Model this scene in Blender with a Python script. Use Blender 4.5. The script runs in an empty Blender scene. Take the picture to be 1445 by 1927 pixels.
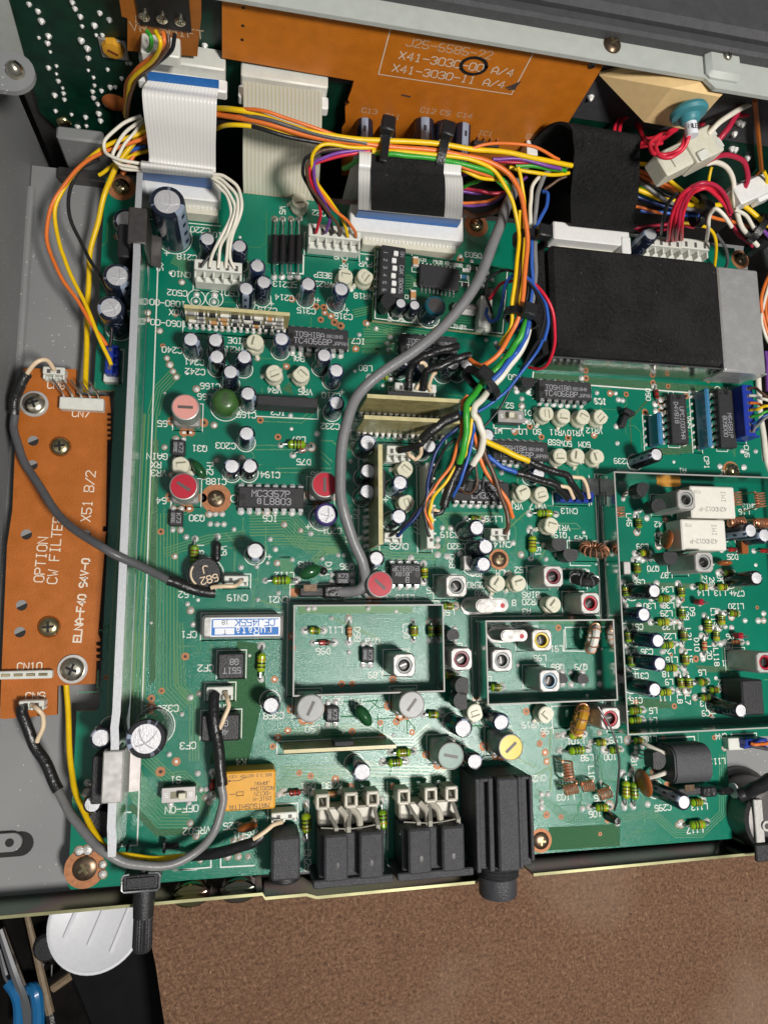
import bpy, bmesh, math, random
import numpy as np
from mathutils import Matrix, Vector
random.seed(11)
S = 0.01                      # 1 mm = 0.01 unit
scene = bpy.context.scene
COL = scene.collection

# ------------------------------------------------------------------ camera
IW, IH, FPX, CAMH = 1445.0, 1927.0, 1300.0, 210.0
_dn = Vector((-273, 180, FPX)).normalized()
_x = Vector((6278, 137, FPX)); _x = (_x - _dn * _x.dot(_dn)).normalized()
_z = -_dn
_y = _z.cross(_x)
RM = Matrix((_x, _y, _z))     # camera (x right, y down, z forward) -> world
cam_data = bpy.data.cameras.new('camera')
cam = bpy.data.objects.new('camera', cam_data)
COL.objects.link(cam)
cam_data.sensor_fit = 'HORIZONTAL'
cam_data.sensor_width = 36.0
cam_data.lens = 36.0 * FPX / IW
cam_data.clip_start = 0.05
cam_data.clip_end = 100.0
_m = RM @ Matrix(((1, 0, 0), (0, -1, 0), (0, 0, -1)))
mw = _m.to_4x4(); mw.translation = Vector((0, 0, CAMH * S))
cam.matrix_world = mw
cam_data.dof.use_dof = True
cam_data.dof.focus_distance = 2.12
cam_data.dof.aperture_fstop = 22.0
scene.camera = cam

# ------------------------------------------------------------------ light
world = bpy.data.worlds.new('World'); scene.world = world
world.use_nodes = True
bg = world.node_tree.nodes['Background']
bg.inputs['Color'].default_value = (0.93, 0.97, 1.0, 1)
bg.inputs['Strength'].default_value = 0.15

def lamp(name, loc, aim, size, power, col, shape='DISK'):
    l = bpy.data.lights.new(name, 'AREA')
    l.shape = shape; l.size = size * S; l.energy = power; l.color = col
    o = bpy.data.objects.new(name, l); COL.objects.link(o)
    o.location = Vector(loc) * S
    d = Vector(aim) * S - o.location
    o.rotation_euler = d.to_track_quat('-Z', 'Y').to_euler()
    return o
lamp('bench_lamp', (203, -152, 560), (30, 20, 0), 95, 410, (1.0, 0.96, 0.91))
lamp('overhead_fill', (-60, 20, 1100), (20, 40, 0), 700, 55, (0.95, 0.98, 1.0))  # added soft fill from overhead, not a known fixture
scene.view_settings.view_transform = 'Standard'
scene.view_settings.look = 'None'
scene.view_settings.exposure = 0.0
scene.view_settings.gamma = 1.0
scene.cycles.max_bounces = 6
scene.cycles.diffuse_bounces = 3
scene.cycles.glossy_bounces = 4
scene.cycles.transmission_bounces = 4
scene.cycles.caustics_reflective = False
scene.cycles.caustics_refractive = False

# ------------------------------------------------------------------ from a point of the photograph to a point on a known plane
Z3 = 3.01042; Z2 = 2.9794
CROP = {'a': (0, 0, Z3), 'b': (480, 0, Z3), 'c': (960, 0, Z2), 'g': (0, 480, Z3), 'h': (480, 480, Z3), 'i': (960, 480, Z2),
        'j': (0, 960, Z3), 'k': (480, 960, Z3), 'l': (960, 960, Z2), 'd': (0, 1440, Z3), 'e': (480, 1440, Z3), 'f': (960, 1440, Z2),
        'm': (180, 320, 6.0208), 'n': (130, 1280, 6.0208), 'o': (120, 1480, 6.0208), 'p': (560, 1420, 6.0208), 'q': (800, 1420, 6.0208),
        'r': (680, 440, 5.1607), 's': (640, 700, 5.1607), 't': (860, 640, 5.1607), 'u': (680, 800, 5.1607), 'v': (560, 240, 3.6125),
        'w': (880, 200, 2.5575), 'x': (1140, 860, 4.7377), 'y': (1160, 1350, 5.0702), 'z': (0, 1660, 4.5156), 'A': (1120, 640, 4.446),
        '.': (0, 0, 1.0)}

def pix(k, x, y):
    ox, oy, s = CROP[k]
    return ox + x / s, oy + y / s

def ray(k, x, y):
    px, py = pix(k, x, y)
    return RM @ Vector((px - IW / 2, py - IH / 2, FPX))

def PZ(k, x, y, z=0.0):
    d = ray(k, x, y); t = (z - CAMH) / d.z
    return Vector((d.x * t, d.y * t, z))

def PY(k, x, y, Y):
    d = ray(k, x, y); t = Y / d.y
    return Vector((d.x * t, Y, CAMH + d.z * t))

def PX(k, x, y, X):
    d = ray(k, x, y); t = X / d.x
    return Vector((X, d.y * t, CAMH + d.z * t))

def tok(s):
    """'h12,34,5' -> crop key, x, y, z"""
    k = s[0]; v = [float(q) for q in s[1:].split(',')]
    return (k, *v)

def pts3(s):          # a third number above 1000 names the plane y = value - 1000 instead of a height
    return [PZ(*t) if t[3] < 900 else PY(t[0], t[1], t[2], t[3] - 1000) for t in map(tok, s.split())]

# ------------------------------------------------------------------ materials
MATS = {}
def mat(name, col, rough=0.5, metal=0.0, spec=0.5, bump=0.0, bscale=300.0, var=0.0, vscale=60.0, coat=0.0, trans=0.0, ior=1.45, bdist=0.02, detail=3.0, sub=0.0, rvar=0.0):
    m = bpy.data.materials.new(name); m.use_nodes = True
    nt = m.node_tree; b = nt.nodes['Principled BSDF']
    b.inputs['Base Color'].default_value = (*col, 1)
    b.inputs['Roughness'].default_value = rough
    b.inputs['Metallic'].default_value = metal
    b.inputs['Specular IOR Level'].default_value = spec
    b.inputs['IOR'].default_value = ior
    b.inputs['Coat Weight'].default_value = coat
    b.inputs['Coat Roughness'].default_value = 0.12
    b.inputs['Transmission Weight'].default_value = trans
    if sub:
        b.inputs['Subsurface Weight'].default_value = sub
        b.inputs['Subsurface Radius'].default_value = (0.02, 0.02, 0.015)
        b.inputs['Subsurface Scale'].default_value = 0.6
    N, L = nt.nodes.new, nt.links.new
    if bump or var or rvar:
        tc = N('ShaderNodeTexCoord')
    if var or rvar:
        n = N('ShaderNodeTexNoise'); n.inputs['Scale'].default_value = vscale; n.inputs['Detail'].default_value = 5
        L(tc.outputs['Object'], n.inputs['Vector'])
    if var:
        mr = N('ShaderNodeMapRange'); mr.inputs[1].default_value = 0.3; mr.inputs[2].default_value = 0.7
        mr.inputs[3].default_value = 1 - var; mr.inputs[4].default_value = 1 + var
        mx = N('ShaderNodeMix'); mx.data_type = 'RGBA'; mx.blend_type = 'MULTIPLY'; mx.inputs[0].default_value = 1
        L(n.outputs['Fac'], mr.inputs[0]); mx.inputs[6].default_value = (*col, 1)
        cb = N('ShaderNodeCombineColor')
        for q in range(3): L(mr.outputs[0], cb.inputs[q])
        L(cb.outputs[0], mx.inputs[7]); L(mx.outputs[2], b.inputs['Base Color'])
    if rvar:
        m2 = N('ShaderNodeMapRange'); m2.inputs[1].default_value = 0.3; m2.inputs[2].default_value = 0.7
        m2.inputs[3].default_value = max(rough - rvar, 0.02); m2.inputs[4].default_value = rough + rvar
        L(n.outputs['Fac'], m2.inputs[0]); L(m2.outputs[0], b.inputs['Roughness'])
    if bump:
        n2 = N('ShaderNodeTexNoise'); n2.inputs['Scale'].default_value = bscale; n2.inputs['Detail'].default_value = detail
        bp = N('ShaderNodeBump'); bp.inputs['Strength'].default_value = bump; bp.inputs['Distance'].default_value = bdist
        L(tc.outputs['Object'], n2.inputs['Vector']); L(n2.outputs['Fac'], bp.inputs['Height']); L(bp.outputs['Normal'], b.inputs['Normal'])
    MATS[name] = m
    return m

mat('solder', (0.74, 0.73, 0.70), 0.42, 0.35, bump=0.3, bscale=220, var=0.12, vscale=60)
mat('copper_pad', (0.40, 0.17, 0.075), 0.6, 0.3, var=0.2, vscale=90)
mat('copper_wire', (0.90, 0.42, 0.25), 0.3, 0.8, var=0.15)
mat('silk', (0.72, 0.74, 0.68), 0.6, var=0.15, vscale=200)
mat('trace', (0.036, 0.190, 0.082), 0.30, spec=0.45, bump=0.25, bscale=320)
mat('trace_edge', (0.100, 0.235, 0.096), 0.30, spec=0.45)
mat('pour', (0.020, 0.105, 0.036), 0.32, spec=0.45, bump=0.3, bscale=320)
mat('cap_aluminium', (0.62, 0.62, 0.64), 0.5, 0.6, bump=0.25, bscale=350, var=0.08, vscale=120)
mat('plain_sleeve', (0.010, 0.013, 0.024), 0.22, coat=0.3)
mat('purple_sleeve', (0.035, 0.02, 0.12), 0.25, coat=0.3)
mat('teal_sleeve', (0.006, 0.075, 0.105), 0.18, coat=0.5)
mat('cream_plastic', (0.64, 0.62, 0.48), 0.42, var=0.07, vscale=60, sub=0.15)
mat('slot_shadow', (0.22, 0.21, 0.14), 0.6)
mat('white_plastic', (0.66, 0.67, 0.61), 0.38, var=0.06, vscale=40, sub=0.15)
mat('white_glossy', (0.78, 0.78, 0.76), 0.3, var=0.04)
mat('clear_plastic', (0.84, 0.82, 0.68), 0.3, trans=0.25, ior=1.3, var=0.05, sub=0.3)
mat('blue_plastic', (0.012, 0.035, 0.30), 0.38, var=0.08)
mat('black_plastic', (0.016, 0.016, 0.018), 0.42, bump=0.2, bscale=260, var=0.15)
mat('ic_plastic', (0.022, 0.022, 0.024), 0.52, bump=0.25, bscale=420, var=0.12, vscale=90)
mat('grey_black_plastic', (0.045, 0.045, 0.050), 0.42, bump=0.3, bscale=260, var=0.15, vscale=60)
mat('ic_ink', (0.34, 0.34, 0.36), 0.6)
mat('pin_metal', (0.74, 0.74, 0.73), 0.24, 1.0, rvar=0.1, vscale=200)
mat('can_metal', (0.46, 0.45, 0.43), 0.58, 0.8, rvar=0.12, vscale=70, bump=0.05, bscale=100)
mat('shield_metal', (0.56, 0.57, 0.55), 0.16, 1.0, rvar=0.08, vscale=25, bump=0.03, bscale=30)
mat('shield_edge', (0.42, 0.42, 0.40), 0.72, 0.8)
mat('contact_metal', (0.30, 0.29, 0.25), 0.7, 0.4)
mat('plate_metal', (0.40, 0.38, 0.37), 0.5, 0.8)
mat('aluminium', (0.55, 0.56, 0.58), 0.5, 0.6, bump=0.05, bscale=200, var=0.05, vscale=120)
mat('rail_face', (0.62, 0.66, 0.64), 0.14, 1.0, rvar=0.06, vscale=18)
mat('dark_steel', (0.16, 0.15, 0.145), 0.36, 0.85, var=0.12)
mat('bright_steel', (0.66, 0.64, 0.61), 0.34, 0.6, rvar=0.1, vscale=40)
mat('brass_screw', (0.50, 0.42, 0.24), 0.24, 1.0, var=0.2, vscale=60)
mat('brown_screw', (0.13, 0.09, 0.06), 0.34, 0.8, var=0.25, vscale=80)
mat('steel_screw', (0.62, 0.58, 0.47), 0.24, 1.0, var=0.15, vscale=60)
mat('red_core', (0.42, 0.012, 0.03), 0.42, var=0.08)
mat('dark_red_core', (0.20, 0.03, 0.05), 0.45, var=0.1)
mat('pink_core', (0.66, 0.29, 0.25), 0.45, var=0.05)
mat('grey_core', (0.30, 0.31, 0.30), 0.42, var=0.12)
mat('green_core', (0.06, 0.16, 0.12), 0.4, var=0.2)
mat('yellow_core', (0.62, 0.46, 0.02), 0.38, var=0.05)
mat('blue_core', (0.18, 0.28, 0.36), 0.4, var=0.05)
mat('core_well', (0.012, 0.011, 0.010), 0.4)
mat('green_body', (0.20, 0.36, 0.008), 0.24, coat=0.5, var=0.12, vscale=40)
mat('olive_body', (0.15, 0.30, 0.010), 0.3, coat=0.4, var=0.12, vscale=40)
mat('lime_body', (0.30, 0.42, 0.012), 0.24, coat=0.5, var=0.12, vscale=40)
mat('band_black', (0.02, 0.015, 0.008), 0.4)
mat('band_brown', (0.16, 0.05, 0.01), 0.4)
mat('band_gold', (0.45, 0.24, 0.02), 0.35)
mat('olive_dome', (0.045, 0.115, 0.028), 0.34, coat=0.25, var=0.1)
mat('thermistor_green', (0.012, 0.075, 0.022), 0.24, coat=0.4)
mat('brown_ceramic', (0.30, 0.085, 0.02), 0.32, coat=0.25, var=0.1)
mat('diode_red', (0.30, 0.02, 0.015), 0.2, coat=0.4)
mat('resistor_tan', (0.50, 0.26, 0.10), 0.4)
mat('glass_clear', (0.6, 0.6, 0.58), 0.08, trans=0.7)
mat('ferrite_black', (0.014, 0.014, 0.015), 0.45, var=0.2)
mat('ferrite_grey', (0.055, 0.057, 0.062), 0.55, bump=0.15, bscale=200, var=0.1)
mat('relay_orange', (0.66, 0.32, 0.025), 0.45, var=0.05)
mat('relay_white', (0.70, 0.68, 0.61), 0.5, var=0.04)
mat('ink_dark', (0.06, 0.05, 0.05), 0.6)
mat('ink_grey', (0.25, 0.24, 0.22), 0.6)
mat('label_white', (0.78, 0.80, 0.84), 0.5)
mat('label_blue', (0.02, 0.16, 0.50), 0.5)
mat('ffc_blue', (0.012, 0.125, 0.40), 0.42, var=0.1, vscale=40)
mat('shrink_black', (0.012, 0.012, 0.013), 0.34, bump=0.2, bscale=90, coat=0.1)
mat('tie_black', (0.012, 0.012, 0.013), 0.36, bump=0.15, bscale=150)
mat('fibreglass', (0.52, 0.46, 0.24), 0.4, var=0.12, vscale=50)
mat('fibreglass_face', (0.38, 0.33, 0.15), 0.28, var=0.25, vscale=35, bump=0.1, bscale=60)
mat('module_green', (0.004, 0.085, 0.042), 0.3, var=0.1, vscale=40, bump=0.2, bscale=300)
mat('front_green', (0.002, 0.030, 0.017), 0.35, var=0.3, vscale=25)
mat('phenolic', (0.40, 0.112, 0.012), 0.42, var=0.10, vscale=22, bump=0.12, bscale=200, rvar=0.08)
mat('phenolic_dark', (0.33, 0.105, 0.012), 0.40, var=0.10, vscale=22, bump=0.1, bscale=200)
mat('phenolic_front', (0.56, 0.17, 0.013), 0.38, var=0.10, vscale=22, bump=0.1, bscale=200, rvar=0.06)
mat('phenolic_edge', (0.24, 0.06, 0.008), 0.7, bump=0.6, bscale=120)
mat('faded_silk', (0.58, 0.42, 0.28), 0.6)
mat('orange_silk', (0.74, 0.66, 0.54), 0.6)
mat('frame_paint', (0.44, 0.465, 0.43), 0.42, var=0.05, vscale=30, bump=0.12, bscale=350)
mat('case_plastic', (0.060, 0.060, 0.064), 0.5, var=0.12, vscale=40, bump=0.3, bscale=400)
mat('lid_white', (0.66, 0.67, 0.70), 0.4, sub=0.1, var=0.03)
mat('tan_tape', (0.74, 0.53, 0.26), 0.5, var=0.04)
mat('teal_rubber', (0.045, 0.215, 0.25), 0.45, sub=0.1, var=0.08)
mat('handle_blue', (0.008, 0.12, 0.30), 0.38, coat=0.2)
mat('chrome', (0.55, 0.55, 0.56), 0.15, 1.0)
mat('din_ivory', (0.50, 0.47, 0.39), 0.4, var=0.12, vscale=30, sub=0.1)
mat('brushed', (0.62, 0.62, 0.61), 0.3, 0.65, rvar=0.1, vscale=30, bump=0.08, bscale=60)
mat('gutter_dark', (0.05, 0.05, 0.055), 0.5)
mat('hole_dark', (0.02, 0.018, 0.016), 0.8)
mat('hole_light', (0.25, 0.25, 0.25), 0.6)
mat('gold_land', (0.70, 0.33, 0.06), 0.38, 0.5, var=0.15)
mat('zinc_edge', (0.32, 0.31, 0.17), 0.5, 0.7, var=0.5, vscale=5)
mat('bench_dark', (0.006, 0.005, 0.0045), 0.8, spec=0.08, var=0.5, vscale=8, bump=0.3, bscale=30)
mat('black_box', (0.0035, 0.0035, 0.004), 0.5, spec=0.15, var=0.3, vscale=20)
mat('stick_wood', (0.20, 0.145, 0.09), 0.6, var=0.15)
mat('net_blue', (0.05, 0.20, 0.36), 0.3, coat=0.3, var=0.1)
WIRE = {'red': (0.62, 0.018, 0.045), 'crimson': (0.42, 0.016, 0.05), 'orange': (0.72, 0.17, 0.03), 'yellow': (0.80, 0.52, 0.006), 'green': (0.035, 0.33, 0.03),
        'blue': (0.025, 0.10, 0.42), 'navy': (0.012, 0.03, 0.13), 'purple': (0.18, 0.055, 0.32), 'brown': (0.10, 0.05, 0.03), 'black': (0.014, 0.014, 0.016),
        'white': (0.72, 0.68, 0.58), 'cream': (0.72, 0.56, 0.38), 'grey': (0.19, 0.19, 0.19), 'dark grey': (0.09, 0.09, 0.095), 'pale grey': (0.19, 0.19, 0.195)}
for k_, c_ in WIRE.items():
    mat('wire_' + k_.replace(' ', '_'), c_, 0.36, var=0.06, vscale=40, bump=0.06, bscale=90)

def node_mat(name):
    m = bpy.data.materials.new(name); m.use_nodes = True; MATS[name] = m
    nt = m.node_tree
    return nt, nt.nodes['Principled BSDF'], nt.nodes.new, nt.links.new

def math_node(N, L, op, a, b=None, c=None):
    n = N('ShaderNodeMath'); n.operation = op
    for q, v in enumerate((a, b, c)):
        if v is None: continue
        if isinstance(v, (int, float)): n.inputs[q].default_value = v
        else: L(v, n.inputs[q])
    return n.outputs[0]

def mix_col(N, L, fac, a, b):
    n = N('ShaderNodeMix'); n.data_type = 'RGBA'
    if isinstance(fac, (int, float)): n.inputs[0].default_value = fac
    else: L(fac, n.inputs[0])
    for i, v in ((6, a), (7, b)):
        if isinstance(v, tuple): n.inputs[i].default_value = (*v, 1)
        else: L(v, n.inputs[i])
    return n.outputs[2]

# solder mask: fibre weave showing through a glossy green lacquer with dust specks
nt, b, N, L = node_mat('pcb_green')
tc = N('ShaderNodeTexCoord')
n1 = N('ShaderNodeTexNoise'); n1.inputs['Scale'].default_value = 6; n1.inputs['Detail'].default_value = 6; L(tc.outputs['Object'], n1.inputs['Vector'])
r1 = N('ShaderNodeMapRange'); r1.inputs[1].default_value = 0.3; r1.inputs[2].default_value = 0.7; L(n1.outputs['Fac'], r1.inputs[0])
base = mix_col(N, L, r1.outputs[0], (0.0018, 0.142, 0.086), (0.0022, 0.182, 0.110))
n2 = N('ShaderNodeTexVoronoi'); n2.inputs['Scale'].default_value = 55; L(tc.outputs['Object'], n2.inputs['Vector'])
sp = math_node(N, L, 'LESS_THAN', n2.outputs['Distance'], 0.045)
n3 = N('ShaderNodeTexNoise'); n3.inputs['Scale'].default_value = 3; L(tc.outputs['Object'], n3.inputs['Vector'])
spm = math_node(N, L, 'MULTIPLY', sp, math_node(N, L, 'GREATER_THAN', n3.outputs['Fac'], 0.52))
L(mix_col(N, L, math_node(N, L, 'MULTIPLY', spm, 0.35), base, (0.5, 0.55, 0.5)), b.inputs['Base Color'])
b.inputs['Roughness'].default_value = 0.19
b.inputs['Specular IOR Level'].default_value = 0.5
n4 = N('ShaderNodeTexNoise'); n4.inputs['Scale'].default_value = 330; n4.inputs['Detail'].default_value = 3; L(tc.outputs['Object'], n4.inputs['Vector'])
bp = N('ShaderNodeBump'); bp.inputs['Strength'].default_value = 0.40; bp.inputs['Distance'].default_value = 0.002
L(n4.outputs['Fac'], bp.inputs['Height']); L(bp.outputs['Normal'], b.inputs['Normal'])

# printed sleeve of the electrolytics: pale stripe with minus signs, and small print elsewhere
for nm_, ca_ in (('cap_sleeve', (0.010, 0.014, 0.028)), ('black_sleeve', (0.009, 0.009, 0.011)), ('blue_sleeve', (0.012, 0.022, 0.060))):
    nt, b, N, L = node_mat(nm_)
    tc = N('ShaderNodeTexCoord'); sx = N('ShaderNodeSeparateXYZ'); L(tc.outputs['Object'], sx.inputs[0])
    ang = math_node(N, L, 'ARCTAN2', sx.outputs[1], sx.outputs[0])
    stripe = math_node(N, L, 'LESS_THAN', math_node(N, L, 'ABSOLUTE', ang), 0.42)
    zz = math_node(N, L, 'FRACT', math_node(N, L, 'MULTIPLY', sx.outputs[2], 22.0))
    dash = math_node(N, L, 'MULTIPLY', math_node(N, L, 'LESS_THAN', math_node(N, L, 'ABSOLUTE', ang), 0.16), math_node(N, L, 'GREATER_THAN', zz, 0.62))
    cv = N('ShaderNodeCombineXYZ'); L(math_node(N, L, 'MULTIPLY', ang, 0.025), cv.inputs[0]); L(sx.outputs[2], cv.inputs[1])
    nb = N('ShaderNodeTexNoise'); nb.inputs['Scale'].default_value = 130; nb.inputs['Detail'].default_value = 0; L(cv.outputs[0], nb.inputs['Vector'])
    txt = math_node(N, L, 'MULTIPLY', math_node(N, L, 'GREATER_THAN', nb.outputs['Fac'], 0.60), math_node(N, L, 'LESS_THAN', math_node(N, L, 'ABSOLUTE', math_node(N, L, 'SUBTRACT', math_node(N, L, 'ABSOLUTE', ang), 1.9)), 0.42))
    c0 = mix_col(N, L, math_node(N, L, 'MULTIPLY', txt, 0.55), ca_, (0.22, 0.25, 0.32))
    c1 = mix_col(N, L, stripe, c0, (0.25, 0.30, 0.39))
    c2 = mix_col(N, L, dash, c1, (0.02, 0.025, 0.05))
    L(c2, b.inputs['Base Color']); b.inputs['Roughness'].default_value = 0.2; b.inputs['Coat Weight'].default_value = 0.3; b.inputs['Coat Roughness'].default_value = 0.1

# grey painted chassis with pale flecks
nt, b, N, L = node_mat('chassis_grey')
tc = N('ShaderNodeTexCoord')
v = N('ShaderNodeTexVoronoi'); v.inputs['Scale'].default_value = 75; L(tc.outputs['Object'], v.inputs['Vector'])
n1 = N('ShaderNodeTexNoise'); n1.inputs['Scale'].default_value = 4; n1.inputs['Detail'].default_value = 6; L(tc.outputs['Object'], n1.inputs['Vector'])
base = mix_col(N, L, n1.outputs['Fac'], (0.185, 0.19, 0.195), (0.27, 0.275, 0.275))
sp = math_node(N, L, 'LESS_THAN', v.outputs['Distance'], 0.14)
n8 = N('ShaderNodeTexNoise'); n8.inputs['Scale'].default_value = 40; L(tc.outputs['Object'], n8.inputs['Vector'])
sp2 = math_node(N, L, 'MULTIPLY', sp, math_node(N, L, 'GREATER_THAN', n8.outputs['Fac'], 0.55))
L(mix_col(N, L, math_node(N, L, 'MULTIPLY', sp2, 0.75), base, (0.72, 0.63, 0.62)), b.inputs['Base Color'])
b.inputs['Roughness'].default_value = 0.5

# zinc chromate plated steel: iridescent yellow, green and pink clouds
nt, b, N, L = node_mat('zinc_steel')
tc = N('ShaderNodeTexCoord')
n1 = N('ShaderNodeTexNoise'); n1.inputs['Scale'].default_value = 2.2; n1.inputs['Detail'].default_value = 3; L(tc.outputs['Object'], n1.inputs['Vector'])
cr = N('ShaderNodeValToRGB'); L(n1.outputs['Fac'], cr.inputs[0])
e = cr.color_ramp.elements; e[0].position = 0.3; e[0].color = (0.22, 0.25, 0.14, 1); e[1].position = 0.7; e[1].color = (0.26, 0.23, 0.17, 1)
for p_, c_ in ((0.42, (0.28, 0.26, 0.13)), (0.5, (0.27, 0.16, 0.15)), (0.58, (0.13, 0.21, 0.15))):
    q = e.new(p_); q.color = (*c_, 1)
L(cr.outputs[0], b.inputs['Base Color']); b.inputs['Metallic'].default_value = 1.0; b.inputs['Roughness'].default_value = 0.15

# fibrous brown hardboard of the bench
nt, b, N, L = node_mat('hardboard')
tc = N('ShaderNodeTexCoord')
n1 = N('ShaderNodeTexNoise'); n1.inputs['Scale'].default_value = 3; n1.inputs['Detail'].default_value = 8; n1.inputs['Roughness'].default_value = 0.65; L(tc.outputs['Object'], n1.inputs['Vector'])
n2 = N('ShaderNodeTexNoise'); n2.inputs['Scale'].default_value = 88; n2.inputs['Detail'].default_value = 8; n2.inputs['Roughness'].default_value = 0.72; n2.inputs['Distortion'].default_value = 0.35; L(tc.outputs['Object'], n2.inputs['Vector'])
c0 = mix_col(N, L, n1.outputs['Fac'], (0.205, 0.108, 0.063), (0.325, 0.188, 0.114))
r2 = N('ShaderNodeMapRange'); r2.inputs[1].default_value = 0.36; r2.inputs[2].default_value = 0.66; L(n2.outputs['Fac'], r2.inputs[0])
c1 = mix_col(N, L, r2.outputs[0], (0.085, 0.044, 0.026), c0)
mp = N('ShaderNodeMapping'); mp.inputs['Scale'].default_value = (1.0, 0.4, 1.0); mp.inputs['Rotation'].default_value = (0, 0, 0.5); L(tc.outputs['Object'], mp.inputs[0])
n3 = N('ShaderNodeTexNoise'); n3.inputs['Scale'].default_value = 150; n3.inputs['Detail'].default_value = 2; n3.inputs['Distortion'].default_value = 2.0; L(mp.outputs[0], n3.inputs['Vector'])
fib = math_node(N, L, 'GREATER_THAN', n3.outputs['Fac'], 0.66)
c2 = mix_col(N, L, math_node(N, L, 'MULTIPLY', fib, 0.65), c1, (0.42, 0.27, 0.16))
n4 = N('ShaderNodeTexNoise'); n4.inputs['Scale'].default_value = 1.6; n4.inputs['Detail'].default_value = 4; L(tc.outputs['Object'], n4.inputs['Vector'])
r4 = N('ShaderNodeMapRange'); r4.inputs[1].default_value = 0.50; r4.inputs[2].default_value = 0.75; L(n4.outputs['Fac'], r4.inputs[0])
c3 = mix_col(N, L, math_node(N, L, 'MULTIPLY', r4.outputs[0], 0.35), c2, (0.36, 0.27, 0.20))
n7 = N('ShaderNodeTexVoronoi'); n7.inputs['Scale'].default_value = 9; L(tc.outputs['Object'], n7.inputs['Vector'])
c4 = mix_col(N, L, math_node(N, L, 'MULTIPLY', math_node(N, L, 'LESS_THAN', n7.outputs['Distance'], 0.045), 0.7), c3, (0.03, 0.018, 0.012))
L(c4, b.inputs['Base Color']); b.inputs['Roughness'].default_value = 0.85; b.inputs['Specular IOR Level'].default_value = 0.2
bp = N('ShaderNodeBump'); bp.inputs['Strength'].default_value = 0.6; bp.inputs['Distance'].default_value = 0.01
L(n2.outputs['Fac'], bp.inputs['Height']); L(bp.outputs['Normal'], b.inputs['Normal'])

# black felt with lint
nt, b, N, L = node_mat('felt')
tc = N('ShaderNodeTexCoord')
n1 = N('ShaderNodeTexNoise'); n1.inputs['Scale'].default_value = 90; n1.inputs['Detail'].default_value = 6; n1.inputs['Roughness'].default_value = 0.75; L(tc.outputs['Object'], n1.inputs['Vector'])
n0 = N('ShaderNodeTexNoise'); n0.inputs['Scale'].default_value = 8; n0.inputs['Detail'].default_value = 3; L(tc.outputs['Object'], n0.inputs['Vector'])
r1 = N('ShaderNodeMapRange'); r1.inputs[1].default_value = 0.35; r1.inputs[2].default_value = 0.7; L(n1.outputs['Fac'], r1.inputs[0])
c0 = mix_col(N, L, r1.outputs[0], (0.0015, 0.0015, 0.0018), (0.024, 0.0235, 0.024))
r0 = N('ShaderNodeMapRange'); r0.inputs[1].default_value = 0.45; r0.inputs[2].default_value = 0.65; L(n0.outputs['Fac'], r0.inputs[0])
c0 = mix_col(N, L, math_node(N, L, 'MULTIPLY', r0.outputs[0], 0.55), c0, (0.030, 0.029, 0.030))
v = N('ShaderNodeTexVoronoi'); v.inputs['Scale'].default_value = 24; L(tc.outputs['Object'], v.inputs['Vector'])
c1 = mix_col(N, L, math_node(N, L, 'MULTIPLY', math_node(N, L, 'LESS_THAN', v.outputs['Distance'], 0.05), 0.5), c0, (0.3, 0.28, 0.25))
L(c1, b.inputs['Base Color']); b.inputs['Roughness'].default_value = 0.95; b.inputs['Specular IOR Level'].default_value = 0.1
b.inputs['Sheen Weight'].default_value = 0.05
bp = N('ShaderNodeBump'); bp.inputs['Strength'].default_value = 1.0; bp.inputs['Distance'].default_value = 0.02
L(n1.outputs['Fac'], bp.inputs['Height']); L(bp.outputs['Normal'], b.inputs['Normal'])

# flat flexible cable: conductors run along the cable (v), stripes across it (u)
for nm_, ca_, cb_ in (('ffc_white', (0.68, 0.67, 0.64), (0.73, 0.72, 0.69)), ('ffc_cream', (0.80, 0.78, 0.68), (0.72, 0.66, 0.48))):
    nt, b, N, L = node_mat(nm_)
    uv = N('ShaderNodeUVMap'); sx = N('ShaderNodeSeparateXYZ'); L(uv.outputs[0], sx.inputs[0])
    fr = math_node(N, L, 'FRACT', sx.outputs[0])
    ab = math_node(N, L, 'ABSOLUTE', math_node(N, L, 'SUBTRACT', fr, 0.5))
    st = N('ShaderNodeMapRange'); st.interpolation_type = 'SMOOTHSTEP'; st.inputs[1].default_value = 0.15; st.inputs[2].default_value = 0.38; L(ab, st.inputs[0])
    L(mix_col(N, L, st.outputs[0], ca_, cb_), b.inputs['Base Color'])
    b.inputs['Roughness'].default_value = 0.3
    bp = N('ShaderNodeBump'); bp.inputs['Strength'].default_value = 0.15; bp.inputs['Distance'].default_value = 0.004; bp.invert = True
    L(st.outputs[0], bp.inputs['Height']); L(bp.outputs['Normal'], b.inputs['Normal'])

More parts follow.
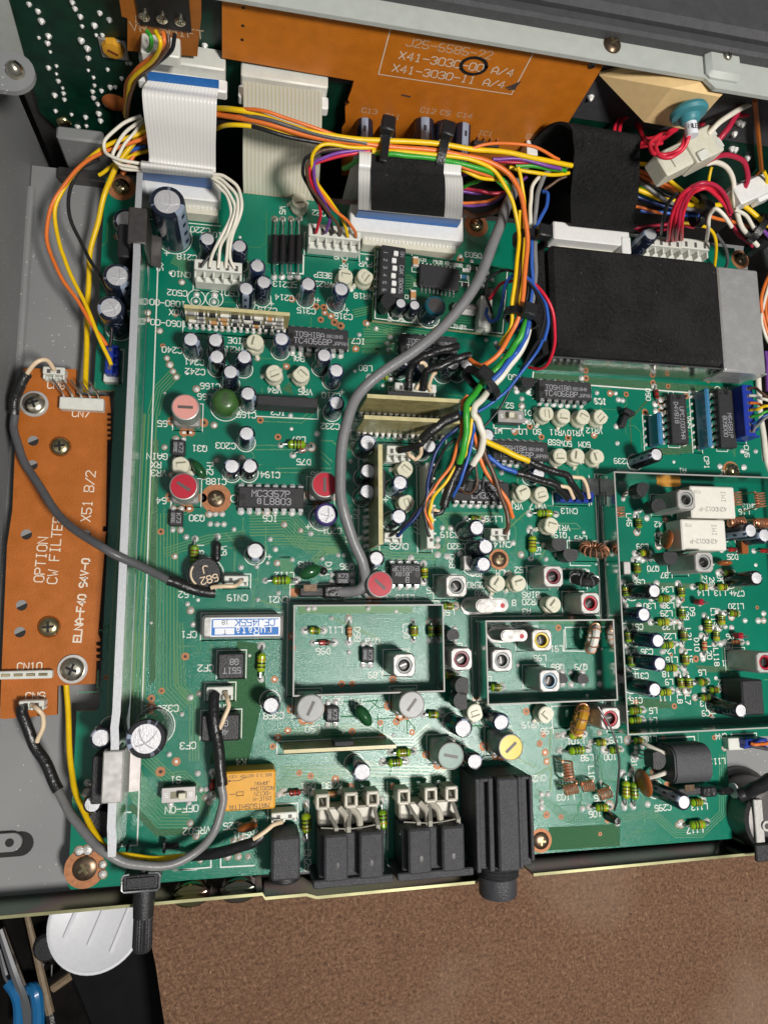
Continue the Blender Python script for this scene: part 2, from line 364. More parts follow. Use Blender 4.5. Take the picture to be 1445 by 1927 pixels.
# ------------------------------------------------------------------ mesh builder (millimetres)
class MB:
    def __init__(self):
        self.v = []; self.f = []; self.mi = []; self.mats = []; self.uv = {}
    def m(self, name):
        if name not in self.mats: self.mats.append(name)
        return self.mats.index(name)
    def add(self, vs, fs, mt, M=None):
        o = len(self.v); k = self.m(mt)
        for q in vs:
            q = Vector(q)
            self.v.append(tuple(M @ q) if M else tuple(q))
        for f in fs:
            self.f.append([i + o for i in f]); self.mi.append(k)
        return self
    def box(self, x0, x1, y0, y1, z0, z1, mt, ch=0.0, M=None):
        if ch <= 0:
            vs = [(x, y, z) for z in (z0, z1) for y in (y0, y1) for x in (x0, x1)]
            fs = [(0, 2, 3, 1), (4, 5, 7, 6), (0, 1, 5, 4), (2, 6, 7, 3), (0, 4, 6, 2), (1, 3, 7, 5)]
            return self.add(vs, fs, mt, M)
        c = ch
        vs = []
        for (za, ins) in ((z0, c), (z0 + c, 0), (z1 - c, 0), (z1, c)):
            a0, a1, b0, b1 = x0 + ins, x1 - ins, y0 + ins, y1 - ins
            k = c if ins == 0 else c * 0.5
            vs += [(a0 + k, b0, za), (a1 - k, b0, za), (a1, b0 + k, za), (a1, b1 - k, za), (a1 - k, b1, za), (a0 + k, b1, za), (a0, b1 - k, za), (a0, b0 + k, za)]
        fs = [tuple(reversed(range(8))), tuple(range(24, 32))]
        for r in range(3):
            for i in range(8):
                j = (i + 1) % 8
                fs.append((r * 8 + i, r * 8 + j, r * 8 + 8 + j, r * 8 + 8 + i))
        return self.add(vs, fs, mt, M)
    def lathe(self, prof, mt, n=20, M=None, cap0=True, cap1=True):
        vs = []; fs = []
        for (r, z) in prof:
            for i in range(n):
                a = 2 * math.pi * i / n
                vs.append((r * math.cos(a), r * math.sin(a), z))
        for k in range(len(prof) - 1):
            for i in range(n):
                j = (i + 1) % n
                fs.append((k * n + i, k * n + j, k * n + n + j, k * n + n + i))
        if cap0: fs.append(tuple(reversed(range(n))))
        if cap1: fs.append(tuple(range((len(prof) - 1) * n, len(prof) * n)))
        return self.add(vs, fs, mt, M)
    def prism(self, poly, z0, z1, mt, M=None, side=None):
        n = len(poly)
        ar = sum(poly[i][0] * poly[(i + 1) % n][1] - poly[(i + 1) % n][0] * poly[i][1] for i in range(n))
        if ar < 0: poly = list(reversed(poly))
        vs = [(p[0], p[1], z0) for p in poly] + [(p[0], p[1], z1) for p in poly]
        self.add(vs, [tuple(reversed(range(n))), tuple(range(n, 2 * n))], mt, M)
        self.add(vs, [(i, (i + 1) % n, n + (i + 1) % n, n + i) for i in range(n)], side or mt, M)
        return self
    def tube(self, pts, r, mt, n=8, M=None, closed=False, rr=None):
        pts = [Vector(p) for p in pts]
        vs = []; fs = []
        up = None; N_ = len(pts)
        for i, p in enumerate(pts):
            if closed: t = pts[(i + 1) % N_] - pts[i - 1]
            else: t = pts[min(i + 1, N_ - 1)] - pts[max(i - 1, 0)]
            if t.length < 1e-9: t = Vector((0, 0, 1))
            t.normalize()
            if up is None:
                up = t.orthogonal().normalized()
            up = (up - t * up.dot(t))
            if up.length < 1e-6: up = t.orthogonal()
            up.normalize(); sd = t.cross(up)
            ri = rr[i] if rr else r
            for k in range(n):
                a = 2 * math.pi * k / n
                vs.append(p + up * (ri * math.cos(a)) + sd * (ri * math.sin(a)))
        for i in range(N_ if closed else N_ - 1):
            i2 = (i + 1) % N_
            for k in range(n):
                j = (k + 1) % n
                fs.append((i * n + k, i * n + j, i2 * n + j, i2 * n + k))
        if not closed:
            fs.append(tuple(reversed(range(n)))); fs.append(tuple(range((N_ - 1) * n, N_ * n)))
        return self.add(vs, fs, mt, M)
    def strip(self, pts, w, mt, z, M=None, close=False):
        """flat line of width w through 2-D points, mitred, lying at height z"""
        P = [Vector((p[0], p[1])) for p in pts]
        if close: P = P + [P[0], P[1]]
        if len(P) < 2: return self
        L_ = []; R_ = []
        for i, p in enumerate(P):
            a = (P[i] - P[i - 1]) if i > 0 else (P[1] - P[0])
            b_ = (P[i + 1] - P[i]) if i < len(P) - 1 else (P[-1] - P[-2])
            if a.length < 1e-7 or b_.length < 1e-7: a = b_ = (a if a.length > b_.length else b_)
            a = a.normalized() if a.length > 0 else Vector((1, 0)); b_ = b_.normalized() if b_.length > 0 else a
            n = Vector((-a.y, a.x)) + Vector((-b_.y, b_.x))
            if n.length < 0.3: n = Vector((-b_.y, b_.x))
            n.normalize()
            k = 1.0 / max(n.dot(Vector((-b_.y, b_.x))), 0.5)
            e_ = Vector((0, 0))
            if i == 0 and not close: e_ = -b_ * (w * 0.35)
            if i == len(P) - 1 and not close: e_ = a * (w * 0.35)
            L_.append(p + n * (w / 2 * k) + e_); R_.append(p - n * (w / 2 * k) + e_)
        vs = []
        for l_, r_ in zip(L_, R_): vs += [(r_.x, r_.y, z), (l_.x, l_.y, z)]
        fs = [(2 * i, 2 * i + 2, 2 * i + 3, 2 * i + 1) for i in range(len(P) - 1)]
        return self.add(vs, fs, mt, M)
    def disc(self, x, y, z, r, mt, n=12, M=None, ri=0.0):
        if ri <= 0:
            vs = [(x + r * math.cos(2 * math.pi * i / n), y + r * math.sin(2 * math.pi * i / n), z) for i in range(n)]
            return self.add(vs, [tuple(range(n))], mt, M)
        vs = [(x + q * math.cos(2 * math.pi * i / n), y + q * math.sin(2 * math.pi * i / n), z) for q in (ri, r) for i in range(n)]
        return self.add(vs, [(i, n + i, n + (i + 1) % n, (i + 1) % n) for i in range(n)], mt, M)
    def mesh(self, name, smooth=35):
        me = bpy.data.meshes.new(name)
        me.from_pydata([(a * S, b_ * S, c_ * S) for a, b_, c_ in self.v], [], self.f)
        for q in self.mats: me.materials.append(MATS[q])
        me.polygons.foreach_set('material_index', self.mi)
        if smooth:
            me.polygons.foreach_set('use_smooth', [True] * len(self.f))
            me.set_sharp_from_angle(angle=math.radians(smooth))
        me.update()
        return me

def spline(pts, sub=6):
    pts = [Vector(p) for p in pts]
    if len(pts) < 3: return pts
    out = []
    P = [pts[0] * 2 - pts[1]] + pts + [pts[-1] * 2 - pts[-2]]
    for i in range(1, len(P) - 2):
        for k in range(sub):
            t = k / sub
            p0, p1, p2, p3 = P[i - 1], P[i], P[i + 1], P[i + 2]
            # centripetal-like clamp of the tangents keeps tight turns from looping
            m1 = (p2 - p0) * 0.5; m2 = (p3 - p1) * 0.5; d = (p2 - p1).length
            if m1.length > d * 1.3: m1 *= d * 1.3 / m1.length
            if m2.length > d * 1.3: m2 *= d * 1.3 / m2.length
            h1 = 2 * t**3 - 3 * t**2 + 1; h2 = t**3 - 2 * t**2 + t; h3 = -2 * t**3 + 3 * t**2; h4 = t**3 - t**2
            out.append(p1 * h1 + m1 * h2 + p2 * h3 + m2 * h4)
    out.append(pts[-1])
    return out

# ------------------------------------------------------------------ objects
def _tag(o, label, cat, group=None, kind=None):
    if label: o['label'] = label
    if cat: o['category'] = cat
    if group: o['group'] = group
    if kind: o['kind'] = kind
    return o
def thing(name, label, cat, loc=(0, 0, 0), rz=0.0, group=None, rot=None):
    o = bpy.data.objects.new(name, None); COL.objects.link(o)
    o.empty_display_size = 0.01
    o.location = Vector(loc) * S
    o.rotation_euler = rot if rot else (0, 0, rz)
    return _tag(o, label, cat, group)
def part(name, me, parent, loc=None, label=None, kind=None, rz=0.0):
    if isinstance(me, MB): me = me.mesh(name)
    o = bpy.data.objects.new(name, me); COL.objects.link(o)
    if parent: o.parent = parent
    if loc: o.location = Vector(loc) * S
    if rz: o.rotation_euler = (0, 0, rz)
    if label: o['label'] = label
    if kind: o['kind'] = kind
    return o
def single(name, me, label, cat, group=None, kind=None, loc=None):
    o = part(name, me, None, loc)
    return _tag(o, label, cat, group, kind)
CACHE = {}
def cached(key, fn, name):
    if key not in CACHE: CACHE[key] = fn().mesh(name)
    return CACHE[key]

# ------------------------------------------------------------------ a stroke alphabet for silk-screen print and chip markings
GL = {'0': '103041453616050110', '1': '152620,1030', '2': '05163645440040', '3': '05163645443323,334241301001', '4': '30360242', '5': '460603334241301001',
      '6': '3616050110304142331302', '7': '06464510', '8': '133344453616050413,1302011030414233', '9': '1030414536160504133344', 'A': '0004264440,0242',
      'B': '00063645443303,3342413000', 'C': '4536160501103041', 'D': '00062644422000', 'E': '46060040,0333', 'F': '460600,0333', 'G': '45361605011030414323',
      'H': '0006,4046,0343', 'I': '1636,2620,1030', 'J': '4641301001', 'K': '0006,4602,1340', 'L': '060040', 'M': '0006234640', 'N': '00064046',
      'O': '103041453616050110', 'P': '00063645443303', 'Q': '103041453616050110,2240', 'R': '00063645443303,2340', 'S': '453616050413334241301001',
      'T': '0646,2620', 'U': '060110304146', 'V': '062046', 'W': '0610233046', 'X': '0046,0640', 'Y': '062346,2320', 'Z': '06460040', '-': '0343',
      '+': '0343,2125', '/': '0046', '.': '2021', '&': '4015263502011042', 'u': '04011030,3430', 'a': '142433302010111233', 't': '252130,1434',
      'r': '1014,132434', 'm': '0004,0314201424'}
def text_size(s, h): return len(s) * h * 0.95
def text_strokes(mb, s, h, w, mt, z, M, asp=1.0, dz=0.0015):
    """centred text of cap height h with line width w on the plane z of M"""
    sx = h / 6.0; cw = h * 0.86 * asp
    x = -len(s) * cw / 2 + cw * 0.12
    for n, ch in enumerate(s):
        g = GL.get(ch)
        if g:
            for q, st in enumerate(g.split(',')):
                P = [(x + int(st[i]) * sx * 0.98 * asp, (int(st[i + 1]) - 3) * sx) for i in range(0, len(st) - 1, 2)]
                mb.strip(P, w, mt, z + dz * q, M)
        x += cw
    return mb
# ================================================================== the setting: bench, hardboard
PI = math.pi
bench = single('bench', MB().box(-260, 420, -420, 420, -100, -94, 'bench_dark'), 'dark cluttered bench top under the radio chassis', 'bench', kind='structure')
hb = MB()
edge = [(-36, -66), (-30.5, -95), (-26.9, -108.8), (-24.6, -118), (-21.1, -136.7), (-17, -170), (-10, -230)]
hb.prism(edge + [(330, -230), (330, -66)], -53, -49, 'hardboard')
single('hardboard_sheet', hb, 'rough brown hardboard sheet on the bench under the chassis', 'board', kind='structure')

# things lying on the dark bench, lower left
lid = thing('white_disc', 'white round plastic lid with three ribs beside the black shaft', 'lid', (-46.2, -108.5, -64), rot=(math.radians(-16), math.radians(4), math.radians(-8)))
Mq = Matrix.Scale(1.0, 4)
part('disc', MB().lathe([(13.5, -2.5), (15.4, -2.2), (16.2, -0.6), (16.0, 0.0), (15.2, 0.25), (14.8, 0.0), (0.3, 0.05)], 'lid_white', 48), lid)
for q in (-8, 0.5, 8.5):
    part('rib', MB().box(q - 0.7, q + 0.7, -7.5 if q else -8, 12.5 - abs(q) * 0.45, 0.0, 0.6, 'lid_white', 0.28, Matrix.Rotation(math.radians(-14), 4, 'Z')), lid)
pl = thing('pliers', 'pliers with blue handles and shiny jaws lying on the dark bench', 'pliers', (0, 0, 0))
part('jaw', MB().tube(spline(pts3('z0,400,-83 z70,610,-83 z140,810,-83 z215,1010,-84 z245,1230,-86'), 5), 2.2, 'chrome', 10, rr=[1.6 + 0.05 * i for i in range(21)]), pl)
part('jaw', MB().tube(spline(pts3('z0,560,-88 z60,800,-88 z120,860,-88'), 5), 1.6, 'chrome', 10), pl)
part('handle', MB().tube(spline(pts3('z75,850,-84 z135,940,-83 z165,1060,-84 z165,1260,-85'), 5), 2.2, 'handle_blue', 10), pl)
part('handle', MB().tube(spline(pts3('z215,945,-85 z275,905,-84 z308,960,-83 z325,1100,-84 z325,1260,-85'), 5), 2.2, 'handle_blue', 10), pl)
st = thing('paint_brush', 'thin wooden stick with a black tip between pliers and white disc', 'brush', (0, 0, 0))
part('handle', MB().tube(pts3('z230,290,-86 z320,660,-85 z425,1120,-85'), 1.5, 'stick_wood', 8, rr=[1.0, 1.3, 1.6]), st)
part('tip', MB().tube(pts3('z425,1120,-85 z470,1300,-85'), 1.8, 'shrink_black', 8), st)
bx = thing('black_box', 'large black box lying low beside the hardboard edge', 'box', (-36, -134, -90), rz=math.radians(24))
part('body', MB().box(-17, 19, -26, 12, -4, 12, 'black_box', 1.0), bx)
part('lid', MB().box(-17.4, 19.4, -26.4, 12.4, 12.1, 14, 'black_box', 0.6), bx)
p = PZ('z', 400, 560, -84)
sk = thing('tube_socket', 'small black socket with thin metal pins behind the white disc', 'socket', (p.x, p.y, -92))
part('body', MB().lathe([(5, 0), (5, 8), (4, 9), (0.3, 9)], 'black_plastic', 20), sk)
for a_, b_ in (((370, 690), (365, 780)), ((442, 700), (438, 800)), ((522, 680), (520, 745))):
    part('pin', MB().tube([PZ('z', *a_, -85) - Vector((p.x, p.y, -92)), PZ('z', *b_, -86) - Vector((p.x, p.y, -92))], 0.42, 'pin_metal', 6), sk)
single('wooden_stick', MB().tube(pts3('z710,720,-82 z450,905,-84'), 1.6, 'stick_wood', 8), 'pale wooden splint lying under the white disc', 'stick')

# ================================================================== chassis
ch = thing('radio_chassis', 'open grey painted radio chassis with plated rear panel', 'chassis', (0, 0, 0))
fl = MB()
fl.prism([(-66.5, 138), (-66.5, -78.6), (190, -78.6), (190, 138)], -9.2, -8, 'chassis_grey')
part('floor_pan', fl, ch)
sw = MB()
sw.prism([(-79, -78.8), (-79, -48.5), (150, -48.5), (150, 40), (-79, 40)], -68.2, -66.8, 'chassis_grey', Matrix(((0, 0, 1, 0), (1, 0, 0, 0), (0, 1, 0, 0), (0, 0, 0, 1))))
part('chassis_wall', sw, ch)
# fold radius along the left foot of the wall and the tab with its hole near the rear
part('fold', MB().tube([(-66.4, -78, -8.0), (-66.4, 130, -8.0)], 1.6, 'chassis_grey', 10), ch)
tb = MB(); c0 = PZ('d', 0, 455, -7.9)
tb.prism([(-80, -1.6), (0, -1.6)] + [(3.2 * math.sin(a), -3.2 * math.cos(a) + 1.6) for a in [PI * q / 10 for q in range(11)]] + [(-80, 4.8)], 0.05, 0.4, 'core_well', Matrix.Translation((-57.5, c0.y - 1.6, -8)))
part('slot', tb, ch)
t2 = MB()
t2.prism([(-80, 0), (0, 0)] + [(2.4 * math.sin(a), 2.4 - 2.4 * math.cos(a)) for a in [PI * q / 10 for q in range(11)]] + [(-80, 4.8)], 0.9, 1.9, 'chassis_grey', Matrix.Translation((-59.3, c0.y - 1.4, -8)))
t2.disc(-60, c0.y + 1.0, -6.08, 1.15, 'core_well', 16)
part('tab', t2, ch)
lg = MB()
lc = PZ('a', 90, 405, 46)
lg.prism([(-70, lc.y - 5.2), (lc.x - 1, lc.y - 5.2)] + [(lc.x - 1 + 5.2 * math.sin(a), lc.y - 5.2 * math.cos(a)) for a in [PI * q / 12 for q in range(1, 13)]] + [(-70, lc.y + 5.2)], 44.6, 46, 'chassis_grey')
part('lug', lg, ch)
part('stud', MB().lathe([(2.1, 0), (2.1, 0.8), (1.4, 2.2), (0.3, 2.8)], 'steel_screw', 16, Matrix.Translation((lc.x, lc.y, 46))), ch)
# plated rear panel: a sheet on edge, stepped where the photograph shows the steps
rp = MB()
Xs = lambda pxl, py_, z: PZ('.', pxl, py_, z)
zt = 5.0
step = [(-66, -78.4), (8, -78.4), (8.8, -79.6), (20, -79.6), (23, -80.6), (69.5, -80.4), (72.5, -78.3), (75, -78.3)]
def sheet(poly, z0, z1, mt, th=0.7):
    inn = [(x, y + th) for x, y in poly]
    rp.prism(poly + list(reversed(inn)), z0, z1, mt)
    rp.prism([(x, y - 0.05) for x, y in poly] + [(x, y + th + 0.05) for x, y in reversed(poly)], z1 + 0.01, z1 + 0.25, 'zinc_edge')
sheet(step, -48, zt, 'zinc_steel')
sheet([(75, -78.3), (87.5, -78.3)], -48, -4, 'zinc_steel')
sheet([(87.5, -79.8), (190, -79.4)], -48, zt, 'zinc_steel')
part('plated_panel', rp, ch)
for q in (PZ('d', 1080, 740, 3), PZ('d', 1350, 720, 3)):
    part('boss', MB().lathe([(5.2, -3), (5.0, 1), (4.4, 1.4), (0.3, 1.4)], 'zinc_steel', 24, Matrix.Translation((q.x, -78.0, 1.0)) @ Matrix.Scale(0.62, 4, (0, 1, 0))), ch)
part('mounting_block', MB().box(-55.5, -42.5, 137, 141, -6, 9, 'chassis_grey', 0.6), ch)
part('bulkhead', MB().box(-66, 190, 152.2, 154, -48, 60, 'dark_steel'), ch)
part('cross_bar', MB().box(-58, 130, 133.0, 136.6, -9, -4.5, 'dark_steel', 0.3), ch)

# ================================================================== front sub-chassis, its boards and the case
fr = thing('sub_chassis', 'grey green painted metal frame across the top with tab', 'frame', (0, 0, 0))
fm = MB()
pL = PZ('.', 480, 3, 60); pR = PZ('.', 1445, 163, 60); uL = PZ('.', 660, 0, 60); uR = PZ('.', 1445, 96, 60)
fm.prism([(-90, pL.y), (pR.x - 20.0, pL.y), (pR.x - 17, pL.y - 2.6), (pR.x + 3, pL.y - 2.6), (pR.x + 8, pL.y - 6), (215, pL.y - 6), (215, uL.y + 2), (-90, uL.y + 2)], 58.8, 60, 'frame_paint')
fm.box(-90, 215, uL.y + 2, uL.y + 3.2, 20, 63, 'frame_paint')
part('flange', fm, fr)
tbp = MB()
tq = PZ('c', 1205, 310, 62)
tbp.box(tq.x - 5.4, tq.x + 5.6, tq.y - 6.2, tq.y + 5.4, 58, 62, 'frame_paint', 1.2)
part('raised_tab', tbp, fr)
cs = thing('radio_case', 'dark grey plastic front case with a rounded edge at top right', 'case', (0, 0, 0))
cm = MB()
cy0 = PZ('.', 1200, 50, 64).y
cm.box(10, 230, cy0 + 2.2, cy0 + 60, 30, 66, 'case_plastic', 1.5)
cm.box(10, 230, cy0 - 1.4, cy0 + 2.4, 30, 63.6, 'case_plastic', 0.8)
part('shell', cm, cs)

fg = thing('control_board', 'dark green board behind the ribbon cables with solder blobs', 'circuit board', (0, 0, 0))
MY = Matrix(((1, 0, 0, 0), (0, 0, 1, 0), (0, 1, 0, 0), (0, 0, 0, 1)))   # (x, z, depth) polygons -> standing boards
YG = 150.0
g_ = MB(); pbl = PY('a', 300, 715, YG); pte = PY('a', 95, 0, YG)
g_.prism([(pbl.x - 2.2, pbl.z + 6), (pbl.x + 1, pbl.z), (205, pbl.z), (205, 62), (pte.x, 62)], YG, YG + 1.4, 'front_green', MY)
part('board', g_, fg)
sj = MB()
for (x_, y_) in [(165, 20), (215, 60), (235, 115), (410, 10), (425, 45), (455, 90), (465, 145), (565, 70), (620, 108), (535, 140), (545, 195), (580, 195), (220, 210), (275, 200), (270, 240), (285, 290), (460, 225), (495, 270), (500, 325), (275, 380), (320, 370), (320, 415), (330, 455), (500, 395), (530, 435), (535, 480), (355, 495), (360, 525), (365, 560), (310, 535), (525, 515), (530, 550), (575, 510), (555, 585), (315, 625), (405, 645), (440, 715), (560, 640), (570, 680), (485, 660), (490, 710), (610, 390), (740, 355), (720, 355), (625, 490), (655, 490), (1160, 255), (690, 440)]:
    p_ = PY('a', x_, y_, YG)
    rr_ = random.uniform(0.5, 1.0)
    sj.lathe([(rr_, 0), (rr_ * 0.75, rr_ * 0.5), (rr_ * 0.25, rr_ * 1.1)], 'solder', 9, Matrix.Translation((p_.x, YG, p_.z)) @ Matrix.Rotation(PI / 2, 4, 'X'))
for (x_, y_) in [(1280, 680), (1255, 745), (1260, 835), (1300, 690), (1240, 830), (1330, 880), (450, 540), (1100, 450)]:
    p_ = PY('c', x_, y_, YG)
    sj.lathe([(1.2, 0), (0.9, 0.7), (0.3, 1.4)], 'solder', 9, Matrix.Translation((p_.x, YG, p_.z)) @ Matrix.Rotation(PI / 2, 4, 'X'))
part('solder_joints', sj, fg, kind='stuff')
stp = MB()
e1, e2, e3 = PY('c', 1372, 560, 148), PY('c', 1408, 945, 148), PY('c', 1350, 1010, 148)
stp.tube([e1, e2, e3], 0.75, 'phenolic', 6)
part('copper_strip', stp, fg)

# orange phenolic board standing behind the loom, its print and parts
YO = 146.0
ob = thing('orange_board', 'large orange board behind the wire loom with printed part numbers', 'circuit board', (0, 0, 0))
def oz(k, x, y): p_ = PY(k, x, y, YO); return (p_.x, p_.z)
poly = [oz('.', 418, 0), oz('.', 418, 108), oz('b', 560, 455), oz('b', 545, 510), oz('b', 525, 560), oz('b', 535, 580), oz('b', 510, 600), oz('b', 512, 690), oz('b', 492, 720), oz('.', 642, 330), oz('.', 1015, 330), oz('.', 1050, 258), oz('.', 1056, 252), oz('.', 1138, 118)]
poly[0] = (poly[0][0], 58.6); poly.append((poly[-1][0] + 0.4, 58.6))
part('board', MB().prism(poly, YO, YO + 1.5, 'phenolic_front', MY, 'phenolic_edge'), ob)
def MT(x, z, y, sc=1, rot=0.0):      # print on a face that looks towards -Y
    return Matrix.Translation((x, y, z)) @ Matrix(((1, 0, 0, 0), (0, 0, -1, 0), (0, 1, 0, 0), (0, 0, 0, 1))) @ Matrix.Rotation(rot, 4, 'Z')
pr = MB()
a1, a2, a3, a4 = oz('.', 735, 55), oz('.', 999, 96), oz('.', 968, 176), oz('.', 711, 140)
zt_, zb_ = (a1[1] + a2[1]) / 2, (a3[1] + a4[1]) / 2
xl_, xr_ = (a1[0] + a4[0]) / 2, (a2[0] + a3[0]) / 2
pr.strip([(xl_, zt_), (xr_, zt_), (xr_, zb_), (xl_, zb_)], 0.28, 'orange_silk', 0, MT(0, 0, YO - 0.03), close=True)
rowh = (zt_ - zb_)
for s_, xo, zo, mt_ in (('J25-6585-22', 0.43, 0.80, 'faded_silk'), ('X41-3030-00 A/4', 0.52, 0.50, 'orange_silk'), ('X41-3030-11 A/4', 0.50, 0.20, 'orange_silk')):
    text_strokes(pr, s_, rowh * 0.165, 0.30, mt_, 0, MT(xl_ + (xr_ - xl_) * xo, zb_ + rowh * zo, YO - 0.05))
for s_, k_, x_, y_ in (('C13', 'b', 648, 625), ('C11', 'b', 778, 656), ('C12', 'b', 980, 624), ('C9', 'b', 1077, 635), ('C14', 'b', 1188, 650), ('IC1', 'b', 1305, 752), ('CN5', 'c', 128, 765)):
    q = oz(k_, x_, y_)
    text_strokes(pr, s_, 1.9, 0.26, 'faded_silk', 0, MT(q[0], q[1], YO - 0.05))
part('silkscreen', pr, ob)
mk = MB(); q = oz('b', 1238, 370)
mk0 = MB(); mk0.strip([(q[0] + 3.5 * math.cos(a), q[1] + 2.9 * math.sin(a)) for a in [2 * PI * i / 24 for i in range(24)]], 1.0, 'shrink_black', 0, MT(0, 0, YO - 0.09), close=True)
part('ink_ring', mk0, ob); q = oz('.', 968, 160)
for i in range(7):
    a_ = random.uniform(-0.3, 0.3)
    mk.strip([(q[0] - 2 + i * 0.45, q[1] - 1.5 + a_), (q[0] + 1 - i * 0.1, q[1] + 1.6 - i * 0.4)], 0.45, 'ink_dark', -0.002 * i, MT(0, 0, YO - 0.08))
part('ink_scribble', mk, ob); mk = MB(); q = oz('b', 855, 538); mk.strip([(q[0] - 1.2, q[1]), (q[0] + 1.2, q[1] - 0.2)], 0.6, 'ink_dark', 0, MT(0, 0, YO - 0.08))
part('ink_spot', mk, ob)
for q in (oz('a', 1378, 40), oz('a', 1375, 142), oz('a', 1372, 222)):
    part('hole', MB().disc(q[0], q[1], 0, 0.45, 'core_well', 10, MT(0, 0, YO - 0.04)), ob)

os_ = thing('orange_strip_board', 'small orange board at top left with shift print', 'circuit board', (0, 0, 0))
YS = 144.0
def sz_(k, x, y): p_ = PY(k, x, y, YS); return (p_.x, p_.z)
poly = [sz_('a', 680, 20), sz_('a', 690, 90), sz_('a', 722, 100), sz_('a', 722, 285), sz_('a', 1118, 318), sz_('a', 1132, 160), sz_('a', 1140, 100), sz_('a', 1140, 0), ]
poly = [(x, z) for x, z in poly] + [(poly[-1][0], 58), (poly[0][0], 58)]
part('board', MB().prism(poly, YS, YS + 1.4, 'phenolic_dark', MY, 'phenolic_edge'), os_)
pr = MB()
for s_, x_, y_ in (('VR', 785, 150), ('SHIFT', 1030, 178)):
    q = sz_('a', x_, y_); text_strokes(pr, s_, 2.6, 0.28, 'faded_silk', 0, MT(q[0], q[1], YS - 0.05, rot=0.02))
qa, qb, qc, qd = [sz_('a', *t) for t in ((770, 85), (770, 130), (1065, 155), (1068, 120))]
pr.strip([qa, qb, qc, qd], 0.25, 'faded_silk', 0, MT(0, 0, YS - 0.05))
part('silkscreen', pr, os_)
blk = MB(); qa, qb = sz_('a', 790, 100), sz_('a', 1080, 100)
blk.box(qa[0], qb[0], YS - 0.8, YS - 0.02, qa[1] - 1.0, 58, 'core_well')
part('dark_component', blk, os_)
for x_, y_ in ((818, 68), (918, 82), (1020, 96)):
    q = sz_('a', x_, y_)
    part('eyelet', MB().lathe([(1.35, 0), (1.35, 0.5), (0.85, 0.7), (0.7, 0.2), (0.2, 0.15)], 'steel_screw', 16, Matrix.Translation((q[0], YS - 0.8, q[1])) @ Matrix.Rotation(PI / 2, 4, 'X')), os_)

# header, trimmer and ceramic disc on the front boards
hdr = thing('wire_header', 'cream five wire header on the small orange board', 'connector', (0, 0, 0))
q1, q2 = sz_('a', 805, 200), sz_('a', 1028, 275)
part('housing', MB().box(q1[0], q2[0], YS - 5.5, YS, q2[1], q1[1] + 1.2, 'white_plastic', 0.3), hdr)
ty = thing('yellow_trimmer', 'yellow trimmer capacitor on the dark front board', 'trimmer', (0, 0, 0))
q = PY('a', 640, 292, YG - 2)
part('body', MB().lathe([(2.9, 0), (3.1, 0.4), (2.7, 1.8), (1.6, 2.1), (0.2, 2.1)], 'relay_orange', 9, Matrix.Translation((q.x, YG, q.z)) @ Matrix.Rotation(PI / 2, 4, 'X')), ty)
part('slot', MB().box(-1.4, 1.4, -2.3, -2.05, -0.3, 0.3, 'band_brown', 0, Matrix.Translation((q.x, YG, q.z)) @ Matrix.Rotation(0.5, 4, 'Y')), ty)
part('plate', MB().box(q.x - 3.5, q.x + 3.6, YG - 0.8, YG - 0.02, q.z - 4, q.z + 2.6, 'can_metal', 0.2), ty)
q = PY('a', 650, 580, YG - 2)
single('ceramic_disc', MB().lathe([(0.5, -1), (2.4, -0.8), (3.6, 0), (2.4, 0.8), (0.5, 1)], 'brown_ceramic', 20, Matrix.Translation((q.x, YG - 2.0, q.z)) @ Matrix.Rotation(PI / 2, 4, 'X')), 'brown ceramic disc capacitor low on the dark front board', 'capacitor')

# electrolytics pointing out of the orange board
def can_mesh_h(R, H):
    m = MB(); m.lathe([(R * 0.86, 0), (R, 0.35), (R, H - 0.7), (R - 0.25, H - 0.1), (R * 0.74, H)], 'cap_sleeve', 22, cap1=False)
    return m
def top_mesh(R, H, vent=False):
    m = MB(); m.lathe([(R * 0.76, H - 0.35), (R * 0.755, H - 0.1), (R * 0.2, H - 0.02)], 'cap_aluminium', 22)
    return m
for nm, x_, y_, Rr, tilt, tx in (('C13', 625, 672, 2.5, 0.0, 0.0), ('C11', 755, 705, 2.5, 0.0, 0.05), ('C12', 962, 675, 3.1, 0.0, 0.03), ('C9', 1075, 690, 2.8, -0.02, 0.22), ('C14', 1180, 700, 2.6, 0.0, 0.3)):
    q = oz('b', x_, y_)
    t = thing('electrolytic_capacitor', 'blue black capacitor beside the %s print on the orange board' % nm, 'capacitor', (q[0], YO, q[1] - 1.0), rot=(PI / 2 + 0.10, tx, PI * 0.0), group='capacitors on the orange board')
    part('sleeve', cached(('hc', Rr), lambda: can_mesh_h(Rr, 12), 'sleeve'), t, rz=PI / 2 + 0.15)
    part('top_disc', cached(('ht', Rr), lambda: top_mesh(Rr, 12), 'top_disc'), t)
    # printed ring on the board round its foot
t = thing('surface_chip', 'small dark chip above the loom beside the IC1 print', 'chip', (0, 0, 0))
q1, q2 = oz('b', 1240, 782), oz('b', 1375, 815)
part('body', MB().box(q1[0], q2[0], YO - 1.8, YO - 0.3, q2[1] - 2, q1[1], 'ic_plastic', 0.2), t)
for i in range(4):
    x_ = q1[0] + (i + 0.5) * (q2[0] - q1[0]) / 4
    part('pin', MB().box(x_ - 0.25, x_ + 0.25, YO - 0.6, YO - 0.02, q1[1], q1[1] + 1.4, 'copper_pad'), t)
t = thing('white_header', 'tiny white header beside the CN5 print on the orange board', 'connector', (0, 0, 0))
q1 = oz('c', 112, 800)
part('housing', MB().box(q1[0] - 1.8, q1[0] + 1.8, YO - 5, YO, q1[1] - 6, q1[1] + 1.5, 'white_glossy', 0.25), t)

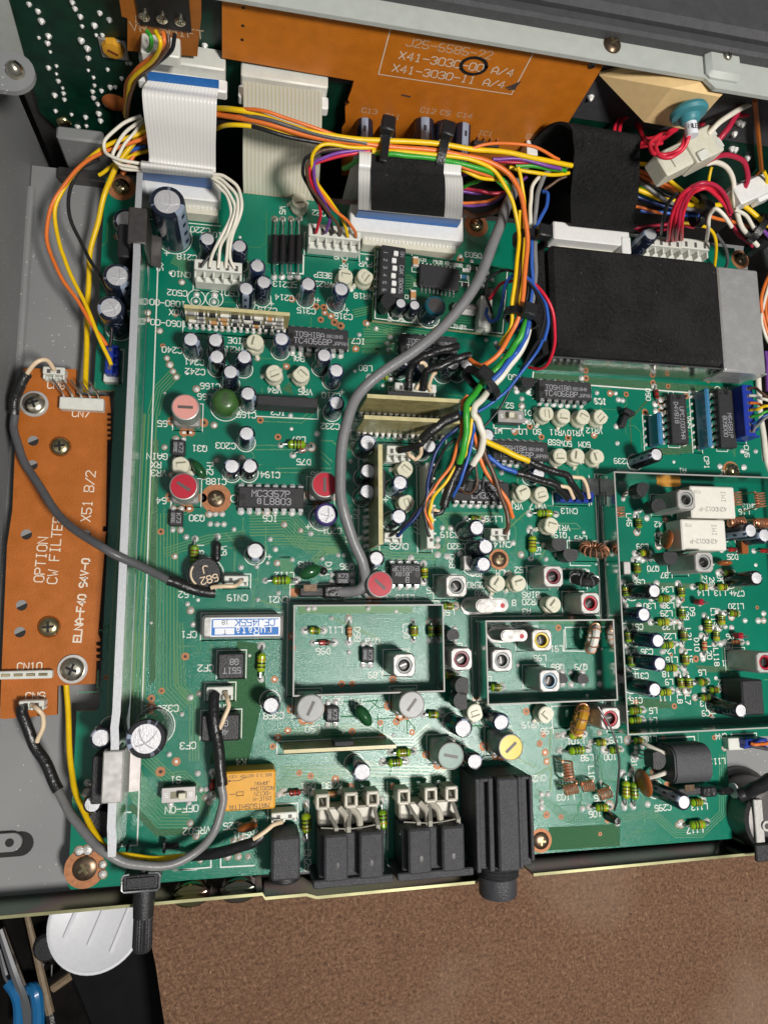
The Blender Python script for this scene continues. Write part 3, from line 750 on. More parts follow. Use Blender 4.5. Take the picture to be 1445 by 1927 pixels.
# tan taped lamp house with the teal grommet
lh = thing('lamp_housing', 'tan folded metal box hanging under the front frame', 'housing', (0, 0, 0))
V_ = [PY('c', 500, 420, 148.5), PY('c', 750, 682, 141), PY('c', 1010, 728, 141), PY('c', 1176, 541, 141), PY('c', 903, 491, 141), PY('c', 838, 395, 146.5), PY('c', 1302, 415, 147.5)]
V_ += [Vector((V_[0].x, 149.6, V_[0].z)), Vector((V_[1].x - 2, 149.6, V_[1].z - 2)), Vector((V_[2].x + 3, 149.6, V_[2].z - 2)), Vector((V_[6].x + 2, 149.6, V_[6].z)), Vector((V_[5].x, 149.6, V_[5].z + 3))]
m_ = MB(); m_.add(V_, [(0, 1, 4), (0, 4, 5), (1, 2, 3, 4), (4, 3, 6), (4, 6, 5), (0, 7, 8, 1), (1, 8, 9, 2), (2, 9, 10, 6, 3), (5, 6, 10, 11), (0, 5, 11, 7)], 'tan_tape')
part('cover', m_.mesh('cover', smooth=0), lh)
gm = thing('rubber_grommet', 'teal rubber grommet with red wires in the tan box', 'grommet', (0, 0, 0))
q = PY('c', 1000, 625, 138.6)
MG = Matrix.Translation(q) @ Matrix.Rotation(0.12, 4, 'Z') @ Matrix.Rotation(PI / 2 + 0.05, 4, 'X')
part('flange', MB().lathe([(3, -1), (4.9, -0.6), (5.2, 0.4), (4.6, 1.2), (3.0, 1.7), (2.7, 2.9), (2.2, 3.4), (0.3, 3.5)], 'teal_rubber', 28, MG), gm)
slv = MB(); slv.lathe([(1.7, 3.4), (1.7, 7.2), (0.3, 7.2)], 'label_white', 16, MG)
text_strokes(slv, 'NLEY', 1.3, 0.2, 'ink_dark', 0, Matrix.Translation(MG @ Vector((0, 1.78, 5.2))) @ Matrix.Rotation(0.12, 4, 'Z'), 0.65)
part('sleeve', slv, gm)

# screws on the frame
def screw(label, loc, dia, mt, dome=0.9, normal='Z', washer=None, slot_mt='core_well'):
    t = thing('screw', label, 'screw', loc, rot=(PI / 2, 0, 0) if normal == 'Y' else (0, 0, random.uniform(0, 1.5)), group='screws')
    r_ = dia / 2
    def mk_(): return MB().lathe([(r_, 0), (r_ * 0.97, dome * 0.35), (r_ * 0.75, dome * 0.8), (r_ * 0.4, dome), (r_ * 0.04, dome * 1.02)], mt, 22)
    part('head', cached(('scr', dia, mt, dome), mk_, 'head'), t)
    def ms_():
        m = MB(); m.box(-r_ * 0.5, r_ * 0.5, -r_ * 0.11, r_ * 0.11, dome * 0.86, dome * 1.06, slot_mt); m.box(-r_ * 0.11, r_ * 0.11, -r_ * 0.5, r_ * 0.5, dome * 0.86, dome * 1.063, slot_mt)
        return m
    part('cross_slot', cached(('slot', dia, dome, slot_mt), ms_, 'cross_slot'), t)
    if washer:
        part('washer', cached(('wsh', dia, washer), lambda: MB().lathe([(r_ * 0.6, -0.55), (washer / 2, -0.55), (washer / 2, 0.02), (r_ * 0.6, 0.02)], 'bright_steel', 24, cap0=False, cap1=False), 'washer'), t)
    return t
q = PZ('c', 570, 250, 60); screw('dark brass screw on the grey green front frame', q, 5.0, 'brown_screw', 1.2, slot_mt='brass_screw')
q = PZ('c', 1216, 314, 62); screw('small steel screw on the raised frame tab', q, 2.6, 'steel_screw', 0.9)
q = PZ('c', 458, 363, 60); 
q = PY('a', 362, 690, YG); screw('brass screw at the lower corner of the dark front board', q, 4.6, 'brass_screw', 1.2, 'Y')
q = PY('c', 458, 363, YO); screw('tiny dark screw at the top right of the orange board', q, 2.2, 'dark_steel', 0.5, 'Y')

# ================================================================== main board
pcb = thing('main_circuit_board', 'large green main circuit board crowded with parts', 'circuit board', (0, 0, 0))
outline = [(-43, 131.7), (-43.2, 64.6), (-41.8, 64.0), (-37.4, 64.0), (-37.4, -27.2), (-38.2, -28.2), (-43.3, -28.2), (-43.2, -73.6), (-42.4, -74.6), (20, -74.9), (100, -75.6), (159.4, -75.9), (159.5, -48), (161, -45), (164, -44.2), (192, -44.2), (192, 46), (182.5, 51), (182.5, 88), (178, 131.7)]
part('board', MB().prism(outline, -1.6, 0.0, 'pcb_green', side='fibreglass'), pcb)

TR = MB()          # copper tracks under the mask
def px2(s): return [(p.x, p.y) for p in pts3(s)]
BZ = 0.0
def bundle(s, n, pitch, w=0.42, mt='trace', side=1, z=0.03):
    P = [Vector(p) for p in px2(s)]
    global BZ; BZ += 0.0007; z += BZ     # each bundle a hair above the last
    for k in range(n):
        off = (k - (n - 1) / 2) * pitch * side
        Q = []
        for i, p in enumerate(P):
            a = (P[i] - P[i - 1]) if i else P[1] - P[0]
            b_ = (P[i + 1] - P[i]) if i < len(P) - 1 else P[-1] - P[-2]
            a.normalize(); b_.normalize()
            nn = Vector((-a.y, a.x)) + Vector((-b_.y, b_.x)); nn.normalize()
            kk = 1 / max(nn.dot(Vector((-b_.y, b_.x))), 0.5)
            Q.append(p + nn * off * kk)
        TR.strip(Q, w, mt, z)
VL = Vector
# bundles that run down beside the rail and turn towards the right at the bottom
bundle('j948,20,0 j945,1010,0 j1050,1120,0', 7, 0.95, 0.34, 'trace_edge')
bundle('j1010,640,0 j1020,1000,0 j1100,1090,0 j1100,1420,0', 4, 0.8, 0.3, 'trace_edge')
bundle('j800,700,0 j790,1070,0 j860,1140,0', 4, 0.9, 0.4, 'trace_edge')
bundle('g800,900,0 g770,1445,0 j720,690,0 j700,1300,0', 9, 1.1, 0.5, 'trace_edge')
bundle('d740,40,0 d790,150,0 d920,300,0 d1070,300,0', 7, 0.85, 0.3, 'trace_edge')
bundle('d745,235,0 d890,385,0 d1060,378,0', 1, 1, 1.7, 'pour')
bundle('d960,70,0 d1040,60,0 d1110,130,0 d1160,200,0 d1160,290,0', 4, 0.75, 0.3, 'trace_edge')
bundle('d720,-150,0 d850,-20,0 d960,80,0', 5, 0.8, 0.3, 'trace_edge')
bundle('j1390,140,0 j1180,165,0 j930,240,0', 4, 0.8, 0.28, 'trace_edge')
bundle('k-30,80,0 k190,75,0 k260,150,0 k520,165,0', 9, 0.85, 0.3, 'trace_edge')
bundle('k90,170,0 k240,170,0 k300,215,0 k480,215,0', 4, 0.8, 0.3, 'trace_edge')
bundle('k250,1260,0 k640,1250,0 k760,1330,0 k900,1330,0 k1000,1240,0', 5, 0.9, 0.34, 'trace_edge')
bundle('k130,1270,0 k330,1265,0 k420,1290,0', 4, 0.8, 0.3, 'trace_edge')
bundle('e150,40,0 e640,30,0 e1000,40,0 e1160,-60,0', 4, 1.0, 0.36, 'trace_edge')
bundle('e560,150,0 e820,150,0 e1000,125,0 e1130,20,0', 6, 0.85, 0.36, 'trace_edge')
bundle('e120,120,0 e330,90,0 e480,95,0 e540,160,0', 5, 0.7, 0.28, 'trace_edge')
bundle('h540,860,0 h680,860,0 h760,780,0 h760,700,0', 4, 0.7, 0.34, 'trace_edge')
bundle('h690,500,0 h540,500,0 h530,540,0', 3, 1.4, 0.8, 'pour')
bundle('h560,330,0 h690,300,0 h660,400,0 h780,430,0', 4, 0.8, 0.34, 'trace_edge')
bundle('u760,1240,0 u830,1180,0 u830,960,0 u730,850,0', 2, 0.8, 0.36, 'trace_edge')
bundle('u40,1200,0 u300,1265,0 u720,1280,0', 3, 0.9, 0.36, 'trace_edge')
bundle('u730,870,0 u1330,870,0', 2, 1.0, 0.8, 'trace')
bundle('h520,1100,0 h600,1000,0 h660,1040,0', 4, 0.7, 0.3, 'trace_edge')
bundle('g870,900,0 g905,760,0 g1000,660,0', 5, 0.8, 0.3, 'trace_edge')
bundle('h-40,1090,0 h330,1090,0 h430,1180,0', 2, 1.3, 0.4, 'trace')
bundle('h120,1220,0 h430,1220,0', 2, 1.3, 0.4, 'trace')
bundle('h40,930,0 h260,940,0 h350,870,0', 2, 1.2, 0.4, 'trace')
bundle('h370,800,0 h380,950,0 h350,1010,0', 2, 0.9, 0.36, 'trace')
bundle('m880,1000,0 m1000,1060,0 m1000,1200,0', 6, 0.6, 0.28, 'trace_edge')
bundle('f140,150,0 f320,300,0 f600,300,0 f830,270,0', 4, 0.7, 0.3, 'trace')
bundle('f810,280,0 f930,385,0 f1070,385,0 f1190,270,0 f1190,-60,0', 4, 0.75, 0.3, 'trace')
bundle('i760,1110,0 i1000,1090,0 i1150,980,0', 1, 1, 2.6, 'pour')
bundle('A300,650,0 A440,500,0', 1, 1, 0.8, 'pour')
bundle('A290,650,0 A300,900,0', 1, 1, 0.5, 'pour')
for y_ in (560, 620, 690, 760, 810): bundle('A760,%d,0 A890,%d,0' % (y_, y_ - 45 if y_ < 700 else y_), 1, 1, 0.7, 'trace')
bundle('l100,0,0 l-60,150,0', 1, 1, 0.5, 'trace_edge'); bundle('l240,150,0 l150,300,0', 1, 1, 0.5, 'trace_edge')
bundle('l-10,1370,0 l140,1440,0', 1, 1, 0.5, 'trace_edge'); bundle('l220,1440,0 l225,1240,0', 1, 1, 0.6, 'trace_edge')
bundle('f10,130,0 f230,10,0 f225,150,0', 1, 1, 0.6, 'trace_edge'); bundle('f420,120,0 f500,-60,0 f520,110,0', 1, 1, 0.5, 'trace')
bundle('k440,610,0 k700,730,0 k710,790,0', 1, 1, 0.6, 'trace_edge'); bundle('k0,500,0 k150,555,0', 1, 1, 0.5, 'trace_edge')
bundle('k180,300,0 k190,420,0', 1, 1, 4.0, 'trace'); bundle('k330,290,0 k400,230,0 k470,230,0', 3, 0.8, 0.5, 'trace_edge')
bundle('r820,120,0 r1000,80,0 r1300,200,0', 5, 0.7, 0.3, 'trace'); bundle('r20,960,0 r250,965,0 r330,940,0 r700,990,0', 4, 0.8, 0.36, 'trace_edge')
bundle('r10,1090,0 r330,1090,0', 3, 1.8, 1.3, 'trace')
# solid copper areas under the mask
PO = MB()
def pour(s, mt='pour', z=0.015): PO.prism(px2(s), z - 0.01, z, mt)
pour('f215,350,0 f615,330,0 f615,455,0 f215,480,0')
pour('k245,545,0 k890,545,0 k890,583,0 k245,588,0', 'trace_edge')
pour('j850,-400,0 j900,-400,0 j880,960,0 j845,1000,0')
pour('k-100,740,0 k40,760,0 k60,1000,0 k-40,1440,0 k-260,1440,0')
pour('h200,715,0 h150,760,0 h215,790,0')
pour('i640,620,0 i940,645,0 i1180,690,0 i1180,720,0 i640,655,0', 'trace')
pour('l160,590,0 l490,590,0 l490,640,0 l160,640,0', 'trace')
pour('l640,400,0 l1300,420,0 l1300,450,0 l640,430,0', 'pour')
pour('l650,620,0 l960,640,0 l960,690,0 l650,680,0', 'pour')
pour('l1040,870,0 l1230,880,0 l1230,910,0 l1060,910,0', 'pour')
pour('l660,1060,0 l860,1060,0 l930,1110,0 l800,1115,0 l660,1090,0', 'pour')

pour('v800,760,0 v1100,830,0 v1100,860,0 v740,830,0', 'trace')
# seeded filler tracks with 45 degree bends in the emptier fields
rt = random.Random(5)
for (x0, x1, y0, y1, n) in ((-22, 8, -18, 30, 12), (-10, 45, 62, 128, 18), (0, 40, 15, 60, 14), (45, 90, -70, -32, 14), (60, 112, 5, 72, 18), (92, 150, -74, -40, 8), (120, 178, -36, 38, 14), (-43, -36, -72, 128, 10), (120, 178, 52, 76, 14), (14, 56, -38, -28, 8)):
    for _ in range(n):
        x, y = rt.uniform(x0, x1), rt.uniform(y0, y1)
        d = rt.choice(((1, 0), (0, 1), (-1, 0), (0, -1)))
        P = [(x, y)]
        for s_ in range(rt.randint(2, 4)):
            l_ = rt.uniform(2, 11) if s_ % 2 == 0 else rt.uniform(1.2, 4)
            x += d[0] * l_; y += d[1] * l_
            P.append((min(max(x, x0), x1), min(max(y, y0), y1)))
            d = rt.choice(((d[0] + d[1], d[1] - d[0]), (d[0] - d[1], d[1] + d[0]))) if s_ % 2 == 0 else rt.choice(((1, 0), (0, 1), (-1, 0), (0, -1)))
            n_ = math.hypot(*d); d = (d[0] / n_, d[1] / n_)
        TR.strip(P, rt.choice((0.3, 0.35, 0.5)), 'trace', 0.010 + 0.0002 * _)
part('copper_areas', PO.mesh('copper_areas', 0), pcb, kind='stuff')
part('tracks', TR.mesh('tracks', 0), pcb, kind='stuff')

# pads: collected while the parts are placed, built at the end
PADS = []
def pad(x, y, r=0.75, kind='s'): PADS.append((x, y, r, kind))
def padpx(s, r=0.75, kind='s'):
    for p in pts3(s): pad(p.x, p.y, r, kind)

# silk screen, collected the same way
SK = MB()
def silk_text(k, x, y, s, h=1.78, rot=180.0, w=0.28):
    p = PZ(k, x, y, 0.0)
    text_strokes(SK, s, h, w, 'silk', 0.075, Matrix.Translation((p.x, p.y, 0)) @ Matrix.Rotation(math.radians(rot), 4, 'Z'))
def silk_line(s, w=0.3, close=False): SK.strip(px2(s), w, 'silk', 0.07, close=close)
def silk_mm(P, w=0.3, close=False, z=0.066): SK.strip(P, w, 'silk', z, close=close)
def silk_ring(x, y, r, w=0.28, z=0.062): SK.disc(x, y, z, r + w / 2, 'silk', 28, ri=r - w / 2)
for l in '''m 1185 678 C220|m 1380 735 C101|m 1035 985 C218|m 965 1180 CN10|m 925 1390 C502|g 1300 215 C501|g 950 272 1080-00|g 1000 325 VOX|g 955 385 1060-00|g 975 537 C240|g 1100 605 C241|g 1105 660 C242|g 1345 485 SIDE|g 1330 535 VR21
g 1190 743 C166|g 1160 803 L66|g 935 955 L65|g 1130 1095 Q31|g 1278 1080 C203|g 890 1140 GAIN|g 885 1188 RX|g 900 1235 VR3|g 1225 1283 C188|g 930 1392 L64|g 1395 905 C165|h 155 165 C213|h 165 240 C214|h 70 312 C215|h 290 315 C315|h 500 347 C316|h 385 113 BEEP|h 390 165 VR23
h 625 50 PWR|h 500 60 RF|h 610 232 VR18|h 485 10 CN9|h 585 487 IC7|h 240 585 BAL|h 110 765 VR4|h 285 775 VR5|h 130 890 IC3|h 625 640 L80|h 430 795 C210|h 425 970 C232|h 245 1045 L87|h 275 1172 D75|h 85 1245 C194|h 355 1245 L86|r 750 180 CN3|r 1085 205 D503|v 145 580 C22
j 1115 45 Q30|k 85 48 IC6|j 1055 478 L62|j 1345 497 CN19|j 1070 705 CF1|j 1165 895 CF2|j 1065 1335 CF3|j 950 1125 C326|j 1240 1120 CN18|j 1365 1430 K4|d 995 85 S1|d 1030 250 OFF-ON|d 1115 372 VR502|d 1395 395 VR501|d 1310 345 C25|k 435 118 C201|k 165 370 L112|k 285 308 TH3|k 520 320 Q86|k 130 507 CN21
k 440 680 L114|k 385 800 D96|k 665 742 Q78|k 680 935 L89|k 455 1085 Q27|k 575 1085 TH1|k 325 1240 L60|k 105 1165 C358|k 850 497 L113|k 1010 455 IC5|k 1090 580 L56|k 815 205 CN29|k 1100 140 C319|k 1140 205 C320|k 1350 50 L126|k 1245 360 C3|k 1250 425 ZERO|k 1280 475 VR8|k 1400 195 CN14|k 1400 355 ALM
k 885 1085 L97|k 620 1440 NB2|e 298 122 D91|e 435 115 R280|e 630 158 CN23|e 1040 115 CN24|i 505 822 IC9|i 470 985 VR12|i 365 998 VR10|i 265 995 VR11|i 150 990 S0|i 70 990 L0|i 245 1050 SSB|i 310 1057 50W|i 415 1062 50M|i 625 1155 C239|i 965 1210 A1|i 155 1410 VR17|i 35 1410 VR1|i 1310 1440 L16|i 1340 1410 CN13
t 555 360 C60|t 510 635 S2|t 690 790 VR2|t 395 880 HI|t 660 705 D12|t 1385 590 IC9|A 1075 1110 A1|l 330 5 CN13|l 300 100 VR1|l 280 140 Q19|l 395 160 L49|l 145 340 S2|l 60 335 L52|l 115 475 BIAS|l 115 515 VR20|l 90 570 A3|l 20 520 B|l 570 515 L48|l 840 80 L42|l 740 205 L39|l 800 328 Q70|l 875 365 L37
l 720 405 C55|l 880 445 L34|l 780 538 L30|l 885 535 L36|l 875 580 L29|l 710 655 C51|l 885 655 L32|l 895 708 L22|l 765 795 C35|l 890 790 L24|l 905 840 L16|l 740 930 C31|l 885 920 L18|l 890 965 L9|l 705 1068 C16|l 865 1055 L11|l 800 1125 L5|l 800 1180 L4|l 1080 465 L14|l 1175 465 L13|l 1280 468 C74|l 1245 262 D25|l 1190 382 L25|l 1265 540 L120|l 1230 710 D6|l 1225 765 D5|l 1205 860 L1|l 1075 912 L6|l 1185 968 L2|l 1085 1085 L3|l 1095 1140 C9
l 165 830 L95|l 265 880 Q86|l 395 880 Q79|l 555 880 Q70|l 260 778 L91|l 205 1240 L96|l 365 1295 L101|l 590 1290 L99|l 775 1285 L109|l 430 1390 L98|l 560 1385 100|l 1180 1270 CN4|l 1160 1410 L111|l 115 1205 VR19|f 310 180 L103|f 505 185 105|f 475 275 106|f 855 240 C295|f 1035 365 L117|f 150 75 CN28|f 1060 235 L113|k 1300 960 L92'''.replace('\n', '|').split('|'):
    k_, x_, y_, s_ = l.split()
    silk_text(k_, float(x_), float(y_), s_)
for l in '''m 730 1095 A6|j 1135 240 L81|j 1265 230 W9|g 1190 1205 TH2|k 415 335 D11|k 578 705 D98|k 855 685 L90|k 1115 290 Q68|k 915 85 H277|k 530 110 000-01|l 155 220 L51|l 665 55 L45|l 825 165 C72|l 1020 570 D9|l 985 580 L28|l 1045 755 D10|l 1000 700 L21|l 1005 820 L15|l 1115 800 L20|l 1155 825 L118|l 1140 600 L119|l 950 1060 L8|l 995 1065 L7|l 1130 400 26|l 1088 390 27|A 440 455 D90|A 930 1025 CP1|A 1265 930 CN5|f 455 60 L104|f 785 120 R263|e 298 540 CN25|y 165 410 Q81|h 220 170 W1|b 155 1190 W5|h 132 30 W6|A 780 685 VR9|s 160 1380 FM'''.replace('\n', '|').split('|'):
    k_, x_, y_, *s_ = l.split()
    silk_text(k_, float(x_), float(y_), s_[0], rot=-90.0)
for k_, x_, y_ in (('m', 805, 940), ('h', 92, 275), ('h', 355, 255), ('h', 520, 312), ('h', 492, 775), ('k', 300, 95), ('k', 80, 265), ('k', 1280, 375), ('i', 695, 1200), ('l', 695, 785), ('l', 700, 918), ('l', 670, 1055), ('l', 1135, 1162), ('l', 1240, 465), ('g', 1345, 895), ('g', 90 + 1000, 597), ('s', 725, 70), ('s', 730, 880), ('s', 440, 1240)):
    p = PZ(k_, x_, y_, 0); silk_text(k_, x_, y_, '+', 2.2)
# ================================================================== parts soldered to the main board
def rows(T):
    for l in T.strip().splitlines():
        l = l.strip()
        if l: yield [q.strip() for q in l.split('|')]
RND = random.Random(3)

# ---------------------------------------------------------------- electrolytic capacitors
def sleeve_mesh(R, H, mt):
    m = MB(); m.lathe([(R * 0.86, 0.25), (R, 0.6), (R, H - 0.75), (R - 0.12, H - 0.3), (R - 0.4, H), (R * 0.74, H + 0.02), (R * 0.72, H - 0.15)], mt, 24, cap1=False)
    m.lathe([(R * 0.5, -0.4), (R * 0.86, 0.25)], mt, 24, cap0=False, cap1=False)
    return m
def vent_mesh(R, H):
    m = MB()
    for k in range(2):
        P = [((R * 0.62) * t, 0.18 * R * (1 - t * t) * (1 if k else -1), H - 0.10 + 0.05 * (1 - abs(t))) for t in [i / 5 - 1 for i in range(11)]]
        m.tube(P, 0.20, 'cap_aluminium', 6, Matrix.Rotation(k * PI / 2 + 0.5, 4, 'Z'))
    return m
def capacitor(k, x, y, dia, H, label, mt='cap_sleeve', z0=0.0, ring=True, group='electrolytic capacitors on the main board', lean=None):
    p = PZ(k, x, y, z0 + H)
    R = dia / 2
    t = thing('electrolytic_capacitor', label, 'capacitor', (p.x, p.y, z0), group=group)
    if lean:
        b_ = PZ(k, lean[0], lean[1], z0); d = (p - b_)
        t.location = b_ * S; t.rotation_euler = d.to_track_quat('Z', 'Y').to_euler(); p = b_
    if not lean: t.rotation_euler = (RND.uniform(-.025, .025), RND.uniform(-.025, .025), 0)
    rz = RND.uniform(0, 2 * PI)
    part('sleeve', cached(('sl', R, H, mt), lambda: sleeve_mesh(R, H, mt), 'sleeve'), t, rz=rz)
    td = part('top_disc', cached(('tp', R, H), lambda: top_mesh(R, H), 'top_disc'), t)
    if dia > 6.9: part('vent_ridge', cached(('vt', R, H), lambda: vent_mesh(R, H), 'vent_ridge'), td, rz=RND.uniform(0, 2))
    if ring and z0 == 0: silk_ring(p.x, p.y, R + 0.35)
    return t
CAPS = '''
m 825 350|9.8|20|tall black capacitor with crossed vent beside the C220 marking
m 1260 775|5|11|small dark capacitor between the C220 and C218 markings
a 1355 1395|5|11|small dark capacitor behind the white wires of the CN10 header
h 10 60|5|11|small dark capacitor just above the C213 marking
g 1395 185|5|11|small dark capacitor touching the right end of the CN10 header
h 45 155|5|11|small dark capacitor between the C213 and C215 markings
h 305 160|5.2|11|small dark capacitor above the C315 marking
h 485 190|5.2|11|small dark capacitor above the C316 marking
h 155 470|5|11|small dark capacitor at the left end of the IC7 chip
h 395 570|5|11|small dark capacitor close under the pins of the IC7 chip
h 458 650|5|11|small dark capacitor directly above the C210 marking
h 462 835|5|11|small dark capacitor directly above the C232 marking
g 1080 472|5|11|small dark capacitor above the C240 marking under the VOX board
g 1220 475|5|11|upper of two touching dark capacitors beside the C241 marking
g 1225 570|5|11|lower of two touching dark capacitors beside the C241 marking
g 1380 575|5|11|small dark capacitor below the trimmer by the SIDE marking
g 1303 665|5|11|small dark capacitor right above the olive green domed coil
g 1410 785|5|11|small dark capacitor at the right of the olive green domed coil
g 1395 1012|5|11|small dark capacitor beside the C203 marking
g 1312 1195|5|11|left of two dark capacitors above the round hole of the IC6 chip
g 1412 1195|5|11|right of two dark capacitors by the C194 marking
h 640 1055|5.6|11|dark capacitor beside the C25 marking left of the VRX connector
s 860 710|5.2|9|dark capacitor half hidden behind the white VRX connector
h 645 1225|5.2|11|upper of two dark capacitors left of the tan vertical board
h 640 1340|5.2|11|lower of two dark capacitors left of the tan vertical board
h 822 1290|5.2|11|dark capacitor between two cream trimmers right of the tan vertical board
k 812 35|5.2|11|dark capacitor just above the CN29 connector
u 1225 95|5|9|dark capacitor under the HI marking behind the thick yellow lead
t 795 1290|5|7|low dark capacitor under the black sleeved leads
r 440 1210|5.6|11|dark capacitor under the black sleeve below the IC8 chip
r 600 1290|5.2|8|dark capacitor behind the cream lead of the four wire header
r 885 1255|5.4|11|dark capacitor right of the four wire header beneath the sleeve
r 1025 1245|5.4|11|dark capacitor nearest the black tie beside the 3P marking
k 400 20|7|11|purple sleeved capacitor beside the C201 marking
k 5 235|5.6|11|dark capacitor beside the C309 marking under IC6
k 690 275|5|11|dark capacitor between the thick grey cable and the IC5 chip
k 1255 95|5.4|12|dark capacitor beside the C319 marking
k 1310 205|5.4|12|dark capacitor beside the C320 marking
k 1300 305|5.2|12|dark capacitor beside the small grey transistor and brown screw
k 93 1105|5.2|10|dark capacitor above the C358 marking
k 1180 1240|5.6|11|bright topped capacitor left of the trimmer under two black transistors
k 1395 1205|5.2|11|dark capacitor right of the trimmer under two black transistors
e 600 45|5.2|12|bright topped capacitor below the NB2 board
k 1245 1428|5|11|bright topped capacitor between the green coil and black jack
A 515 955|5|13|dark capacitor beside the C239 marking
l 808 455|5|13|dark capacitor under the C55 marking inside the large shield
l 752 592|5|13|dark capacitor above the C51 marking inside the large shield
l 825 728|5|13|dark capacitor above the C35 marking inside the large shield
l 835 862|5|13|dark capacitor above the C31 marking inside the large shield
l 808 1005|5|13|dark capacitor above the C16 marking inside the large shield
l 1290 1125|5|13|dark capacitor beside the C9 marking near the black coil block
l 1385 385|5|13|dark capacitor beside the C74 marking near the right edge
l 1345 110|5.4|13|dark capacitor at the end of the lower white relay
x 1420 700|5.4|11|dark capacitor right of the lower white relay at the frame edge
f 975 208|5|15|dark capacitor beside the C295 marking near the bottom
g 668 118|8|14|upper of two large capacitors on the board edge left of the rail
g 632 298|7.6|14|lower of two large capacitors on the board edge left of the rail
m 355 570|8|8|dark capacitor half hidden by the upper rail clip
n 355 660|5.6|16|bright topped capacitor left of the rail above the lower clip
n 865 680|10|21|large capacitor with scored silver top beside the C326 marking
d 530 220|5|12|grey topped capacitor left of the rail beneath the lower clip
c 795 1315|5.6|16|dark capacitor left of the four red wire connector'''
for k_xy, dia, H, lab in rows(CAPS):
    k_, x_, y_ = k_xy.split()
    capacitor(k_, float(x_), float(y_), float(dia), float(H), lab, 'purple_sleeve' if 'purple' in lab else RND.choice(('cap_sleeve', 'cap_sleeve', 'black_sleeve', 'blue_sleeve')))

# ---------------------------------------------------------------- cream trimmers
def trim_base():
    m = MB()
    m.lathe([(2.75, 0.4), (2.95, 0.8), (2.95, 2.2), (2.6, 2.9)], 'cream_plastic', 10)
    for a in (0.5, 2.6, 4.7):
        m.box(2.4, 3.5, -0.6, 0.6, 0.0, 1.0, 'cream_plastic', 0.15, Matrix.Rotation(a, 4, 'Z'))
    return m
def trim_rotor():
    m = MB()
    poly = []
    for i in range(24):
        a = 2 * PI * i / 24
        x, y = 2.55 * math.cos(a), 2.55 * math.sin(a)
        poly.append((min(x, 2.1), min(y, 2.5)))
    m.prism(poly, 2.7, 4.9, 'cream_plastic')
    m.prism([(p[0] * 0.92, p[1] * 0.92) for p in poly], 4.9, 5.15, 'cream_plastic')
    return m
def trim_slot():
    m = MB()
    m.box(-1.35, 1.0, -0.55, 0.65, 5.15, 5.55, 'cream_plastic', 0.1)
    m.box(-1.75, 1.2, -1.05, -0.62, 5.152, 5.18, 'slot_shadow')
    return m
def trimmer(k, x, y, label):
    p = PZ(k, x, y, 5.3)
    t = thing('trimmer_pot', label, 'trimmer', (p.x, p.y, 0), rz=RND.uniform(0, 2 * PI), group='cream trimmers on the main board')
    part('base', cached('tb', trim_base, 'base'), t)
    ro = part('rotor', cached('tr', trim_rotor, 'rotor'), t)
    part('slot', cached('ts', trim_slot, 'slot'), ro)
    for a in (0.5, 2.6, 4.7): pad(p.x + 3.4 * math.cos(a + t.rotation_euler.z), p.y + 3.4 * math.sin(a + t.rotation_euler.z), 0.7)
for k_xy, lab in rows('''
b 255 1130|cream trimmer standing at the foot of the second white ribbon
g 1445 490|cream trimmer under the VOX board by the SIDE marking
g 1020 1190|cream trimmer beside the VR3 marking above a red coil
h 510 115|left of two cream trimmers beside the BEEP marking
h 625 115|right of two cream trimmers under the PWR marking
h 110 665|left of two cream trimmers under the BAL marking
h 262 670|right of two cream trimmers above the VR5 marking
h 850 1210|cream trimmer beside the DEV marking under the VRX connector
h 858 1400|cream trimmer beside the FM marking next to the long white header
i 205 885|leftmost of four cream trimmers in the row under the IC9 chip
i 305 900|second of four cream trimmers in the row above the VR11 marking
i 410 905|third of four cream trimmers in the row above the VR10 marking
i 510 905|rightmost of four cream trimmers in the row above the VR12 marking
i 285 1125|leftmost of three cream trimmers beneath the SSB marking
i 380 1125|middle of three cream trimmers beneath the SSB marking
i 490 1130|rightmost of three cream trimmers left of the C239 marking
i 75 1330|left of two cream trimmers left of the blue CN13 header
i 180 1340|right of two cream trimmers by the VR17 marking
l 232 85|cream trimmer above the black Q19 transistor
k 1375 415|cream trimmer by the ALM marking next to a square can
l 48 410|cream trimmer right of another one near the BIAS marking
l 245 530|cream trimmer beside the VR20 marking and a red ringed can
k 1250 1150|cream trimmer below two black transistors near the centre shield
l 205 1150|cream trimmer left of the black and gold ring coil'''):
    k_, x_, y_ = k_xy.split(); trimmer(k_, float(x_), float(y_), lab)

# ---------------------------------------------------------------- green axial inductors and other axial parts
def axial_body(L_, R, mt, bands):
    m = MB(); n = 14
    prof = [(-L_ / 2, R * 0.30), (-L_ * 0.44, R * 0.72), (-L_ * 0.34, R), (-L_ * 0.2, R * 0.94), (0, R * 0.90), (L_ * 0.2, R * 0.94), (L_ * 0.34, R), (L_ * 0.44, R * 0.72), (L_ / 2, R * 0.30)]
    MX = Matrix.Translation((0, 0, R + 0.35)) @ Matrix.Rotation(PI / 2, 4, 'Y')
    m.lathe([(r_, z_) for z_, r_ in prof], mt, n, MX)
    for b_, mm in bands:
        m.lathe([(R * 0.98, b_ * L_ - 0.22), (R * 1.0, b_ * L_ - 0.2), (R * 1.0, b_ * L_ + 0.2), (R * 0.98, b_ * L_ + 0.22)], mm, n, MX, False, False)
    return m
def axial_lead(L_, R, side, span):
    m = MB(); z = R + 0.35; h = span / 2
    m.tube([(side * L_ / 2 * 0.92, 0, z), (side * (h - 0.5), 0, z), (side * h, 0, z - 0.5), (side * h, 0, -0.3)], 0.3, 'pin_metal', 7)
    return m
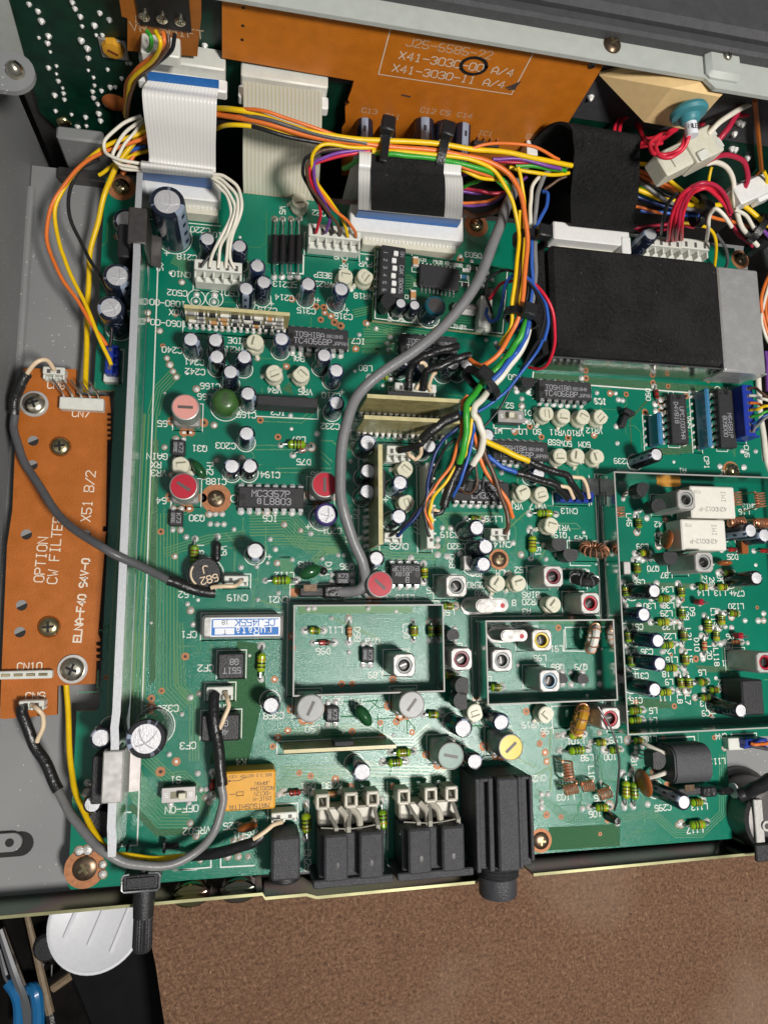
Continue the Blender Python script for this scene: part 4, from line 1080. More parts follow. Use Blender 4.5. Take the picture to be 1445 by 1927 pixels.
GB = (((-0.2, 'band_brown'), (-0.02, 'band_black'), (0.16, 'band_black')), ((-0.22, 'band_black'), (-0.03, 'band_black'), (0.15, 'band_gold')), ((-0.18, 'band_brown'), (0.0, 'band_brown'), (0.18, 'band_black')))
def axial(name, cat, k, x, y, ang, L_, R, mt, bands, span, label, group, lead=True):
    p = PZ(k, x, y, R + 0.5)
    t = thing(name, label, cat, (p.x, p.y, 0), rz=math.radians(ang + RND.uniform(-3, 3)), group=group)
    t.scale = (1, q_ := RND.uniform(0.93, 1.07), q_)
    part('body', cached(('ax', L_, R, mt, bands), lambda: axial_body(L_, R, mt, bands), 'body'), t)
    for s_ in (-1, 1):
        part('lead', cached(('al', L_, R, s_, span), lambda: axial_lead(L_, R, s_, span), 'lead'), t)
        a = math.radians(ang)
        pad(p.x + s_ * span / 2 * math.cos(a), p.y + s_ * span / 2 * math.sin(a), 1.05)
    return t
IND = '''
h 235 1072 0 L|green banded inductor under the L87 marking with a red diode
h 715 685 0 M|green inductor mostly hidden under the thick grey cable
j 1100 250 90 L|green banded inductor beside the L81 marking above the 682 coil
k 150 398 0 L|green banded inductor under the L112 marking
k 338 683 0 S|green inductor left of the L114 marking inside the centre shield
k 902 685 90 S|green inductor beside the L90 marking inside the centre shield
k 1000 685 90 S|green inductor against the right wall of the centre shield
k 960 355 90 S|yellow green inductor touching the right side of the IC5 chip
k 1095 545 0 S|green inductor above the L56 marking near the oval crystal
k 1105 935 0 S|yellow green inductor beneath the red ringed can by the shield
k 1010 1160 0 S|green inductor right of the second grey slotted coil
k 840 1375 0 M|green banded inductor at the right end of the NB2 board
k 795 1432 0 M|lower green inductor under the right end of the NB2 board
k 35 865 90 L|green banded inductor right of the black CF2 filter
k 1250 50 0 S|green inductor left of the L126 marking
k 1362 1005 0 S|green inductor beside the left wall of the second shield
l 195 17 0 L|green banded inductor left of the CN13 marking
l 125 190 90 L|green banded inductor left of the L51 marking
l 722 75 90 S|green inductor right of the L45 marking inside the large shield
l 755 240 0 S|yellow green inductor under the L39 marking
l 712 325 90 S|green inductor right of the small grey transistor in the large shield
l 960 460 90 S|green inductor right of the L34 marking
l 648 455 90 S|green inductor against the shield wall left of the C55 capacitor
l 860 497 0 M|green inductor above the L36 marking
l 965 580 90 S|green inductor right of the L29 marking
l 858 628 0 M|green inductor above the L32 marking
l 975 705 90 S|green inductor right of the L22 marking
l 662 712 90 S|green inductor against the shield wall left of the C35 capacitor
l 880 757 0 M|green inductor above the L24 marking
l 985 840 90 S|green inductor right of the L16 marking
l 678 847 90 S|green inductor against the shield wall left of the C31 capacitor
l 900 885 0 M|green inductor above the L18 marking
l 958 970 90 S|left of two upright green inductors above the L8 marking
l 1003 970 90 S|right of two upright green inductors above the L7 marking
l 1080 965 0 S|green inductor below the L6 marking
l 1145 1010 0 S|green inductor left of the black coil block
l 1095 1052 0 S|green inductor above the L3 marking
l 870 1022 0 M|green inductor above the L11 marking
l 700 1125 0 M|green inductor left of the L5 marking
l 700 1180 0 M|green inductor left of the L4 marking
l 1080 430 0 S|green inductor above the L14 marking
l 1190 432 0 S|gold banded inductor above the L13 marking
l 1225 350 0 S|green inductor above the L25 marking
l 1185 617 90 S|gold banded inductor right of the L119 marking
l 1255 580 0 S|green inductor under the L120 marking
l 1110 650 90 M|green inductor between two diodes near the L119 marking
l 1158 707 90 S|gold banded inductor above the L118 marking
l 370 1265 0 M|green inductor half hidden under the black and gold ring coil
l 375 1350 0 L|green banded inductor above the L98 marking
l 510 1305 0 S|small green inductor left of the L99 marking
l 720 1295 0 S|small green inductor left of the L109 marking
l 585 1347 0 S|small green inductor above the 100 marking
f 515 240 0 M|green banded inductor beside the 106 marking under copper coils
f 650 140 90 L|left of two upright green inductors by the brown capacitor
f 697 145 90 L|right of two upright green inductors by the brown capacitor
f 1050 335 0 L|green banded inductor above the L117 marking near the board corner
f 1045 210 0 M|green inductor right of the C295 capacitor
e 290 330 90 L|green banded inductor left of the first DIN jack
e 723 310 90 L|green banded inductor between the two DIN jacks'''
sizes = {'L': (5.6, 1.35, 9.4), 'M': (4.6, 1.25, 7.0), 'S': (3.5, 1.15, 5.6)}
for n_, (q, lab) in enumerate(rows(IND)):
    k_, x_, y_, a_, sz = q.split()
    L_, R, sp = sizes[sz]
    axial('axial_inductor', 'inductor', k_, float(x_), float(y_), float(a_) + (180 if RND.random() < 0.4 else 0), L_, R, 'lime_body' if ('yellow' in lab or 'gold' in lab) else ('green_body', 'lime_body', 'olive_body', 'green_body')[n_ % 4], GB[1] if 'gold' in lab else GB[n_ % 3], sp, lab, 'green inductors on the main board')
for q, lab, nm, mt, bd in (('k 390 752 0', 'red and black banded diode above the D96 marking', 'diode', 'diode_red', ((0.3, 'band_black'), (0.2, 'band_black'))),
        ('k 535 690 90', 'red diode beside the D98 marking inside the centre shield', 'diode', 'resistor_tan', ((0.2, 'diode_red'), (-0.2, 'band_brown'))),
        ('h 270 1105 25', 'glass diode with red band touching the L87 inductor', 'diode', 'glass_clear', ((0.1, 'diode_red'), (-0.1, 'diode_red'))),
        ('e 225 158 0', 'dark red diode below the D91 marking', 'diode', 'diode_red', ((0.2, 'band_black'), (-0.2, 'band_black'))),
        ('e 435 165 0', 'tan resistor with brown bands below the R280 marking', 'resistor', 'resistor_tan', ((-0.1, 'band_brown'), (0.1, 'band_brown'), (0.28, 'band_brown'))),
        ('d 1202 115 90', 'red diode left of the orange relay', 'diode', 'diode_red', ((0.3, 'band_black'), (-0.3, 'band_black'))),
        ('A 515 450 90', 'red glass diode right of the D90 marking', 'diode', 'diode_red', ((0.2, 'band_black'), (-0.3, 'band_black'))),
        ('l 1090 760 90', 'small red diode right of the D10 marking', 'diode', 'resistor_tan', ((0.2, 'diode_red'), (-0.2, 'diode_red'))),
        ('l 1265 742 0', 'thin red diode under the D6 marking', 'diode', 'resistor_tan', ((0.2, 'diode_red'), (-0.2, 'diode_red'))),
        ('l 1245 222 0', 'red diode above the D25 marking', 'diode', 'diode_red', ((0.2, 'band_black'),)),
        ('l 1425 228 0', 'red diode at the right frame edge above a thick grey marking', 'diode', 'diode_red', ((0.2, 'band_black'),))):
    k_, x_, y_, a_ = q.split()
    axial('axial_' + nm, nm, k_, float(x_), float(y_), float(a_), 3.4, 0.85, mt, bd, 6.4, lab, 'axial diodes and resistors')
# upright red diodes in the large shield
for q, lab in (('l 1080 515', 'upright red diode near the D9 marking'), ('l 1303 705', 'upright red diode near the D6 marking')):
    k_, x_, y_ = q.split(); p = PZ(k_, float(x_), float(y_), 5.0)
    t = thing('upright_diode', lab, 'diode', (p.x, p.y, 0), group='axial diodes and resistors')
    part('body', cached('upd', lambda: MB().lathe([(0.4, 1.2), (1.0, 1.6), (1.05, 4.4), (0.5, 5.0)], 'red_core', 14), 'body'), t)
    part('lead', cached('upl', lambda: MB().tube([(0, 0, 4.9), (0.3, 0, 5.6), (1.6, -0.4, 5.5), (2.4, -0.6, 0)], 0.28, 'pin_metal', 6), 'lead'), t)
    pad(p.x + 2.4, p.y - 0.6)
# black sleeved jumper wires
for q, lab in (('j 1228 235 90', 'black jumper sleeve left of the W9 marking'),):
    k_, x_, y_, a_ = q.split()
    axial('jumper_sleeve', 'jumper', k_, float(x_), float(y_), 90, 6.2, 1.25, 'shrink_black', (), 9.2, lab, 'black jumper sleeves')
for i, x_ in enumerate((113, 157, 205, 247)):
    lab = ['leftmost of four tall black sleeved jumpers under the W5 marking', 'second of four tall black sleeved jumpers under the W5 marking', 'third of four tall black sleeved jumpers under the W5 marking', 'rightmost of four tall black sleeved jumpers under the W5 marking'][i]
    a_, b_ = PZ('b', x_, 1235, 0.5), PZ('h', x_ - 5, 120, 0.5)
    t = thing('jumper_sleeve', lab, 'jumper', (a_.x, a_.y, 0), group='black jumper sleeves')
    d = b_ - a_
    part('lead', MB().tube([(0, 0, -0.2), (0.2, -0.6, 2.2), (d.x * 0.5, d.y * 0.5, 3.0), (d.x, d.y + 0.6, 2.2), (d.x, d.y, -0.2)], 0.3, 'pin_metal', 7), t)
    part('sleeve', MB().tube([(0.1 + d.x * 0.38, d.y * 0.38, 3.0), (d.x * 0.82, d.y * 0.82, 2.6)], 1.25, 'shrink_black', 12), t)
    pad(a_.x, a_.y, 0.9); pad(b_.x, b_.y, 0.9)
silk_mm([(PZ('h', 185, 0, 0).x, PZ('h', 185, 0, 0).y), (PZ('h', 185, 100, 0).x, PZ('h', 185, 100, 0).y), (PZ('h', 272, 105, 0).x, PZ('h', 272, 105, 0).y), (PZ('h', 275, 0, 0).x, PZ('h', 275, 0, 0).y)], 0.5)

# ---------------------------------------------------------------- square tuned cans
def can_body(H, w=6.7):
    m = MB(); n = 20; h = w / 2; c = 0.9
    outer = []
    for i in range(n):
        a = 2 * PI * i / n + PI / 4 * 0
        q = 4
        ca, sa = math.cos(a), math.sin(a)
        s_ = (abs(ca) ** 7 + abs(sa) ** 7) ** (-1 / 7)
        outer.append((h * s_ * ca, h * s_ * sa))
    vs = []; fs = []
    rings = [([(x, y) for x, y in outer], 0.0), ([(x, y) for x, y in outer], H - 0.7), ([(x * 0.975, y * 0.975) for x, y in outer], H - 0.25), ([(x * 0.9, y * 0.9) for x, y in outer], H),
             ([(2.45 * math.cos(2 * PI * i / n), 2.45 * math.sin(2 * PI * i / n)) for i in range(n)], H), ([(2.3 * math.cos(2 * PI * i / n), 2.3 * math.sin(2 * PI * i / n)) for i in range(n)], H - 2.5)]
    for ring, z in rings: vs += [(x, y, z) for x, y in ring]
    for k in range(len(rings) - 1):
        for i in range(n):
            j = (i + 1) % n; fs.append((k * n + i, k * n + j, k * n + n + j, k * n + n + i))
    return m.add(vs, fs, 'can_metal')
def can_core(H, mt):
    m = MB()
    m.lathe([(2.28, H - 1.0), (2.28, H - 0.25), (1.75, H - 0.3), (1.7, H - 1.6), (1.6, H - 2.6)], mt, 18, cap0=False, cap1=False)
    m.lathe([(1.62, H - 3.2), (1.62, H - 1.5), (1.2, H - 1.35), (0.2, H - 1.4)], 'core_well', 18)
    m.box(-1.0, 1.0, -0.22, 0.22, H - 1.42, H - 1.3, 'dark_steel')
    return m
def can(k, x, y, mt, H, label):
    p = PZ(k, x, y, H)
    t = thing('tuning_can', label, 'coil can', (p.x, p.y, 0), group='square tuning cans')
    part('can', cached(('cn', H), lambda: can_body(H), 'can'), t)
    part('core', cached(('cc', H, mt), lambda: can_core(H, mt), 'core'), t, rz=RND.uniform(0, 3))
    silk_mm([(p.x - 3.9, p.y - 3.9), (p.x + 3.9, p.y - 3.9), (p.x + 3.9, p.y + 3.9), (p.x - 3.9, p.y + 3.9)], 0.25, True)
for q, mt, lab in (('k 1140 430', 'grey_core', 'square metal can with dark core under the ZERO marking'), ('k 845 880', 'grey_core', 'square metal can with dark core inside the centre shield'),
        ('k 1170 845', 'dark_red_core', 'square metal can with dull red ring between the two shields'), ('k 1400 852', 'grey_core', 'square metal can with grey core at the left of the second shield'),
        ('l 178 730', 'yellow_core', 'square metal can with yellow ring inside the second shield'), ('l 222 958', 'blue_core', 'square metal can with pale blue ring inside the second shield'),
        ('l 242 372', 'dark_red_core', 'square metal can with dark red ring beside a black ring coil'), ('l 450 522', 'red_core', 'square metal can with red ring right of the VR20 trimmer'),
        ('l 563 1170', 'red_core', 'square metal can with red ring at the corner of the large shield'), ('l 1088 292', 'grey_core', 'square metal can with open grey core below the lower white relay'),
        ('l 1432 855', 'red_core', 'square metal can with red ring cut by the right frame edge'), ('i 988 1370', 'grey_core', 'square metal can with open core overlapping the upper white relay')):
    k_, x_, y_ = q.split(); can(k_, float(x_), float(y_), mt, 14.0 if k_ in 'li' and float(x_) > 900 else 11.5, lab)

# ---------------------------------------------------------------- round slotted coils on square feet
def rc_base():
    m = MB(); m.box(-3.7, 3.7, -3.7, 3.7, 0, 4.5, 'can_metal', 0.6); m.lathe([(3.75, 4.2), (3.95, 4.8), (3.95, 10.2), (3.8, 10.9), (3.55, 11.0), (3.5, 10.6)], 'can_metal', 28, cap1=False); return m
def rc_core(mt):
    m = MB(); m.lathe([(3.52, 10.2), (3.5, 10.8), (0.1, 10.85)], mt, 28); return m
def rc_slot():
    m = MB(); m.box(-2.1, 2.1, -0.42, 0.42, 10.6, 10.9, 'slot_dark'); return m
mat('slot_dark', (0.10, 0.085, 0.08), 0.5)
def round_coil(k, x, y, mt, ang, label, tall=0.0):
    p = PZ(k, x, y, 10.9)
    t = thing('slotted_coil', label, 'coil', (p.x, p.y, 0), group='round slotted coils')
    part('can', cached('rcb', rc_base, 'can'), t)
    co = part('core', cached(('rcc', mt), lambda: rc_core(mt), 'core'), t)
    part('slot', cached('rcs', rc_slot, 'slot'), co, rz=math.radians(ang))
    silk_mm([(p.x - 4.3, p.y - 4.3), (p.x + 4.3, p.y - 4.3), (p.x + 4.3, p.y + 4.3), (p.x - 4.3, p.y + 4.3)], 0.25, True)
    for s_ in (-1, 1): PADS.append((p.x + s_ * 4.6, p.y - 1.5, 1.0, 'c')); PADS.append((p.x + s_ * 1.0, p.y - 4.7, 1.0, 'c'))
for q, mt, ang, lab in (('g 1050 860', 'pink_core', 0, 'pink topped round coil beside the L65 marking'), ('g 1040 1310', 'red_core', -32, 'red topped round coil beside the L64 marking'),
        ('h 395 1300', 'red_core', 90, 'red topped round coil right of the IC6 chip'), ('k 708 420', 'red_core', -42, 'red topped round coil at the end of the grey cable near IC5'),
        ('k 315 1125', 'grey_core', 65, 'grey topped round coil above the L60 marking'), ('k 888 1105', 'grey_core', 52, 'grey topped round coil right of the green thermistor'),
        ('k 1110 1395', 'green_core', -12, 'dark green topped round coil above the black jack'), ('l 5 1332', 'yellow_core', 40, 'yellow topped round coil above the black jack')):
    k_, x_, y_ = q.split(); round_coil(k_, float(x_), float(y_), mt, ang, lab)

# ---------------------------------------------------------------- chips
def dip_pin():
    m = MB()
    m.box(-0.72, 0.72, 3.1, 3.75, 2.0, 2.25, 'pin_metal'); m.box(-0.72, 0.72, 3.75, 4.0, 0.9, 2.25, 'pin_metal'); m.box(-0.28, 0.28, 3.76, 3.98, -0.4, 0.9, 'pin_metal')
    return m
def dip(k, x, y, n, lines, ang, label, chip_len=None, lay=0.0):
    z = 4.1; p = PZ(k, x, y, z)
    L_ = chip_len or {8: 9.4, 14: 19.0, 16: 19.3}[n]
    t = thing('chip', label, 'chip', (p.x, p.y, 0), rz=math.radians(ang), group='chips on the main board')
    def body():
        m = MB(); m.box(-L_ / 2, L_ / 2, -3.15, 3.15, 0.8, z, 'ic_plastic', 0.28)
        m.lathe([(1.0, 0), (1.0, 0.03), (0.2, 0.03)], 'core_well', 14, Matrix.Translation((-L_ / 2 + 1.1, 0, z)))
        m.disc(-L_ / 2 + 1.6, -2.2, z + 0.02, 0.45, 'core_well', 10)
        return m
    bo = part('body', cached(('dip', L_), body, 'body'), t)
    pm = cached('dpin', dip_pin, 'pin')
    a = math.radians(ang)
    for i in range(n // 2):
        xx = (i - (n // 2 - 1) / 2) * 2.54
        for s_ in (1, -1):
            o = part('pin', pm, t, (xx, 0, 0), rz=0 if s_ > 0 else PI)
            pad(p.x + xx * math.cos(a) - 3.9 * s_ * math.sin(a), p.y + xx * math.sin(a) + 3.9 * s_ * math.cos(a), 0.9)
    if lines:
        m = MB()
        for s_, h_, dx, dy in lines: text_strokes(m, s_, h_, h_ * 0.13, 'ic_ink', z + 0.02, Matrix.Translation((dx, dy, 0)))
        part('marking', m, bo)
    silk_mm([(p.x + u * math.cos(a) - v_ * math.sin(a), p.y + u * math.sin(a) + v_ * math.cos(a)) for u, v_ in ((-L_ / 2 - 0.6, -2.2), (-L_ / 2 - 0.6, 2.2), (L_ / 2 + 0.5, 2.2), (L_ / 2 + 0.5, -2.2))], 0.25, True)
    q = (-L_ / 2 - 1.2, 0); silk_ring(p.x + q[0] * math.cos(a), p.y + q[0] * math.sin(a), 1.1)
    return t
T4 = (('TOSHIBA', 1.55, -2.6, 0.75), ('8818HB', 1.0, 5.2, 0.65), ('TC4066BP', 1.75, -1.6, -1.35), ('JAPAN', 1.15, 7.0, -1.55))
dip('h', 357, 466, 14, T4, 0, 'black chip with white print left of the IC7 marking')
dip('h', 985, 506, 14, T4, 0, 'black chip partly hidden under the thick grey cable and sleeves')
dip('i', 310, 757, 14, T4, 0, 'black chip with white print left of the IC9 marking')
dip('t', 620, 1075, 14, T4, 0, 'black chip crossed by the thick yellow lead')
dip('.', 511, 936, 16, (('MC3357P', 1.9, -0.2, 1.1), ('L8803', 1.9, 1.8, -1.2), ('O', 1.6, -3.6, -1.2), ('M', 0.9, -3.6, -1.2)), 0, 'black chip with white print above the IC6 marking')
dip('u', 1165, 642, 14, (('LM381', 1.7, 3.0, 1.2), ('LM324N', 1.9, 1.5, -1.3), ('N', 1.9, -5.5, 1.2), ('N', 1.9, -6.2, 0.9)), 0, 'black chip above the IC11 marking under thin wires')
dip('k', 855, 362, 8, (('SN16913P', 1.25, 0, -1.6), ('J818X', 1.25, 0.8, 0.0), ('B', 1.5, -0.4, 1.8)), 180, 'short eight pin black chip beside the IC5 marking')
dip('A', 706, 655, 14, (('UPC1037HA', 1.5, 1.5, 1.0), ('D4V818', 1.5, -2.0, -1.1)), -90, 'upright black chip between the two blue resistor blocks', 17.6)
dip('A', 1108, 652, 16, (('M54581P', 1.5, 2.6, 0.8), ('809D00', 1.5, 3.0, -1.2)), -90, 'upright black chip left of the large blue connector', 21.0)
t = thing('flat_chip', 'tall flat black chip beside the IC3 marking', 'chip', (0, 0, 0))
a_, b_ = PZ('h', 10, 790, 8), PZ('h', 358, 810, 8)
part('body', MB().box(a_.x, b_.x, a_.y - 3.0, a_.y, 1.0, 8, 'ic_plastic', 0.3), t)
silk_mm([(a_.x, a_.y - 4.4), (b_.x + 0.8, a_.y - 4.4), (b_.x + 0.8, a_.y + 0.4)], 0.3)
for i in range(9):
    part('pin', cached('sipin', lambda: MB().box(-0.25, 0.25, -0.12, 0.12, -0.4, 1.1, 'pin_metal'), 'pin'), t, (a_.x + 1.2 + i * 2.3, a_.y - 1.5, 0))
# small four legged transistors
def flat_body():
    m = MB(); m.box(-1.9, 1.9, -2.3, 2.3, 0.6, 2.6, 'ic_plastic', 0.3)
    text_strokes(m, 'K73', 1.15, 0.16, 'ic_ink', 2.62, Matrix.Translation((0.7, 0, 0)) @ Matrix.Rotation(-PI / 2, 4, 'Z')); text_strokes(m, 'GR8E', 0.9, 0.14, 'ic_ink', 2.62, Matrix.Translation((-0.9, 0, 0)) @ Matrix.Rotation(-PI / 2, 4, 'Z'))
    return m
def flat_leg():
    m = MB(); m.box(-0.4, 0.4, 2.2, 3.3, 0.25, 0.5, 'pin_metal'); return m
for q, ang, lab in (('g 1012 1090', 0, 'small square black transistor left of the Q31 marking'), ('j 998 45', 0, 'small square black transistor left of the Q30 marking'), ('k 440 1160', 0, 'small square black transistor below the Q27 marking'),
        ('k 640 822', 0, 'small square black transistor below the Q78 marking'), ('k 500 385', 90, 'small square black transistor beside the black cable plug')):
    k_, x_, y_ = q.split(); p = PZ(k_, float(x_), float(y_), 2.6)
    t = thing('flat_transistor', lab, 'transistor', (p.x, p.y, 0), rz=math.radians(ang), group='square flat transistors')
    part('body', cached('fb', flat_body, 'body'), t)
    for sx_ in (-1.1, 1.1):
        for s_ in (0, PI):
            part('leg', cached('fleg', flat_leg, 'leg'), t, (sx_, 0, 0), rz=s_)
            a = math.radians(ang); yy = 3.2 if s_ == 0 else -3.2
            pad(p.x + sx_ * math.cos(a) - yy * math.sin(a), p.y + sx_ * math.sin(a) + yy * math.cos(a), 0.85)
# half round transistors
def t92(H, R):
    m = MB(); poly = [(R * math.cos(a), R * math.sin(a)) for a in [PI * (1.2 - 1.4 * i / 14) for i in range(15)]]
    m.prism(poly, H - 5.0, H, 'black_plastic'); return m
def t92leg(H):
    return MB().tube([(0, 0, H - 4.9), (0, 0, -0.3)], 0.28, 'pin_metal', 6)
for q, H, ang, R, lab in (('l 275 185', 8, 180, 2.5, 'black half round transistor under the Q19 marking'), ('l 340 245', 7, 175, 2.6, 'black half round transistor left of the copper ring coil'),
        ('k 1180 998', 9, 90, 2.6, 'upper of two black transistors beside the second shield'), ('k 1172 1082', 9, 90, 2.6, 'lower of two black transistors beside the second shield'),
        ('k 1122 710', 5, 0, 2.0, 'small round dark transistor between four pads above a can'), ('x 335 290', 11, 60, 2.5, 'black round transistor at the top left inside the large shield'),
        ('x 470 440', 11, 20, 2.6, 'dark round component left of the upper square can in the shield'), ('x 575 890', 11, 180, 2.6, 'black half round transistor above the Q70 marking'),
        ('y 395 415', 12, -90, 2.7, 'black half round transistor at the mouth of the grey ferrite tube'), ('t 690 400', 5, 180, 2.3, 'black transistor left of the IC9 chip'),
        ('l 410 952', 4.5, 0, 1.9, 'small round dark transistor under the Q79 marking'), ('l 575 952', 4.5, 0, 1.9, 'small round dark transistor at the right end of the second shield'), ('l 293 950', 4.5, 0, 1.9, 'small dark transistor hidden beside the pale blue ringed can')):
    k_, x_, y_ = q.split(); p = PZ(k_, float(x_), float(y_), H)
    t = thing('round_transistor', lab, 'transistor', (p.x, p.y, 0), rz=math.radians(ang), group='small round transistors')
    part('body', cached(('t92', H, R), lambda: t92(H, R), 'body'), t)
    a = math.radians(ang)
    for dx in (-1.27, 0, 1.27):
        if H > 4: part('leg', cached(('tl', H), lambda: t92leg(H), 'leg'), t, (dx, 0.3, 0))
        if H > 6: pad(p.x + dx * 1.3 * math.cos(a), p.y + dx * 1.3 * math.sin(a), 0.75)
    if H <= 5:
        for i in range(4): pad(p.x + 2.9 * math.cos(PI / 4 + i * PI / 2), p.y + 2.6 * math.sin(PI / 4 + i * PI / 2), 0.9)
for q, lab in (('k 1205 300', 'small silver grey transistor by the Q68 marking'), ('l 655 325', 'small silver grey transistor against the large shield wall')):
    k_, x_, y_ = q.split(); p = PZ(k_, float(x_), float(y_), 6)
    t = thing('silver_transistor', lab, 'transistor', (p.x, p.y, 0), group='silver transistors')
    part('body', cached('slv', lambda: MB().prism([(-1.3, -2.2), (1.0, -2.2), (1.3, -1.7), (1.3, 1.7), (1.0, 2.2), (-1.3, 2.2)], 2.0, 6.0, 'dark_steel'), 'body'), t)
    part('face', cached('slf', lambda: MB().box(-1.1, 1.1, -1.9, 1.9, 6.0, 6.1, 'can_metal', 0.04), 'face'), t)
    for dx in (-1.2, 0, 1.2): part('leg', cached('sll', lambda: MB().tube([(0, 0, 2.1), (0, 0, -0.2)], 0.25, 'pin_metal', 6), 'leg'), t, (0, dx, 0))

# ---------------------------------------------------------------- filters, domes, drums, discs
p = PZ('g', 1275, 815, 8); t = thing('green_coil', 'olive green domed coil marked 682 near the pink coil', 'coil', (p.x, p.y, 0))
part('body', MB().lathe([(3.9, 0.2), (4.1, 1.0), (4.1, 4.0), (3.9, 6.2), (3.2, 7.4), (2.0, 8.0), (0.1, 8.1)], 'olive_dome', 30), t)
m = MB(); text_strokes(m, '682', 1.4, 0.2, 'ink_dark', 8.13, Matrix.Rotation(-PI / 2 - 0.2, 4, 'Z')); part('marking', m, t)
silk_ring(p.x, p.y, 4.5)
p = PZ('j', 1158, 360, 7); t = thing('drum_coil', 'black drum coil with cream 682 print above the L62 marking', 'coil', (p.x, p.y, 0))
part('body', MB().lathe([(4.4, 0.2), (4.7, 0.6), (4.7, 6.5), (4.3, 7.0), (0.1, 7.0)], 'black_plastic', 32), t)
m = MB(); text_strokes(m, '682', 2.0, 0.3, 'wire_cream', 7.03, Matrix.Translation((1.4, -1.6, 0)) @ Matrix.Rotation(PI + 0.25, 4, 'Z')); text_strokes(m, 'J', 2.0, 0.3, 'wire_cream', 7.03, Matrix.Translation((0.3, 1.2, 0)) @ Matrix.Rotation(PI + 0.25, 4, 'Z'))
m.strip([(3.7 * math.cos(a), 3.7 * math.sin(a)) for a in [math.radians(150 + 9 * i) for i in range(10)]], 0.45, 'wire_cream', 7.03)
part('marking', m, t); silk_ring(p.x, p.y, 5.2)
for q, W_, D_, lab, txt in (('j 1310 885', 7.4, 7.2, 'square black filter beside the CF2 marking', '55IT'), ('j 1250 1235', 10.5, 7.2, 'wide black filter under the sleeved lead beside the CF3 marking', '4H7')):
    k_, x_, y_ = q.split(); p = PZ(k_, float(x_), float(y_), 6)
    t = thing('ceramic_filter', lab, 'filter', (p.x, p.y, 0), group='black ceramic filters')
    part('body', MB().box(-W_ / 2, W_ / 2, -D_ / 2, D_ / 2, 0.2, 6, 'black_plastic', 0.4), t)
    m = MB(); text_strokes(m, txt, 1.5, 0.2, 'ic_ink', 6.02, Matrix.Translation((0.2, -1.2, 0)) @ Matrix.Rotation(PI, 4, 'Z')); text_strokes(m, 'G8', 1.5, 0.2, 'ic_ink', 6.02, Matrix.Translation((0.8, 1.2, 0)) @ Matrix.Rotation(PI, 4, 'Z')); part('marking', m, t)
    silk_mm([(p.x - W_ / 2 - 0.5, p.y - D_ / 2 - 0.5), (p.x + W_ / 2 + 0.5, p.y - D_ / 2 - 0.5), (p.x + W_ / 2 + 0.5, p.y + D_ / 2 + 0.5), (p.x - W_ / 2 - 0.5, p.y + D_ / 2 + 0.5)], 0.28, True)
# long crystal filter with its blue and white label
a_, b_ = PZ('.', 379, 1203, 7), PZ('.', 533, 1155, 7)
x0, x1, y0, y1 = a_.x, b_.x, a_.y, b_.y - 0.2
t = thing('metal_filter', 'long metal filter can with blue and white label beside CF1', 'filter', (0, 0, 0))
part('can', MB().box(x0, x1, y0, y1, 0.2, 7, 'can_metal', 0.75), t)
lb = MB(); ly0, ly1, lx0, lx1 = y0 + 0.6, y1 - 0.8, x0 + 2.4, x1 - 0.9
lb.box(lx0, lx1, ly0, ly1, 7.0, 7.04, 'label_white')
ym = (ly0 + ly1) / 2
part('label', lb, t)
lb = MB(); lb.box(lx0 + 0.5, lx1 - 0.4, ly0 + 0.35, ym - 0.1, 7.045, 7.06, 'label_blue'); lb.box(lx0 + 0.5, lx0 + 7.0, ym + 0.1, ly1 - 0.4, 7.045, 7.06, 'label_white')
lb.box(lx0 + 1.2, lx0 + 6.6, ly0 + 0.6, ym - 0.3, 7.062, 7.07, 'label_white'); lb.box(lx0 + 0.3, lx0 + 0.7, ly0 + 0.35, ly1 - 0.4, 7.062, 7.07, 'label_blue'); lb.box(lx0 + 0.7, lx1 - 0.4, ly1 - 0.6, ly1 - 0.35, 7.062, 7.07, 'label_blue')
M180 = lambda x, y: Matrix.Translation((x, y, 0)) @ Matrix.Rotation(PI, 4, 'Z')
text_strokes(lb, 'muRata', 2.0, 0.28, 'label_white', 7.075, M180((lx0 + lx1) / 2 + 2.2, (ly0 + ym) / 2 + 0.1))
text_strokes(lb, 'CFJ455K', 1.9, 0.27, 'label_blue', 7.075, M180((lx0 + lx1) / 2 + 2.6, (ym + ly1) / 2 - 0.1))
text_strokes(lb, 'T', 1.2, 0.15, 'ink_dark', 7.08, M180(lx0 + 4, (ly0 + ym) / 2)); text_strokes(lb, '18', 1.1, 0.15, 'ink_dark', 7.08, M180(lx0 + 4, (ym + ly1) / 2))
part('label_print', lb, t)
silk_mm([(x0 - 0.6, y0 - 0.7), (x1 + 0.5, y0 - 0.7), (x1 + 0.5, y1 + 0.5), (x0 - 0.6, y1 + 0.5)], 0.3, True)
